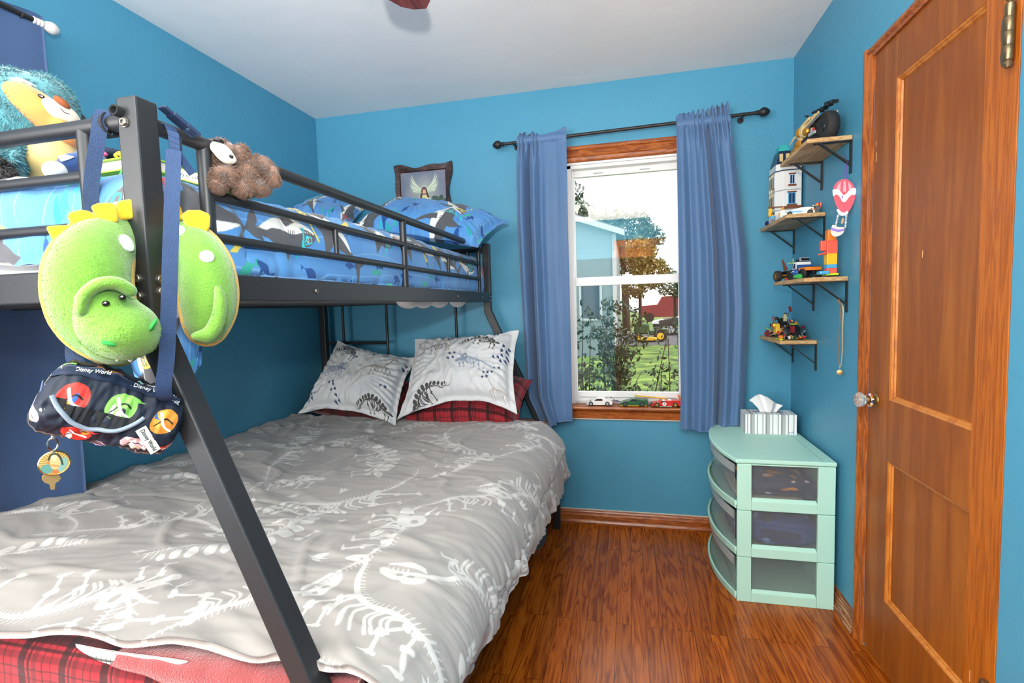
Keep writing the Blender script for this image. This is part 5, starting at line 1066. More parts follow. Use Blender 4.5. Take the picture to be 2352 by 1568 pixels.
# green dinosaur travel pillow looped behind the corner post
M_green = mat('green_plush', '#66982e', .95, sheen=.5, bump=.35, bscale=330, var=.10, vscale=22)
M_green2 = mat('green_plush_light', '#6ea035', .95, sheen=.5, bump=.35, bscale=330, var=.08, vscale=22)
M_yel = mat('yellow_felt', '#dfae1c', .95, sheen=.3, bump=.3, bscale=300, var=.05, vscale=40)
M_white = mat('white_felt', '#e9e8e2', .95, bump=.2, bscale=300)
vd = View(330, 640, 1, -2.175)
np_ = thing('neck_pillow', vd(300, 840, .03), 'green dinosaur travel neck pillow with yellow crest looped round the bunk bed corner', 'neck pillow')
path = [(262, 772, 66, .046, .010), (216, 712, 92, .050, .004), (204, 640, 94, .052, -.002), (228, 580, 80, .046, -.028), (275, 549, 66, .040, -.066), (338, 540, 60, .036, -.088), (400, 550, 62, .038, -.070), (444, 578, 70, .044, -.036), (472, 625, 76, .050, -.010), (479, 690, 76, .050, .002), (474, 738, 58, .042, .006)]
sp_ = spline([p for p in path], 7)
def utube(grow, dep_shift, dgrow):
    mb = MB()
    for x, y, r, dr, dp in sp_[::1]: mb.ball(vd(x, y, dp+dep_shift), (r*vd.kx+grow, r*vd.k+grow, dr+dgrow), 18, 12, vd.R())
    return mb
V, F, N = fuse(utube(0, 0, 0), .0062, 10); furry('pillow_front', V, F, N, M_green, np_, 9000, .0022, .0006, 3, .5)
skin('pillow_back', utube(.0052, -.015, -.006), M_yel, np_, .007, 8)
for pl in ([(103, 519), (130, 516), (162, 516), (185, 540), (150, 575), (120, 552)], [(153, 496), (160, 486), (185, 480), (208, 484), (222, 500), (225, 530), (175, 540)], [(207, 472), (225, 465), (258, 464), (270, 478), (272, 510), (225, 512)], [(264, 470), (273, 460), (300, 456), (330, 458), (330, 500), (272, 505)], [(392, 452), (404, 459), (416, 475), (425, 505), (385, 505)], [(417, 492), (432, 481), (460, 481), (484, 492), (483, 520), (470, 540), (425, 515)]):
    polyflap(MB(), vd, pl, -.028 if 250 < pl[0][0] < 400 else -.012, .012).build('crest_flap', M_yel, np_, bev=.004, seg=3)
def surf_dep(Vs, vw, x, y, rad=7):
    d = Vs-CAM; z = d@CF; px = 1176+FPX*(d@CR)/z; py = 784-FPX*(d@CU)/z; k = (px-x)**2+(py-y)**2 < rad*rad
    i = np.flatnonzero(k)[np.argmax((Vs[k]-vw.o)@vw.n)]; return Vs[i], N[i]
for x, y, r in ((297, 557, 22), (407, 527, 19), (473, 585, 17)):
    mb = MB(); q_, nn_ = surf_dep(V, vd, x, y); rr = r*vd.k*.92; mb.lathe([(rr, -.006), (rr, .0012), (rr*.93, .0026), (rr*.6, .0034), (0, .0036)], q_, tuple(nn_), 24); mb.build('white_spot', M_white, np_)
hd_ = MB(); vd.ball(hd_, 282, 757, .060, 84, 66, .058, -12); vd.ball(hd_, 250, 735, .055, 74, 78, .055); vd.ball(hd_, 238, 700, .058, 60, 50, .048, 15); vd.ball(hd_, 320, 762, .062, 48, 52, .045)
V, F, N = fuse(hd_, .005, 10); head = furry('head', V, F, N, M_green2, np_, 5000, .002, .0006, 5, .5)
brow = MB(); pts = spline([(186, 712), (196, 676), (228, 653), (268, 650), (300, 668)], 6)
for i, (x, y) in enumerate(pts): vd.ball(brow, x, y, .094+.010*math.sin(PI*i/len(pts)), 16, 14, .014)
skin('brow', brow, M_green2, head, .004, 6)
for x, y in ((243, 697), (281, 683)):
    e = MB(); vd.ball(e, x, y, .1055, 8, 6, .004, 12); eo = e.build('eye', mat('black_bead', '#15161a', .2), head)
    e = MB(); vd.ball(e, x-1, y-2, .109, 2.2, 2, .001); e.build('eye_glint', M_white, eo)
tz = [(182, 742), (182, 757), (198, 752), (196, 776), (212, 772), (216, 800), (230, 794), (240, 820), (255, 808), (268, 832), (282, 818), (300, 833), (312, 818), (330, 824), (336, 808), (300, 800), (240, 780), (195, 740)]
polyflap(MB(), vd, tz, .060, .006).build('felt_teeth', M_white, np_, smooth=False, bev=.0015)
mouth = MB(); vd.ball(mouth, 264, 778, .020, 78, 58, .045, -10); skin('jaw', mouth, M_green, np_, .006, 6)
for x, y, a in ((250, 789, -25), (352, 745, 60)):
    e = MB(); vd.ball(e, x, y, .116 if x < 300 else .103, 15, 5, .006, a); e.build('nostril', mat('bright_green_felt', '#2f9d45', .9), head)
arm = MB(); pts = spline([(500, 662, 10), (506, 690, 17), (500, 735, 20), (478, 768, 18), (446, 772, 10)], 6)
for x, y, r in pts: vd.ball(arm, x, y, .058, r, r, .014)
V, F, N = fuse(arm, .004, 6); furry('arm', V, F, N, M_green2, np_, 1500, .002, .0006, 7, .5)

# waist bag hanging from the same corner by its strap
bagw = View(245, 950, 1, -2.225); pL_, pR_ = bagw(88, 900, 0), bagw(408, 988, 0)
e1 = (pR_-pL_)/np.linalg.norm(pR_-pL_); e2_ = np.cross(bagw.n, e1); ti = math.radians(16)
e2 = e2_*math.cos(ti)-bagw.n*math.sin(ti); e3 = bagw.n*math.cos(ti)+e2_*math.sin(ti); bo = (pL_+pR_)/2
bag = thing('waist_bag', bo-np.array([0, 0, .07]), 'dark navy waist bag with colourful patch print hanging from the bunk corner', 'bag')
def bag_print():
    cv = Canvas(.60, .36, 2400, '#1d2433'); g = np.random.default_rng(8); cols = ['#d8382f', '#7fbf55', '#e08a34', '#a9d6cf', '#c79cc9', '#d8382f', '#e9c2c6']
    k = 0
    for j in range(7):
        for i in range(9):
            x, y = .03+i*.068+(.034 if j % 2 else 0)+g.uniform(-.01, .01), .02+j*.053+g.uniform(-.008, .008); c = cols[k % 7]; k += 1; a = g.uniform(-.8, .8)
            cv.oval(x, y, .021, .017, c, a)
            if k % 2: cv.poly([(x-.02, y-.004), (x+.030, y+.012), (x+.004, y+.016)], c)
            for _ in range(3): cv.oval(x+g.uniform(-.012, .012), y+g.uniform(-.01, .01), g.uniform(.004, .009), g.uniform(.003, .006), ['#f2eee6', '#2d5fae', '#e9a13b', '#20242e', '#efc8b0'][g.integers(5)], g.uniform(0, 3))
            cv.line(spline([(x-.012, y-.008), (x, y+.004), (x+.013, y+.002)], 4), .0016, '#15181f'); cv.line(spline([(x-.01, y+.008), (x+.002, y-.004), (x+.014, y-.008)], 4), .0035, '#f2eee6')
    return cv.a
M_bag = img_mat('colourful_patch_print', bag_print(), .6, bump=.05); M_navy = mat('navy_nylon', '#1e2635', .6, bump=.25, bscale=240, var=.08, vscale=60)
M_web = mat('blue_webbing', '#223b60', .75, bump=.3, bscale=500, var=.06, vscale=80); M_webk = mat('black_webbing', '#16181c', .8, bump=.3, bscale=500)
L, hh, dd = float(np.linalg.norm(pR_-pL_))/2, .052, .044; n1, n2 = 80, 64
s1 = np.linspace(-1, 1, n1)[:, None]; a2 = np.linspace(0, 2*PI, n2+1)[None, :-1]
env = (1-np.abs(s1)**7)**.35; env[0] = env[-1] = .02
sgp = lambda w, e: np.sign(w)*np.abs(w)**e
ph = a2+0*s1; c2 = hh*sgp(np.sin(ph), .75)*env*(1-.08*s1); c3 = dd*sgp(np.cos(ph), .8)*env
wr_ = .004*noise2(s1*6, np.cos(a2)*2+np.sin(a2)*3)+.003*ridge(s1*9+2, np.sin(a2)*4); c3 = c3+wr_*np.cos(ph); c2 = c2+wr_*np.sin(ph)+.010*np.sin(s1*2.2)*0+.006*(1-s1**2)
P = bo+(s1*L)[..., None]*e1+c2[..., None]*e2+c3[..., None]*e3
Vb = P.reshape(-1, 3); Fb = grid_faces(n1, n2, wrap_v=True); Fb += [tuple(range(n2))[::-1], tuple((n1-1)*n2+k for k in range(n2))]
uvb = np.stack([(s1*L*1.12+.3)/.6+0*a2, .36+np.where(a2 > PI*1.5, a2-2*PI, a2)*.165+0*s1], -1).reshape(-1, 2)
mesh_obj('bag_body', Vb, [f[::-1] for f in Fb], M_bag, bag, uvb)
def bsurf(s, a, out=0.0):
    i = int(round((s+1)/2*(n1-1))); j = int(round((a % (2*PI))/(2*PI)*n2)) % n2; p = P[i, j]; q = P[i, (j+1) % n2]-P[i, j-1]; w_ = P[min(i+1, n1-1), j]-P[max(i-1, 0), j]; nn = np.cross(q, w_); nn /= np.linalg.norm(nn)
    if nn@(p-bo-s*L*e1) < 0: nn = -nn
    return p+nn*out
def band(a0_, a1_, s0, s1_, out, m, name, wave=0, th=.0015):
    ss = np.linspace(s0, s1_, 50); aa = np.linspace(a0_, a1_, 9)
    Q = np.array([[bsurf(s, a+wave*math.sin((s-s0)/(s1_-s0)*PI), out) for a in aa] for s in ss])
    Q[1:-1] = (Q[:-2]+Q[1:-1]*2+Q[2:])/4
    V_ = np.vstack([Q.reshape(-1, 3), (Q-e3*th*2).reshape(-1, 3)]); k = 50*9
    return mesh_obj(name, V_, grid_faces(50, 9)+[f[::-1] for f in grid_faces(50, 9, off=k)]+[(i*9, (i+1)*9, k+(i+1)*9, k+i*9) for i in range(49)]+[(i*9+8, k+i*9+8, k+(i+1)*9+8, (i+1)*9+8) for i in range(49)], m, bag)
band(.92, 2.3, -.86, .62, .0015, M_navy, 'top_panel')
zb = band(.42, .74, -.94, .70, .002, mat('navy_zip_band', '#1f2b45', .55), 'zip_band')
band(.36, .395, -.94, .72, .003, mat('steel_blue_zip', '#3e5578', .4), 'zip_teeth')
M_letter = mat('white_lettering', '#e6e8ea', .6)
for s, sz in ((-.60, .0104), (.20, .0116), (.66, .0145)):
    p = bsurf(s, .58, .0045); q = bsurf(min(s+.12, .98), .58, .0045); ux = (q-p)/np.linalg.norm(q-p); uy = bsurf(s, .74, .004)-bsurf(s, .42, .004); uy -= ux*(uy@ux); uy /= np.linalg.norm(uy)
    text_part('lettering', 'Walt Disney World' if s < .5 else 'Walt', sz, M_letter, zb, p, ux, uy, .0004, squeeze=.72)
mo_ = MB(); ss = np.linspace(-.80, .42, 46); k = len(ss)
up = np.array([bsurf(s, -.12-.30*math.sin((s+.80)/1.22*PI)*.2, .0022) for s in ss]); dn = np.array([bsurf(s, -.12-.62*math.sin((s+.80)/1.22*PI), .004) for s in ss])
mo_.add(np.vstack([up, dn, up-e3*.004, dn-e3*.004]), [(i, i+1, k+i+1, k+i) for i in range(k-1)]+[(2*k+i+1, 2*k+i, 3*k+i, 3*k+i+1) for i in range(k-1)]); mo_.build('open_pocket', mat('pocket_lining', '#101319', .8), bag)
pp_ = np.array([bsurf(s, -.12-.62*math.sin((s+.80)/1.22*PI), .006) for s in ss])
for _ in range(12): pp_[1:-1] = (pp_[:-2]+2*pp_[1:-1]+pp_[2:])/4
pk = MB().tube(pp_, .0032, 8); pk.build('pocket_piping', mat('grey_piping', '#7d8a99', .6), bag)
p = bsurf(.60, -.62, .004); ux = (bsurf(.75, -.85, .004)-bsurf(.45, -.40, .004)); ux /= np.linalg.norm(ux); uy = np.cross(e3, ux); uy /= np.linalg.norm(uy); nz = np.cross(ux, uy)
pt_ = MB().cbox(p, (.044, .0145, .002), np.stack([ux, uy, nz], 1)).build('sewn_label', mat('cream_label', '#d9d6cc', .7), bag, smooth=False)
text_part('lettering', 'Disney World', .0085, mat('dark_lettering', '#2a2b2e', .6), pt_, p+nz*.0012, ux, uy, .0003, squeeze=.8)
for s, a, ln in ((-.97, .3, .032),):
    q = bsurf(s, a, .004); MB().tube([q, q+[-.004, -.002, -.02], q+[-.006, -.003, -.030]], [.0012, .002, .0045], 8).tube([q+[-.006, -.003, -.030], q+[-.009, -.003, -.058]], [.0045, .0055], 10).build('zip_pull', mat('steel_blue_zip'), bag)
st = MB(); pr = [bsurf(.86, 1.2, -.004)]+[bagw(x, y, .05+d) for x, y, d in ((377, 905, .0), (383, 820, .012), (388, 700, .012), (392, 560, .0), (396, 440, -.02), (399, 345, -.05))]
ribbon(st, spline(pr, 8), bagw.r, .021, .002).build('strap', M_web, bag)
st = MB(); pl_ = [bsurf(-.62, 1.9, -.004)]+[bagw(x, y, d) for x, y, d in ((170, 815, -.03), (185, 700, -.10), (212, 540, -.115))]+[np.array([1.005, -2.160, 1.47]), np.array([1.030, -2.161, 1.55]), np.array([1.038, -2.155, 1.591]), np.array([1.041, -2.135, 1.592])]
ribbon(st, spline(pl_, 8), bagw.r, .021, .002).build('strap', M_web, bag)
kn_ = MB(); c = at(402, 335, 0, 1.125)
for k in range(5): ribbon(kn_, [c+np.array([.0, -.012, .018-.009*k]), c+np.array([.008, 0, .014-.009*k]), c+np.array([.0, .012, .010-.009*k])], (0, 0, 1), .010, .003)
ribbon(kn_, spline([c+[0, 0, .01], c+[-.012, .004, .035], c+[-.03, .006, .036]], 5), (0, 1, 0), .02, .002)
ribbon(kn_, spline([c+[.002, 0, -.01], c+[.006, .014, -.03], c+[.010, .022, -.042]], 5), (0, .6, .4), .016, .002)
kn_.build('strap_knot', M_web, bag, smooth=False)
lp = MB(); ribbon(lp, [np.array([1.030+.0*t, -2.143+.019*math.sin(t), 1.575+.019*math.cos(t)]) for t in np.linspace(0, 2*PI, 17)], (1, 0, 0), .021, .002)
lp.build('strap_loop', M_webk, bag, smooth=False); lp = MB(); ribbon(lp, [at(271, 256, 1, -2.166)+np.array([.009*math.cos(t), 0, .008*math.sin(t)])*(1-.02*t) for t in np.linspace(0, 4*PI, 33)], (0, 1, 0), .016, .0016); lp.build('strap_roll', M_webk, bag, smooth=False)
bk = MB(); b0 = np.array([1.116, -2.112, 1.600]); b1 = np.array([1.122, -2.072, 1.579]); dv = (b1-b0)/np.linalg.norm(b1-b0); wv = np.cross(dv, (0, 0, 1.)); wv /= np.linalg.norm(wv); Rb = np.stack([dv, wv, np.cross(dv, wv)], 1)
bk.cbox((b0+b1)/2, (.03, .022, .007), Rb).cbox(b0*.9+b1*.1-dv*.004, (.018, .018, .005), Rb).cbox(b1+dv*.004, (.016, .004, .006), Rb).cbox(b1-wv*.010, (.026, .003, .007), Rb).cbox(b1+wv*.010, (.026, .003, .007), Rb)
bk.build('buckle', mat('navy_buckle', '#26334e', .35), bag, smooth=False, bev=.0015)
# keychain on the bag
kp = bsurf(-.86, -.5, .0); kv = View(122, 1020, 1, -2.215)
kc_ = thing('keychain', kv(122, 1120), 'keychain with a round picture medallion and a golden key hanging from the waist bag', 'keychain')
tt = np.linspace(0, 2*PI, 28)[:-1]
MB().tube([kv(121+12*math.cos(t), 1020+14*math.sin(t)) for t in tt], .0016, 8, closed=True).tube([kp, kv(124, 990), kv(122, 1007)], .003, 8).build('key_ring', mat('nickel', '#b8b4ab', .2, metal=1), kc_)
mc = kv(125, 1063); Rk = kv.R(0)
MB().lathe([(.0195, -.003), (.0202, -.001), (.0202, .001), (.0188, .0022), (.018, .0016), (0, .0016)], mc, tuple(kv.n), 32).build('medallion_rim', mat('gold_plate', '#c9a66a', .25, metal=1), kc_)
def disc_print():
    cv = Canvas(.05, .05, 5000, '#c2a45e')
    for i in range(30): a = 2*PI*i/30; cv.line([(.025+.010*math.cos(a), .025+.010*math.sin(a)), (.025+.025*math.cos(a), .025+.025*math.sin(a))], .0007, '#5c4a22')
    cv.oval(.026, .022, .011, .019, '#b5713f'); cv.oval(.013, .016, .009, .010, '#5d8f86', .5); cv.oval(.037, .02, .007, .015, '#7fa79a', -.3); cv.oval(.026, .026, .008, .014, '#e2b27c'); cv.oval(.025, .036, .005, .006, '#e8c39a'); cv.line(spline([(.017, .034), (.021, .043), (.03, .043), (.035, .033), (.037, .02)], 5), .003, '#37443a'); cv.line([(.02, .022), (.03, .018)], .004, '#c98d52')
    return cv.a
dv_ = [mc+kv.n*.0021+.0184*(math.cos(t)*kv.r+math.sin(t)*kv.u) for t in tt]
mesh_obj('medallion_picture', dv_, [tuple(range(len(tt)))], img_mat('medallion_print', disc_print(), .15), kc_, uv=[(.5+.46*math.cos(t), .5+.46*math.sin(t)) for t in tt], smooth=False)
MB().tube([kv(122, 1034), kv(123, 1041)], .0025, 8).build('medallion_loop', mat('nickel'), kc_)
ky = [(96, 1094), (104, 1088), (120, 1086), (136, 1090), (141, 1098), (134, 1106), (128, 1109), (126, 1124), (117, 1125), (113, 1112), (102, 1108), (96, 1101)]
polyflap(MB(), kv, ky, -.004, .0022).build('key', mat('gold_key', '#cfa268', .35, metal=.8), kc_, smooth=False, bev=.0005)

# big teal bear at the left end of the upper bunk
vb = View(80, 300, 1, -1.90)
tbr = thing('plush_bear', vb(70, 400), 'large teal plush bear with an orange face and yellow belly on the upper bunk', 'plush toy')
M_teal = mat('teal_plush_fur', '#518f98', .95, sheen=.5, var=.12, vscale=30); M_or = mat('orange_velour', '#e0924a', .9, sheen=.4, var=.05, vscale=10); M_cream = mat('cream_velour', '#d9cdbd', .9, sheen=.3); M_pale = mat('pale_yellow_velour', '#e2c37c', .9, sheen=.4, var=.04, vscale=12); M_dkf = mat('dark_grey_fur', '#3d3733', .95, sheen=.4, var=.15, vscale=40)
h = MB(); vb.ball(h, 42, 275, 0, 138, 106, .135, -18); vb.ball(h, 95, 250, .0, 80, 78, .12, -30); vb.ball(h, -10, 310, 0, 100, 80, .12)
V, F, N = fuse(h, .009, 6); furry('head', V, F, N, M_teal, tbr, 14000, .010, .0016, 21, .6)
b_ = MB(); vb.ball(b_, 70, 385, -.02, 125, 85, .12); V, F, N = fuse(b_, .010, 4); furry('body', V, F, N, M_teal, tbr, 9000, .010, .0016, 22, .6)
f_ = MB(); vb.ball(f_, 86, 262, .075, 92, 46, .085, -36); vb.ball(f_, 52, 232, .085, 48, 38, .06, -28); vb.ball(f_, 140, 305, .07, 58, 36, .085, -30); vb.ball(f_, 150, 322, .08, 46, 20, .06, -12); skin('face', f_, M_or, tbr, .006, 8)
f_ = MB(); vb.ball(f_, 126, 258, .125, 40, 24, .045, -35); vb.ball(f_, 150, 268, .120, 38, 22, .045, -40); mzz = skin('muzzle', f_, M_cream, tbr, .005, 6)
f_ = MB(); vb.ball(f_, 142, 235, .162, 19, 8, .012, -38); f_.build('nose', mat('brown_nose_velour', '#8e4a25', .8), tbr)
f_ = MB().tube(spline([vb(139, 248, .1665), vb(148, 258, .166), vb(160, 262, .164)], 5), .0008, 6); f_.build('smile', mat('dark_thread', '#4a332a', .8), mzz)
f_ = MB(); vb.ball(f_, 95, 222, .152, 8, 4.5, .006, -25); eo = f_.build('eye', mat('black_bead'), tbr); f_ = MB(); vb.ball(f_, 96, 221, .1575, 2.4, 1.6, .001); f_.build('eye_glint', M_white, eo)
f_ = MB(); vb.ball(f_, 38, 190, .100, 30, 8, .02, 8); vb.ball(f_, 65, 196, .102, 30, 6, .02, -25); f_.build('ear_lining', mat('pale_patterned_lining', '#cfe3dc', .9, var=.3, vscale=120), tbr)
f_ = MB(); vb.ball(f_, 112, 372, .068, 74, 72, .075, 10); vb.ball(f_, 130, 340, .06, 52, 36, .06); skin('belly', f_, M_pale, tbr, .006, 8)
for (x, y, d, rx, ry, a) in ((8, 345, .10, 60, 34, 18), (30, 378, .12, 24, 34, 0), (165, 330, .02, 24, 18, -40)):
    f_ = MB(); vb.ball(f_, x, y, d, rx, ry, .045, a); V, F, N = fuse(f_, .007, 3); furry('arm', V, F, N, M_teal, tbr, 2200, .013, .002, 23+x, .6)
for (x, y, d, rx, ry, a) in ((188, 300, -.06, 18, 58, 22), (2, 392, .14, 34, 20, -30)):
    f_ = MB(); vb.ball(f_, x, y, d, rx, ry, .05, a); V, F, N = fuse(f_, .007, 3); furry('dark_paw', V, F, N, M_dkf, tbr, 2400, .011, .002, 33+x, .5)

# brown plush lying over the guard rail
vp = View(560, 385, 0, 1.122)
bp = thing('plush_bear', vp(560, 445), 'small dark brown furry plush with a cream face lying on the guard rail', 'plush toy')
M_brown = mat('brown_plush_fur', '#6f5140', .95, sheen=.4, var=.28, vscale=70)
f_ = MB()
for x, y, d, rx, ry, rd, a in ((522, 362, 0, 40, 34, .032, -30), (504, 348, -.012, 26, 28, .028, 0), (568, 398, 0, 36, 38, .036, -30), (555, 425, .0, 38, 20, .03, -10)): vp.ball(f_, x, y, d, rx, ry, rd, a)
V, F, N = fuse(f_, .0045, 2); furry('body', V, F, N, M_brown, bp, 16000, .009, .0008, 51, .55)
for x, y, rx, ry, a, d in ((602, 378, 24, 20, -40, .020), (626, 402, 15, 24, 10, .018), (597, 428, 24, 18, 0, .010), (515, 403, 30, 22, 15, .040), (500, 425, 18, 13, -20, .038), (552, 352, 17, 17, 0, .020), (560, 432, 22, 16, 0, .030)):
    f_ = MB(); vp.ball(f_, x, y, d, rx, ry, .020, a); V, F, N = fuse(f_, .004, 1); furry('paw' if y > 375 else 'ear', V, F, N, M_brown, bp, 3600, .009, .0008, 60+x, .55)
f_ = MB(); vp.ball(f_, 513, 352, .040, 30, 18, .016, -48); vp.ball(f_, 500, 340, .040, 17, 15, .016, -30); vp.ball(f_, 531, 366, .038, 13, 10, .014, -20); fc = skin('face', f_, M_cream, bp, .0035, 5)
f_ = MB(); vp.ball(f_, 502, 325, .046, 12, 5.5, .010, -4); f_.build('nose', mat('black_bead'), bp)
f_ = MB(); vp.ball(f_, 531, 359, .0565, 5, 3.6, .003, -25); f_.build('eye', mat('black_bead'), fc)
f_ = MB(); vp.ball(f_, 634, 420, .018, 4, 6, .006); f_.build('paw_pad', M_cream, bp)

# blue plush, cushion and books between the bear and the post
vq = View(200, 375, 1, -1.98)
q = thing('plush_toy', vq(200, 400), 'navy blue plush with a white rounded belly and a small sewn tag', 'plush toy'); M_blu = mat('navy_plush', '#2c4d86', .95, sheen=.4, bump=.3, bscale=260, var=.08, vscale=30)
f_ = MB(); vq.ball(f_, 170, 378, 0, 42, 24, .045, 25); vq.ball(f_, 212, 372, -.01, 42, 26, .045, -22); skin('body', f_, M_blu, q, .004, 5)
f_ = MB(); vq.ball(f_, 126, 392, .03, 28, 20, .03); f_.build('belly', M_white, q)
polyflap(MB(), vq, [(133, 358), (148, 354), (172, 360), (158, 366), (140, 371)], .046, .001).build('tag', M_white, q, smooth=False)
vc = View(252, 360, 1, -1.90)
cu = thing('smiley_cushion', vc(252, 372), 'small dark cushion printed with pink and yellow smiley faces on the books', 'cushion')
f_ = MB(); vc.ball(f_, 258, 360, 0, 52, 15, .05, -7); co = f_.build('cushion_cover', mat('dark_navy_cloth', '#1c2740', .85, bump=.2, bscale=200), cu)
f_ = MB(); vc.ball(f_, 240, 352, .040, 9, 7, .006, -10); f_.build('pink_face', mat('pink_print', '#e7629c', .7), co)
f_ = MB(); vc.ball(f_, 277, 358, .043, 17, 10, .009, -12); fo = f_.build('yellow_face', mat('yellow_print', '#f0c33a', .7), co)
f_ = MB().tube(spline([vc(270, 356, .0535), vc(277, 363, .0535), (vc(284, 360, .053))], 5), .0012, 6); f_.build('smile', mat('black_bead'), fo)
def book(label, c, yaw, size, cover, txt=None, ribbon_=False, tilt=0):
    t = thing('book', c, label, 'book'); a = math.radians(yaw); ux = np.array([math.cos(a), math.sin(a), math.sin(math.radians(tilt))]); ux /= np.linalg.norm(ux); uy = np.array([-math.sin(a), math.cos(a), 0]); uz = np.cross(ux, uy); R = np.stack([ux, uy, uz], 1); l, w, h_ = size; c = np.array(c)
    P = lambda x, y, z: c+R@np.array([x, y, z])
    mc_ = mat(cover[0], cover[1], .4)
    MB().cbox(P(0, 0, h_-.0015), (l, w, .003), R).cbox(P(0, 0, .0015), (l, w, .003), R).build('cover', mc_, t, smooth=False, bev=.0006)
    if txt: sp2 = MB().cbox(P(0, -w/2+.001, h_/2), (l, .003, h_-.0055), R).build('spine', mat('white_spine', '#e8e6e0', .5), t, smooth=False, bev=.0004)
    MB().cbox(P(0, .003, h_/2), (l-.006, w-.008, h_-.0065), R).build('pages', mat('page_block', '#cfcac0', .85, var=.1, vscale=300, stretch=(1, 1, 60)), t, smooth=False)
    if txt:
        text_part('title', txt[0], h_*.55, mat('black_lettering', '#26262a', .6), sp2, P(-l*.10, -w/2-.0006, h_*.5), ux, uz, .0003, squeeze=.80)
        text_part('title', txt[1], h_*.26, mat('red_lettering', '#b4382e', .6), sp2, P(l*.34, -w/2-.0006, h_*.52), ux, uz, .0003)
    if ribbon_: ribbon(MB(), spline([P(l*.30, -w/2+.01, h_*.6), P(l*.30, -w/2-.006, h_*.5), P(l*.25, -w/2-.009, -.004), P(l*.2, -w/2-.010, -.016)], 5), ux, .006, .0008).build('bookmark', mat('green_ribbon', '#3fae5a', .7), t)
p0 = at(262, 398, 1, -2.0); book('thick book with lime green cover and green bookmark, left of the bed post', (p0[0], -1.945, p0[2]+.004), -4, (.155, .11, .026), ('lime_cover', '#9ccc3c'), ribbon_=True)
pa, pb = at(368, 396, 1, -1.96), at(492, 431, 1, -1.93); book('white spined paperback with handwritten style title, right of the bed post', ((pa[0]+pb[0])/2+.01, -1.885, (pa[2]+pb[2])/2-.011), math.degrees(math.atan2(.03, pb[0]-pa[0])), (float(np.linalg.norm(pb-pa)), .12, .022), ('lime_black_cover', '#b7cc4a'), txt=('Diary of a Wimpy Kid', 'THE\nLAST STRAW'), tilt=math.degrees(math.asin((pb[2]-pa[2])/np.linalg.norm(pb-pa))))

# ------------------------------------------------------------------ brick built toys
def pm(name, c, r=.28, metal=0): return mat('toy_'+name, c, r, metal=metal)
R_ = dict(white=pm('white', '#ecebe6'), black=pm('black', '#1b1c1e'), grey=pm('grey', '#6f7376'), lgrey=pm('light_grey', '#a6abae'), red=pm('red', '#cf2b26'), green=pm('dark_green', '#1f5a3c'), yellow=pm('yellow', '#f0bd27'), blue=pm('blue', '#23549c'), navy=pm('navy', '#1f2c4d'), teal=pm('teal', '#3fb5ad'), orange=pm('orange', '#ef8428'), gold=pm('gold', '#c98f33', .3, .6), tan=pm('tan', '#d9bd82'), brown=pm('brown', '#7a4324'), lime=pm('lime', '#bfe02c'), azure=pm('azure', '#49a7d6'), coral=pm('coral', '#f0624c'), glass=pm('smoked_window', '#2b3038', .08), bgreen=pm('bright_green', '#35a94b'), dred=pm('dark_red', '#7d1f25'), olive=pm('olive', '#7d7d4c'), purple=pm('purple', '#5d3a8c'), tyre=mat('toy_tyre_rubber', '#232425', .75), ltblue=pm('pale_blue', '#b9d3ea'))
def axes(ang):
    a = math.radians(ang); return np.array([math.cos(a), math.sin(a), 0]), np.array([-math.sin(a), math.cos(a), 0])
class Loc:
    """toy frame: l forward along the ground, w across, h up, from base point o"""
    def __init__(s, o, ang): s.o = np.array(o, float); s.x, s.y = axes(ang); s.R = np.stack([s.x, s.y, [0, 0, 1.]], 1)
    def __call__(s, l, w, h): return s.o+s.R@np.array([l, w, h])
    def box(s, mb, l0, l1, w0, w1, h0, h1, tilt=0):
        R = s.R
        if tilt: t = math.radians(tilt); R = R@np.array([[math.cos(t), 0, -math.sin(t)], [0, 1, 0], [math.sin(t), 0, math.cos(t)]])
        return mb.cbox(s((l0+l1)/2, (w0+w1)/2, (h0+h1)/2), (l1-l0, w1-w0, h1-h0), R)
    def side(s, mb, poly, w0, w1): return mb.prism([(p[0], p[1]) for p in poly], s(0, w1, 0), s.x, np.array([0, 0, 1.]), w1-w0)
    def plan(s, mb, poly, h0, h1): return mb.prism(poly, s(0, 0, h0), s.x, s.y, h1-h0)
    def wheel(s, t, l, w, r, th, hub, out=1):
        a = s(l, w, r); b = s(l, w-th*out, r); d = (b-a)/th
        tb_ = MB().lathe([(r*.62, 0), (r*.9, 0), (r, .12*th), (r, .88*th), (r*.9, th), (r*.6, th)], a, tuple(d), 22).build('wheel', R_['tyre'], t, sharp=50)
        h_ = MB().lathe([(r*.66, th*.95), (r*.64, th*1.02), (r*.5, th*.92), (r*.2, th*.9), (r*.16, th*1.03), (0, th*1.03)], a, tuple(d), 18)
        for k in range(5): q = 2*PI*k/5; fx, fy, fd = frame_of(d); p = b+d*.0004; h_.tube([p+(fx*math.cos(q)+fy*math.sin(q))*r*.15, p+(fx*math.cos(q)+fy*math.sin(q))*r*.6], r*.07, 5)
        h_.build('hub', R_[hub], tb_, sharp=40)
    def stud(s, mb, l, w, h, r=.0024): return mb.cyl(s(l, w, h), s(l, w, h+.0017), r, 10)

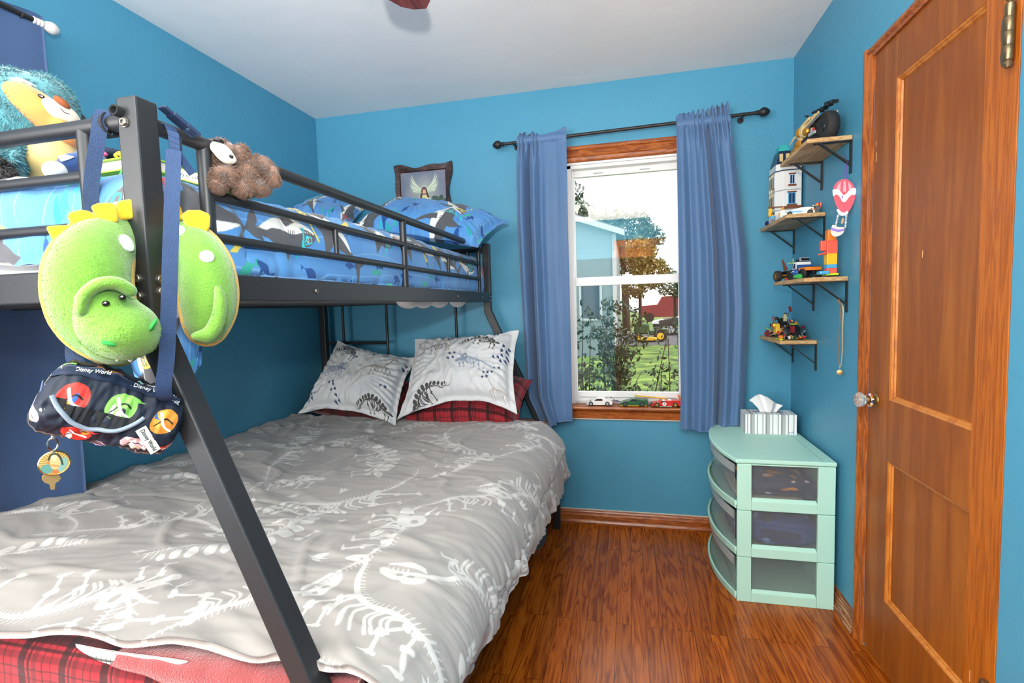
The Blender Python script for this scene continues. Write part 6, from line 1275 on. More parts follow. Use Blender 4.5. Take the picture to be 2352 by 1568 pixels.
SZ = .6905
def sill_car(o, ang, label, body, paint, glass_poly, wheels, hub, extra):
    f = Loc(o, ang); t = thing('toy_car', o, label, 'toy car', 'brick built cars on the window sill')
    f.side(MB(), body, -.026, .026).build('car_body', R_[paint], t, smooth=False, bev=.0012)
    g = MB(); f.side(g, glass_poly, -.0262, .0262); g.build('side_window', R_['glass'], t, smooth=False)
    for l, r in wheels:
        f.wheel(t, l, -.018, r, .010, hub); f.wheel(t, l, .018, r, .010, hub, -1)
    extra(f, t); return t
def white_x(f, t):
    f.side(MB(), [(.060, .029), (.096, .040), (.102, .0385), (.064, .027)], -.020, .020).build('roof_panel', R_['white'], t, smooth=False)
    f.side(MB(), [(.034, .0245), (.058, .040), (.060, .039), (.037, .0235)], -.022, .022).build('windscreen', R_['glass'], t, smooth=False)
    b = MB(); f.box(b, .118, .146, -.024, .024, .034, .0365); b.build('rear_spoiler', R_['white'], t, smooth=False)
    b = MB(); f.box(b, .004, .012, -.027, -.020, .013, .017).build('tail_light', R_['lgrey'], t, smooth=False)
c_ = at(1347, 930, 1, -.022)
sill_car((c_[0], -.020, SZ), 2, 'white wedge shaped toy car on the window sill, left of three', [(0, .006), (.012, .005), (.018, .014), (.028, .014), (.036, .005), (.102, .005), (.108, .014), (.120, .014), (.128, .006), (.142, .008), (.144, .026), (.134, .033), (.112, .034), (.098, .043), (.060, .043), (.032, .027), (.004, .014)],
         'white', [(.042, .029), (.060, .0405), (.088, .0405), (.090, .029)], ((.026, .0125), (.116, .0125)), 'white', white_x)
def green_x(f, t):
    b = MB(); f.box(b, .002, .030, -.0265, .0265, .004, .0065); f.box(b, .042, .104, -.0268, .0268, .004, .0065); f.box(b, .132, .146, -.0265, .0265, .004, .0065); b.build('yellow_sill_trim', R_['yellow'], t, smooth=False)
    f.side(MB(), [(.052, .031), (.066, .041), (.090, .041), (.094, .039), (.068, .038), (.055, .030)], -.017, .017).build('roof_panel', R_['black'], t, smooth=False)
    b = MB(); f.box(b, .128, .150, -.025, .025, .035, .037); f.box(b, .134, .138, -.02, -.017, .03, .036); f.box(b, .134, .138, .017, .02, .03, .036); b.build('rear_wing', R_['green'], t, smooth=False)
c_ = at(1423, 933, 1, -.022)
sill_car((c_[0], -.024, SZ), 2, 'dark green toy sports car with a yellow stripe on the window sill, middle of three', [(0, .007), (.014, .006), (.022, .018), (.036, .018), (.044, .006), (.104, .006), (.112, .018), (.126, .018), (.134, .006), (.150, .008), (.152, .028), (.140, .036), (.118, .037), (.090, .042), (.066, .042), (.050, .032), (.02, .027), (.004, .018)],
         'green', [(.054, .032), (.068, .0405), (.086, .0405), (.096, .031)], ((.029, .0135), (.119, .0135)), 'grey', green_x)
def red_x(f, t):
    d = MB().cyl(f(.066, -.0262, .019), f(.066, -.0272, .019), .0105, 24).build('number_disc', R_['white'], t)
    text_part('lettering', '4', .016, mat('black_lettering'), d, f(.066, -.0276, .019), f.x, np.array([0, 0, 1.]), .0003)
    b = MB(); f.box(b, .040, .104, -.0268, .0268, .004, .0075); f.box(b, .088, .104, -.027, -.02, .003, .009); b.build('grey_sill_trim', R_['lgrey'], t, smooth=False)
    b = MB(); f.box(b, .055, .072, -.018, .018, .033, .0365); f.box(b, .086, .104, -.018, .018, .036, .0385); b.build('white_roof_panel', R_['white'], t, smooth=False)
    b = MB(); f.box(b, -.004, .008, -.02, .02, .010, .014); f.box(b, -.003, .006, -.024, .024, .018, .023); b.build('front_grille', R_['black'], t, smooth=False)
c_ = at(1496, 934, 1, -.022)
sill_car((c_[0], -.028, SZ), 2, 'red toy racing car with number four disc on the window sill, right of three', [(0, .008), (.014, .007), (.020, .018), (.034, .018), (.042, .006), (.110, .006), (.116, .018), (.130, .018), (.138, .006), (.152, .010), (.152, .034), (.112, .0375), (.080, .036), (.066, .034), (.048, .034), (.036, .026), (.016, .027), (.002, .018)],
         'red', [(.045, .028), (.052, .0335), (.072, .0335), (.074, .028)], ((.027, .0135), (.122, .0135)), 'yellow', red_x)
# small buildable rack, pencil and orange brick behind the cars
a = at(1404, 915, 1, .004); t = thing('toy_scooter', (a[0], .0, SZ), 'thin black and blue toy scooter leaning between the white and green cars', 'toy scooter')
q0 = np.array([a[0], -.001, SZ+.012]); MB().tube([q0+[-.002, 0, -.011], q0+[0, 0, .034]], .0016, 6).tube([q0+[.0, -.014, .03], q0+[0, .010, .03]], .0013, 6).build('steering_bar', R_['black'], t)
wl = MB(); wl.lathe([(.010, -.0018), (.013, -.001), (.013, .001), (.010, .0018)], q0+np.array([0, -.002, .016]), (1, .15, 0), 18).build('wheel', R_['tyre'], t)
MB().tube([q0+[.004, 0, .018], q0+[.035, 0, .010], q0+[.058, 0, .004], q0+[.07, 0, -.010]], .0018, 6).build('frame', R_['blue'], t)
bb_ = MB(); bb_.cbox(q0+[.032, 0, .011], (.016, .008, .005)).cbox(q0+[.05, 0, .006], (.006, .012, .004)); bb_.build('seat', R_['navy'], t, smooth=False)
p0, p1 = at(1457, 908, 1, .000), at(1520, 917, 1, .004); p1[2] = max(p1[2], SZ+.04); pc = thing('pencil', (p0+p1)/2, 'yellow pencil resting across the green and red toy cars', 'pencil'); d = (p1-p0)/np.linalg.norm(p1-p0); e = p0+d*.165
MB().cyl(p0+d*.012, e, .0035, 6).build('pencil_barrel', R_['yellow'], pc, smooth=False); MB().cyl(p0, p0+d*.006, .0033, 10).build('eraser', R_['lime'], pc); MB().cyl(p0+d*.006, p0+d*.012, .0036, 10).build('ferrule', R_['gold'], pc); MB().cyl(e, e+d*.014, .0035, 6, .0006).build('sharpened_tip', R_['tan'], pc, smooth=False)
a = at(1563, 912, 1, .0); tb_ = MB(); f = Loc((a[0], -.002, SZ), 0); f.box(tb_, -.008, .010, -.004, .006, 0, .05); f.box(tb_, -.012, -.006, -.004, .006, .04, .062, 20); tag(tb_.build('toy_brick_piece', R_['orange'], None, smooth=False, bev=.001), 'orange toy brick piece at the right end of the window sill', 'toy')

def minifig(o, ang, label, legs, torso, hair, skin_='yellow', extra=None, s=1.0):
    t = thing('minifigure', o, label, 'minifigure', 'small toy figures on the shelves'); f = Loc(o, ang); z = s
    b = MB(); f.box(b, -.0045*z, .0045*z, -.0078*z, -.0004*z, 0, .0125*z); f.box(b, -.0045*z, .0045*z, .0004*z, .0078*z, 0, .0125*z); f.box(b, -.0042*z, .0042*z, -.0078*z, .0078*z, .0122*z, .0155*z); b.build('legs', R_[legs], t, smooth=False, bev=.0004)
    V = [f(i*l_, j*w_, h_) for h_, w_, l_ in ((.0155*z, .0078*z, .0042*z), (.0285*z, .0056*z, .0042*z)) for i, j in ((-1, -1), (1, -1), (1, 1), (-1, 1))]
    MB().add(V, [(0, 3, 2, 1), (4, 5, 6, 7), (0, 1, 5, 4), (1, 2, 6, 5), (2, 3, 7, 6), (3, 0, 4, 7)]).build('torso', R_[torso], t, smooth=False, bev=.0004)
    for sg_ in (-1, 1):
        ar = MB().tube([f(0, sg_*.0062*z, .0275*z), f(.002*z, sg_*.0098*z, .0215*z), f(.008*z, sg_*.0098*z, .0175*z)], .0022*z, 8).build('arm', R_[torso], t)
        MB().tube([f(.008*z, sg_*.0098*z, .0175*z), f(.0108*z, sg_*.0098*z, .0165*z)], .0018*z, 8).build('hand', R_[skin_], ar)
    hd2 = MB().lathe([(.003*z, 0), (.0048*z, .0012*z), (.0051*z, .003*z), (.0051*z, .007*z), (.0046*z, .0086*z), (.0024*z, .0088*z), (.0024*z, .0102*z)], f(0, 0, .0285*z), (0, 0, 1), 18).build('head', R_[skin_], t)
    e = MB()
    for sg_ in (-1, 1): e.ball(f(.0049*z, sg_*.0018*z, .0343*z), .0007*z, 8, 6)
    e.tube([f(.005*z, -.0017*z, .0315*z), f(.0052*z, 0, .0309*z), f(.005*z, .0017*z, .0315*z)], .0003*z, 5); e.build('face', R_['black'], hd2)
    if hair: MB().lathe([(.0056*z, .0042*z), (.0060*z, .006*z), (.0058*z, .009*z), (.004*z, .0112*z), (0, .0118*z)], f(-.0007*z, 0, .0285*z), (0, 0, 1), 16).build('hair', R_[hair], hd2)
    if extra: extra(f, t)
    return t

# top shelf: golden motorbike with a huge back tyre
s1z = 1.849
t = thing('toy_motorbike', (2.60, -.53, s1z), 'golden and black toy motorbike with one huge rear tyre on the highest shelf', 'toy motorbike'); f = Loc((2.612, -.628, s1z), 99)
MB().lathe([(.030, -.018), (.048, -.021), (.055, -.014), (.057, 0), (.055, .014), (.048, .021), (.030, .018)], f(.0, 0, .057), tuple(f.y), 32).build('rear_tyre', R_['tyre'], t, sharp=50)
MB().lathe([(.0, -.016), (.030, -.017), (.031, .017), (.0, .016)], f(0, 0, .057), tuple(f.y), 24).lathe([(0, .022), (.016, .021), (.018, .016)], f(0, 0, .057), tuple(f.y), 18).build('rear_hub', R_['black'], t, sharp=40)
b = MB(); f.box(b, .03, .17, -.022, .022, .030, .065, -4); f.box(b, .02, .12, -.014, .014, .065, .100, 4); f.box(b, -.02, .10, -.010, .010, .135, .142, 6); f.box(b, .05, .08, -.03, .03, .10, .115); f.box(b, .09, .15, -.03, .03, .012, .030)
for k in range(6): f.box(b, -.05+k*.032, -.03+k*.032, -.013, .013, .128+.002*(k % 2), .140-.004*k+.01*(k % 2), 10)
b.build('chassis', R_['black'], t, smooth=False, bev=.001)
for sg_ in (-1, 1):
    b = MB(); f.box(b, -.005, .115, sg_*.034-.002, sg_*.034+.002, .095, .103, -12); f.box(b, .02, .05, sg_*.034-.003, sg_*.034+.003, .105, .112, -12); b.build('golden_side_blade', R_['tan'], t, smooth=False)
    b = MB(); f.box(b, .00, .105, sg_*.033-.002, sg_*.033+.002, .084, .094, -12); b.build('grey_side_strip', R_['grey'], t, smooth=False)
    b = MB(); b.lathe([(.010, 0), (.010, .006), (.006, .008)], f(.045, sg_*.030, .060), tuple(f.y*sg_), 14); f.box(b, .03, .075, sg_*.03-.004, sg_*.03+.004, .044, .056); b.build('exhaust', R_['lgrey'], t, smooth=False)
    b = MB(); f.box(b, .026, .034, sg_*.036-.002, sg_*.036+.003, .055, .063); b.build('red_pin', R_['red'], t, smooth=False)
b = MB(); b.ball(f(.155, 0, .080), (.042, .036, .036), 12, 8, f.R); f.box(b, .12, .185, -.024, .024, .098, .112, -14); b.build('dragon_head_shell', R_['tan'], t, smooth=False)
b = MB(); b.ball(f(.150, .020, .086), (.026, .026, .024), 12, 8, f.R); b.ball(f(.175, .014, .046), (.024, .024, .018), 10, 6, f.R); b.ball(f(.100, .030, .074), (.022, .012, .016), 10, 6, f.R); b.build('golden_armour', R_['gold'], t, smooth=False)
b = MB(); b.ball(f(.125, .022, .082), (.034, .020, .026), 10, 7, f.R); f.box(b, .07, .15, .012, .034, .100, .112, -12); b.build('side_shell', R_['tan'], t, smooth=False)
b = MB(); f.box(b, .13, .19, -.026, .026, .060, .068); b.lathe([(.020, 0), (.024, .003), (.020, .006)], f(.155, -.026, .086), tuple(-f.y), 20); b.build('grey_collar', R_['grey'], t, smooth=False)
for k, (l, w, h, l2, w2, h2) in enumerate(((.175, -.02, .09, .235, -.03, .045), (.175, .02, .09, .24, .03, .06), (.185, 0, .10, .245, -.005, .085), (.19, -.01, .06, .225, -.03, .028), (.19, .012, .05, .23, .022, .02), (.09, -.012, .12, .13, -.02, .150), (.10, .012, .12, .14, .02, .148))):
    MB().tube([f(l, w, h), f((l+l2)/2, (w+w2)/2, (h+h2)/2+.006), f(l2, w2, h2)], [.005, .0045, .0008], 6).build('horn', R_['tan'] if k < 5 else R_['black'], t, smooth=False)
for w in (-.03, .03):
    b = MB(); f.box(b, .17, .21, w-.010, w+.010, .002, .030, -18); f.box(b, .19, .225, w-.008, w+.008, .0, .012); b.build('claw_foot', R_['gold'], t, smooth=False, bev=.002)
b = MB(); f.box(b, .02, .09, -.026, .026, 0, .032); b.build('stand', R_['black'], t, smooth=False)

# second shelf: tower house, racing car, figures
s2z = 1.613; tw = thing('toy_tower', (2.618, -.10, s2z), 'tall white toy tower house with a teal and navy roof in the shelf corner', 'toy building')
x0, x1, y0, y1 = 2.556, 2.664, -.165, -.03; ch = .030
def octo(i, z0, z1, ii=0): return [(x0+ch-i, y0-i), (x1+i*.3, y0-i), (x1+i*.3, y1+i*.5), (x0-i, y1+i*.5), (x0-i, y0+ch-i)]
zf = [0, .066, .158, .250]
for k in range(3):
    MB().prism(octo(0, 0, 0), (0, 0, s2z+zf[k]), (1, 0, 0), (0, 1, 0), zf[k+1]-zf[k]-.003).build('storey', R_['white'], tw, smooth=False, bev=.0008)
    MB().prism(octo(.003, 0, 0), (0, 0, s2z+zf[k+1]-.004), (1, 0, 0), (0, 1, 0), .004).build('cornice', R_['lgrey'] if k < 2 else R_['navy'], tw, smooth=False)
def win_(xa, xb, za, zb, face='y', sill=True, frame='ltblue'):
    yy = y0-.0008
    w_ = MB()
    if face == 'y': w_.box((xa, yy-.002, s2z+za), (xb, yy, s2z+zb))
    else: w_.box((x0-.002, xa, s2z+za), (x0, xb, s2z+zb))
    wo = w_.build('window', R_[frame], tw, smooth=False, bev=.0004)
    g_ = MB()
    for k in range(2):
        m_ = .12*(xb-xa); a_ = xa+m_+k*((xb-xa-m_)/2); b_2 = a_+(xb-xa)/2-1.5*m_
        if face == 'y': g_.box((a_, yy-.0026, s2z+za+.004), (b_2, yy-.0019, s2z+zb-.004))
        else: g_.box((x0-.0026, a_, s2z+za+.004), (x0-.0019, b_2, s2z+zb-.004))
    g_.build('window_light', R_['navy'], wo, smooth=False)
    if sill:
        if face == 'y': MB().box((xa-.006, yy-.005, s2z+za-.008), (xb+.006, yy, s2z+za)).build('window_sill', R_['brown'], wo, smooth=False); MB().box((xa-.004, yy-.004, s2z+zb), (xb+.004, yy, s2z+zb+.006)).build('window_head', R_['brown'], wo, smooth=False)
        else: MB().box((x0-.005, xa-.003, s2z+za-.006), (x0, xb+.003, s2z+za)).build('window_sill', R_['brown'], wo, smooth=False)
win_(2.612, 2.634, .180, .226); win_(2.606, 2.638, .088, .142, frame='azure'); win_(2.598, 2.612, .026, .048, sill=False); win_(2.620, 2.634, .026, .048, sill=False)
MB().box((2.588, y0-.004, s2z+.066), (2.664, y0, s2z+.080)).build('brown_ledge', R_['brown'], tw, smooth=False)
for k, ya in enumerate((-.125, -.095, -.065)):
    for za, zb in ((.085, .140), (.175, .232)): win_(ya, ya+.016, za, zb, 'x', k == 0)
    MB().box((x0-.003, ya+.018, s2z+.07), (x0, ya+.026, s2z+.245)).build('tan_pilaster', R_['tan'], tw, smooth=False)
MB().prism([(x0+.002, y0+.02), (x0+.022, y0+.002), (x1, y0+.002), (x1, y1), (x0+.002, y1)], (0, 0, s2z+.250), (1, 0, 0), (0, 1, 0), .030).build('white_attic', R_['white'], tw, smooth=False)
V = [(x, y, s2z+.280) for x, y in ((x0+.002, y0+.01), (2.640, y0+.01), (2.640, y1), (x0+.002, y1))]+[(x, y, s2z+.345) for x, y in ((x0+.018, y0+.03), (2.622, y0+.03), (2.622, y1-.02), (x0+.018, y1-.02))]
bq = [(0, 3, 2, 1), (4, 5, 6, 7), (0, 1, 5, 4), (1, 2, 6, 5), (2, 3, 7, 6), (3, 0, 4, 7)]
MB().add(V, bq).build('mansard_roof', R_['navy'], tw, smooth=False)
V = [(x, y, s2z+.345) for x, y in ((x0+.016, y0+.028), (2.624, y0+.028), (2.624, y1-.018), (x0+.016, y1-.018))]+[(x, y, s2z+.378) for x, y in ((x0+.026, y0+.045), (2.614, y0+.045), (2.614, y1-.03), (x0+.026, y1-.03))]
MB().add(V, bq).build('teal_roof_cap', R_['teal'], tw, smooth=False, bev=.004)
for k in range(2): MB().box((2.572+.028*k, y0+.012, s2z+.292), (2.586+.028*k, y0+.022, s2z+.328)).build('dormer', R_['tan'], tw, smooth=False)
MB().box((x0-.035, y0+.0, s2z+.076), (x0+.03, y0+.006, s2z+.081)).build('sign_pole', R_['brown'], tw, smooth=False); MB().box((x0-.034, y0+.0, s2z+.040), (x0-.018, y0+.006, s2z+.072)).box((x0-.033, y0-.002, s2z+.034), (x0-.014, y0+.010, s2z+.040)).build('hanging_lantern', R_['yellow'], tw, smooth=False, bev=.001)
def race_car():
    o = (2.586, -.335, s2z); f = Loc(o, 165); t = thing('toy_car', o, 'white and blue low toy racing car at the front edge of the second shelf', 'toy car')
    f = Loc((2.660, -.375, s2z), 166)
    f.side(MB(), [(0, .006), (.128, .005), (.130, .012), (.11, .020), (.085, .030), (.06, .034), (.03, .034), (.004, .028)], -.027, .027).build('car_body', R_['white'], t, smooth=False, bev=.002)
    f.side(MB(), [(.04, .030), (.062, .0355), (.085, .031), (.09, .026), (.05, .026)], -.018, .018).build('canopy', R_['glass'], t, smooth=False)
    for sg_ in (-1, 1):
        f.side(MB(), [(.05, .018), (.10, .0235), (.118, .016), (.06, .013)], sg_*.0272-.0006, sg_*.0272+.0006).build('blue_flash', R_['azure'], t, smooth=False)
        b = MB(); f.box(b, .01, .128, sg_*.028-.001, sg_*.028+.001, .003, .0065); b.build('blue_skirt', R_['teal'], t, smooth=False)
        b = MB(); f.box(b, .008, .018, sg_*.0275-.001, sg_*.0275+.001, .018, .022); b.build('orange_light', R_['orange'], t, smooth=False)
        for l in (.025, .102): f.wheel(t, l, sg_*.019, .011, .009, 'grey', -sg_)
    b = MB(); f.box(b, .0, .018, -.026, .026, .036, .038); b.build('rear_wing', R_['white'], t, smooth=False)
race_car()
def torch(f, t): MB().tube([f(.006, .0105, .018), f(.006, .013, .030)], .002, 6).ball(f(.006, .0135, .036), (.004, .004, .009), 8, 6).build('flame', R_['coral'], t); MB().tube([f(.010, -.0098, .017), f(.012, -.018, .020)], .001, 5).ball(f(.012, -.020, .021), .003, 8, 6).build('red_staff', R_['red'], t)
fg = minifig((2.650, -.418, s2z), -120, 'black toy figure raising a red flame beside the white racing car', 'black', 'black', 'coral', extra=torch, s=1.1)
minifig((2.532, -.20, s2z), -120, 'toy figure with dark hair and blue top near the left edge of the second shelf', 'grey', 'azure', 'black', s=1.15)
minifig((2.545, -.30, s2z), -120, 'toy figure in yellow and green standing left of the white racing car', 'green', 'yellow', 'yellow', s=1.15)
minifig((2.535, -.345, s2z), -110, 'white dressed toy figure with orange hair at the shelf front edge', 'white', 'white', 'orange', s=1.15)
tag(MB().lathe([(0, .0005), (.009, .0004), (.012, .003), (.009, .006), (0, .0065)], (2.532, -.105, s2z+.012), (-.8, -.6, .1), 24).build('toy_shield', R_['navy'], None), 'small round dark toy shield lying at the far left end of the second shelf', 'toy shield')

# third shelf: pickup, hot rod, bottle, block tower
s3z = 1.333
t = thing('toy_pickup', (2.60, -.46, s3z), 'white and blue toy pickup with an orange bed and chunky tyres on the third shelf', 'toy pickup'); f = Loc((2.585, -.375, s3z), -80)
f.side(MB(), [(.0, .022), (.075, .022), (.075, .046), (.0, .046)], -.03, .03).build('lower_body', R_['navy'], t, smooth=False, bev=.001)
f.side(MB(), [(.018, .046), (.066, .046), (.062, .076), (.030, .076)], -.028, .028).build('cab', R_['white'], t, smooth=False, bev=.0012)
f.side(MB(), [(.058, .046), (.094, .046), (.074, .064), (.058, .064)], -.0285, .0285).build('blue_rear_panel', R_['blue'], t, smooth=False)
for sg_ in (-1, 1): f.side(MB(), [(.026, .050), (.046, .050), (.044, .070), (.034, .070)], sg_*.0284-.0006, sg_*.0284+.0006).build('side_window', R_['glass'], t, smooth=False)
b = MB(); f.box(b, .075, .140, -.030, .030, .036, .050); f.box(b, .080, .136, -.026, .026, .048, .0505); b.build('orange_bed', R_['orange'], t, smooth=False, bev=.001)
b = MB(); f.box(b, .08, .136, -.025, .025, .050, .052); b.build('bed_cover', R_['black'], t, smooth=False)
b = MB(); f.box(b, .03, .06, -.02, .02, .078, .088); f.box(b, .055, .075, -.016, .016, .084, .092, -20); b.build('roof_load', R_['black'], t, smooth=False, bev=.002)
b = MB(); f.box(b, .058, .066, -.018, .018, .080, .094, 25); f.box(b, .025, .034, -.018, .018, .076, .081); b.build('roof_rack', R_['lgrey'], t, smooth=False)
b = MB(); f.box(b, -.012, .002, -.028, .028, .016, .036); b.build('front_bumper', R_['grey'], t, smooth=False, bev=.001)
b = MB(); f.box(b, -.014, -.008, -.027, -.018, .030, .038); f.box(b, -.014, -.008, .018, .027, .030, .038); b.build('orange_lamp', R_['orange'], t, smooth=False)
for l in (.015, .112):
    for sg_ in (-1, 1): f.wheel(t, l, sg_*.022, .0225, .016, 'black', -sg_)
t = thing('toy_hot_rod', (2.56, -.32, s3z), 'toy hot rod with golden wheels and brown wings, left end of third shelf', 'toy car'); f = Loc((2.545, -.315, s3z), -75)
f.wheel(t, .0, -.012, .024, .020, 'gold'); f.wheel(t, .005, .045, .024, .020, 'gold', -1)
b = MB(); f.box(b, -.01, .05, -.012, .035, .012, .03); f.box(b, .0, .04, -.004, .026, .03, .044); b.build('chassis', R_['black'], t, smooth=False, bev=.001)
b = MB(); f.box(b, .01, .05, -.014, -.008, .022, .028); f.box(b, .03, .05, -.013, -.006, .008, .014); b.build('golden_trim', R_['gold'], t, smooth=False)
b = MB(); f.box(b, .05, .066, -.014, .0, .002, .012); b.build('red_fin', R_['red'], t, smooth=False)
for w, l in ((.0, .01), (.04, .09)):
    f.side(MB(), [(l, .045), (l+.028, .05), (l-.012, .098), (l-.02, .098)], w, w+.003).build('brown_wing', R_['brown'], t, smooth=False)
MB().tube([f(.045, .02, .075), f(.046, .02, .098)], .0015, 6).cbox(f(.04, .01, .078), (.03, .006, .003), f.R).build('lime_spear', R_['lime'], t, smooth=False)
t = thing('toy_bottle', (2.552, -.50, s3z+.012), 'bright green and white toy bottle lying in front of the toy pickup', 'toy bottle'); f = Loc((2.545, -.485, s3z+.0115), -85)
MB().lathe([(.004, 0), (.007, .004), (.008, .010), (.005, .014), (.005, .016)], f(0, 0, 0), tuple(f.x), 16).lathe([(.005, .030), (.011, .034), (.0115, .052), (.008, .058), (0, .059)], f(0, 0, 0), tuple(f.x), 18).build('green_shell', R_['bgreen'], t)
MB().lathe([(.005, .016), (.0065, .018), (.0065, .029), (.005, .031)], f(0, 0, 0), tuple(f.x), 14).build('white_band', R_['white'], t)
t = thing('toy_helmet', (2.56, -.505, s3z), 'glossy blue toy pod between the pickup wheels on the third shelf', 'toy'); f = Loc((2.562, -.475, s3z+.030), -80)
b = MB(); b.ball(f(0, -.012, 0), (.020, .010, .014), 14, 10, f.R).build('blue_shell', R_['blue'], t); b = MB(); b.tube([f(-.012, -.0225, .0), f(0, -.0235, .006), f(.012, -.0225, .002)], .0015, 6); b.build('white_arch', R_['white'], t)
b = MB(); f.box(b, -.018, .018, -.018, .0, -.030, -.010); b.build('base', R_['black'], t, smooth=False)
t = thing('block_tower', (2.62, -.635, s3z), 'tall thin tower of orange, coral, yellow and blue toy blocks near the door end', 'block tower'); f = Loc((2.625, -.640, s3z), 0); zz = 0
for nm, c, h_, w_ in (('black_base', 'black', .006, .024), ('yellow_plate', 'lime', .008, .022), ('coral_block', 'coral', .020, .017), ('blue_block', 'azure', .014, .0172), ('yellow_block', 'yellow', .042, .0175), ('coral_block', 'coral', .050, .018), ('orange_block', 'orange', .040, .0145)):
    b = MB(); f.box(b, -w_, w_, -w_, w_, zz, zz+h_); 
    if nm == 'coral_block' and h_ > .03: f.box(b, -.036, -w_, -.010, .010, zz+.012, zz+h_)
    b.build(nm, R_[c], t, smooth=False, bev=.0012); zz += h_
b = MB(); b.tube([f(-.016, -.012, .092), f(-.034, -.02, .089), f(-.052, -.026, .086)], [.005, .004, .002], 8); b.build('coral_lever', R_['coral'], t)
b = MB(); f.box(b, -.045, -.01, -.028, .012, .010, .024); b.build('blue_slope', R_['azure'], t, smooth=False, bev=.004)
tag(MB().cbox((2.59, -.575, s3z+.005), (.03, .075, .008)).cbox((2.59, -.56, s3z+.012), (.012, .09, .005)).build('toy_plate', R_['black'], None, smooth=False, bev=.001), 'flat black toy plate lying between the pickup and the block tower', 'toy')

# lowest shelf: heap of toy parts
s4z = 1.067; g = np.random.default_rng(77)
hp = MB(); keys = ['black', 'grey', 'lgrey', 'gold', 'red', 'black', 'white', 'orange', 'grey', 'tan', 'dred', 'black', 'green']; ml = [R_[k] for k in keys]
for i in range(230):
    u_ = g.normal(size=2)*[.028, .080]; hgt = .080*math.exp(-(u_[1]/.085)**2); x = np.clip(2.595+u_[0], 2.545, 2.655); y = np.clip(-.185+u_[1], -.34, -.03)
    z = s4z+.005+g.uniform(0, 1)*hgt; q = Euler(g.uniform(-.9, .9, 3)).to_matrix(); hp.mi = int(g.integers(len(ml))); sz = g.uniform(.006, .02, 3)*[1, 1, .7]; z = max(z, s4z+.011)
    if i % 4: hp.cbox((x, y, z), sz, q)
    else: hp.cyl((x, y, z), np.array((x, y, z))+np.array(q@Vector((.014, 0, .0))), .004, 10)
tag(hp.build('toy_brick_heap', None, None, smooth=False, mats=ml), 'jumbled heap of small mixed toy brick parts covering the lowest shelf', 'toy parts', kind='stuff')
t = thing('toy_mech', (2.57, -.20, s4z), 'golden armoured toy robot lying in the middle of the heap', 'toy robot'); f = Loc((2.560, -.205, s4z+.02), -80)
b = MB(); b.ball(f(-.022, -.01, .038), (.020, .016, .018), 8, 6, f.R); b.build('shoulder_shell', R_['gold'], t, smooth=False)
V = [f(i*l_, j*w_-.012, h_) for h_, w_, l_ in ((.006, .010, .013), (.050, .007, .009)) for i, j in ((-1, -1), (1, -1), (1, 1), (-1, 1))]; MB().add([v+f.x*.012 for v in V], bq).build('golden_leg', R_['yellow'], t, smooth=False, bev=.002)
b = MB(); f.box(b, -.01, .03, 0, .025, .045, .062); f.box(b, .005, .03, -.008, .01, .058, .074, 15); b.build('torso', R_['black'], t, smooth=False, bev=.001)
for l, h_ in ((-.05, .070), (-.035, .078)): MB().tube([f(l, 0, h_-.02), f(l-.012, -.004, h_+.012)], [.003, .0015], 6).build('blade', R_['brown'], t, smooth=False)
b = MB(); b.ball(f(-.022, 0, .074), (.010, .009, .008), 10, 8, f.R); b.build('head', R_['black'], t)
t = thing('toy_car_wreck', (2.60, -.275, s4z), 'black toy car with a big round arch at the right side of the heap', 'toy car'); f = Loc((2.575, -.235, s4z+.004), -80)
f.side(MB(), [(.0, 0), (.095, 0), (.098, .03), (.085, .055), (.055, .070), (.02, .062), (.0, .035)], -.004, .030).build('car_body', R_['black'], t, smooth=False, bev=.004)
f.wheel(t, .045, -.004, .024, .012, 'grey'); b = MB(); f.box(b, .08, .10, -.012, .0, .03, .060); b.build('red_side', R_['dred'], t, smooth=False); b = MB(); f.box(b, .082, .108, -.014, .004, .066, .070); b.build('lime_wing', R_['lime'], t, smooth=False); b = MB(); b.ball(f(.035, -.012, .048), (.011, .006, .007), 10, 8, f.R); b.build('blue_window', R_['navy'], t)
def flag(f, t): MB().tube([f(.004, .010, .018), f(-.004, .018, .062)], .0009, 6).build('flag_pole', R_['black'], t); MB().cbox(f(-.0055, .0195, .056), (.003, .011, .026), f.R@np.array(Euler((.25, 0, 0)).to_matrix())).build('dark_red_flag', mat('dark_red_cloth', '#6d1a20', .9), t, smooth=False)
minifig((2.575, -.252, s4z+.082), -110, 'olive clothed toy figure with a dark red flag riding on the heap', 'olive', 'olive', 'black', extra=flag, s=1.0)
b = MB(); f = Loc((2.545, -.065, s4z), -80); f.box(b, -.006, .012, -.008, .008, .0, .030); f.box(b, .014, .030, -.006, .010, .0, .034, 8); tag(b.build('red_toy_block', R_['dred'], None, smooth=False, bev=.001), 'dark red toy block at the far left end of the lowest shelf', 'toy')
tag(MB().cbox((2.545, -.085, s4z+.0365), (.006, .06, .004), Euler((.2, 0, .15)).to_matrix()).build('toy_sword', R_['lime'], None, smooth=False, bev=.001), 'lime green toy sword lying across the left end of the heap', 'toy')
tag(MB().cbox((2.536, -.30, s4z+.003), (.014, .075, .005)).build('toy_plate', R_['lime'], None, smooth=False, bev=.001), 'lime toy plate lying at the front edge of the lowest shelf', 'toy')
b = MB(); b.ball((2.540, -.315, s4z+.012), (.010, .020, .010), 10, 6); tag(b.build('orange_toy_claw', R_['orange'], None, smooth=False), 'orange toy claw lying on the lime plate of the lowest shelf', 'toy')

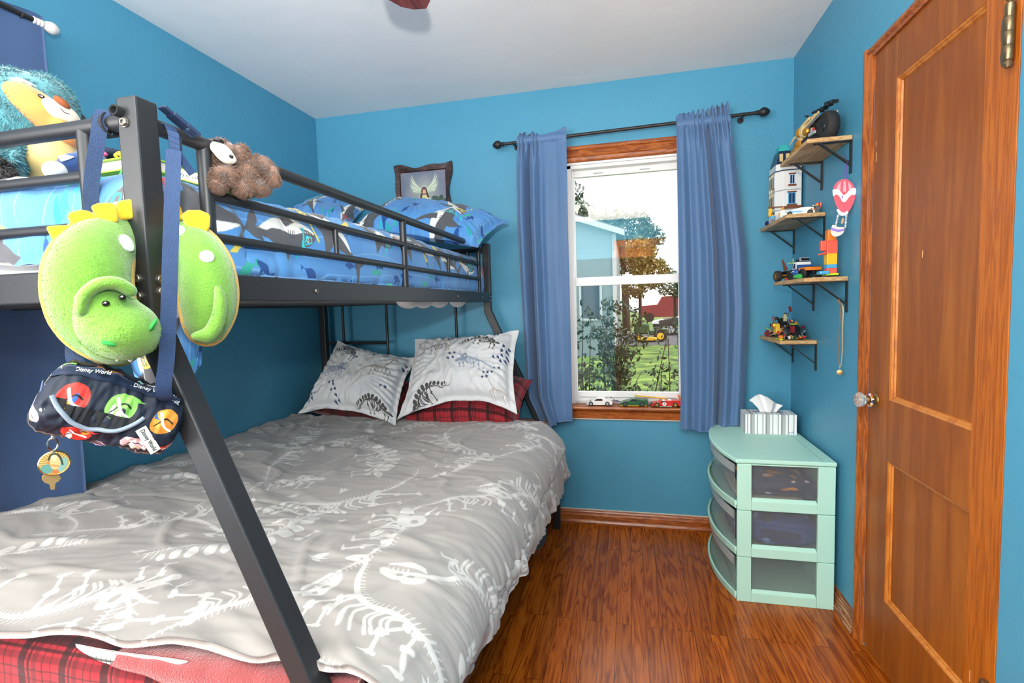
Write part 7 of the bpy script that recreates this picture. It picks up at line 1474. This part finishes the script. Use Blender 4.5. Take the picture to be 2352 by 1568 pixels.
# balloon ornament on the top shelf bracket, necklace on the third
vo = View(1938, 455, 0, 2.640)
t = thing('balloon_ornament', vo(1940, 540), 'pink and red paper hot air balloon ornament hanging by a purple string', 'ornament')
P_ = lambda pts: spline(pts, 4)
polyflap(MB(), vo, P_([(1913, 440), (1917, 425), (1927, 415), (1940, 411), (1953, 416), (1962, 428), (1965, 445), (1961, 465), (1950, 485), (1941, 492), (1930, 487), (1918, 465), (1913, 440)])[:-1], 0, .003).build('balloon_card', mat('coral_card', '#d95566', .7), t, smooth=False)
for k, pts in enumerate(([(1920, 436), (1926, 422), (1931, 417), (1930, 440)], [(1936, 440), (1938, 416), (1942, 416), (1944, 440)], [(1950, 440), (1948, 418), (1954, 424), (1959, 438)])):
    polyflap(MB(), vo, pts, .0015, .0012).build('pink_stripe', mat('pale_pink_card', '#e9a3b0', .7), t, smooth=False)
polyflap(MB(), vo, P_([(1912, 436), (1922, 434), (1931, 440), (1938, 448), (1946, 442), (1954, 434), (1965, 432), (1965, 446), (1957, 447), (1949, 454), (1942, 463), (1935, 463), (1930, 454), (1922, 446), (1914, 450), (1912, 436)])[:-1], .002, .0014).build('white_swag', mat('white_card', '#eceae6', .7), t, smooth=False)
b = MB(); vo.ball(b, 1935, 452, .004, 1.6, 3, .001); b.build('purple_dot', mat('purple_print', '#7a57a8', .6), t)
polyflap(MB(), vo, P_([(1921, 482), (1926, 480), (1932, 486), (1940, 488), (1946, 484), (1948, 490), (1938, 495), (1928, 493), (1921, 482)])[:-1], .002, .0014).build('white_rim', mat('white_card'), t, smooth=False)
for x0_, x1_ in ((1925, 1918), (1944, 1941)):
    b = MB(); n_ = 9
    for k in range(n_): y_ = 494+k*3.3; x_ = x0_+(x1_-x0_)*k/n_; b.tube([vo(x_-2.5, y_, .001), vo(x_+2.5, y_+.6, .001)], .0011, 5)
    b.tube([vo(x0_, 492, 0), vo(x1_, 524, 0)], .0008, 5); b.build('basket_cord', mat('white_card'), t)
polyflap(MB(), vo, [(1931, 512), (1934, 502), (1937, 499), (1938, 506), (1935, 515)], .0, .002).build('card_passenger', mat('tan_card', '#c79a76', .8), t, smooth=False)
polyflap(MB(), vo, P_([(1910, 522), (1913, 516), (1925, 521), (1938, 522), (1938, 532), (1930, 540), (1916, 543), (1908, 534), (1910, 522)])[:-1], .0, .003).build('basket_card', mat('cream_card', '#e9d6cb', .8), t, smooth=False)
polyflap(MB(), vo, [(1909, 522), (1925, 527), (1938, 525), (1938, 530), (1925, 533), (1908, 528)], .0018, .0012).build('lilac_band', mat('lilac_card', '#8f78c8', .8), t, smooth=False)
st = MB(); a0_ = np.array([W-.012, -.683, 1.758]); 
for x_ in (1936, 1945): st.tube([vo(x_, 416, -.001), (vo(1943, 385, 0)+a0_)/2, a0_], .0009, 6)
st.tube([a0_+.004*np.array([math.cos(q)*.6, math.sin(q)*3.2, 0]) for q in np.linspace(0, 2*PI, 13)], .0010, 6).ball(a0_+[-.004, -.004, 0], .003, 8, 6).tube([a0_, a0_+[-.004, -.003, .022]], .0008, 5); st.build('purple_string', mat('purple_string', '#6f3fa6', .7), t)
M_chain = mat('gold_chain', '#cfa76a', .3, metal=.9)
vn = View(1930, 770, 0, 2.652); nk = thing('necklace', vn(1930, 866), 'gold chain necklace with a round pendant hanging from the third shelf bracket', 'necklace'); ch = MB()
hook = np.array([W-.030, -.668, 1.237])
pts = spline([vn(1927, 838), vn(1926, 800), vn(1928, 750), vn(1931, 706), hook+[-.004, -.012, -.002], hook+[0, -.012, .012], hook+[.004, .0, .016], hook+[.002, .012, .010], vn(1936, 706, -.003), vn(1935, 750), vn(1935, 800), vn(1932, 838)], 12)
dd_ = np.concatenate([[0], np.cumsum(np.linalg.norm(np.diff(pts, axis=0), axis=1))]); nL = int(dd_[-1]/.0042); sl = np.linspace(0, dd_[-1], nL); Q = np.stack([np.interp(sl, dd_, pts[:, k]) for k in range(3)], 1)
for i in range(nL-1):
    d = Q[i+1]-Q[i]; fx, fy, fd = frame_of(d); a_ = (i % 2)*PI/2+.6; ex = fx*math.cos(a_)+fy*math.sin(a_); c_ = (Q[i]+Q[i+1])/2
    ch.tube([c_+fd*.0031*math.cos(q)+ex*.0017*math.sin(q) for q in np.linspace(0, 2*PI, 9)[:-1]], .0006, 5, closed=True)
co = ch.build('chain', M_chain, nk)
MB().lathe([(0, -.001), (.0085, -.001), (.0105, -.0002), (.0105, .0008), (.009, .0016), (0, .0017)], vn(1928.5, 855), tuple(vn.n), 28).build('pendant', mat('brushed_gold', '#b99a66', .45, metal=.8), nk)
MB().tube([vn(1929, 846), vn(1929.5, 838)], .0018, 8).build('pendant_bail', M_chain, nk)
# beaded bracelet round the door knob
kb = np.array([W-.017, -.912, .905]); br = thing('bracelet', kb-np.array([0, 0, .03]), 'beaded bracelet looped round the glass door knob', 'bracelet'); n_ = 16; g = np.random.default_rng(4)
for i in range(n_):
    a_ = 2*PI*i/n_; p = kb+np.array([-.002*math.sin(a_*2), .0185*math.cos(a_), -.003+.0205*math.sin(a_)])
    c = ['#2c3fa0', '#d9c9a8', '#c9973f', '#2c3fa0', '#e8e4da', '#d8503f', '#b3772d', '#efe6cf'][i % 8]
    MB().lathe([(.0015, -.0028), (.0038, -.0022), (.0042, 0), (.0038, .0022), (.0015, .0028)], p, (0, -math.sin(a_), math.cos(a_)), 12).build('bead', mat('bead_'+c[1:], c, .25), br)
MB().tube([kb+np.array([-.002, .0185*math.cos(a_), -.003+.0205*math.sin(a_)]) for a_ in np.linspace(0, 2*PI, 33)[:-1]], .0009, 6, closed=True).build('elastic_cord', mat('white_card'), br)
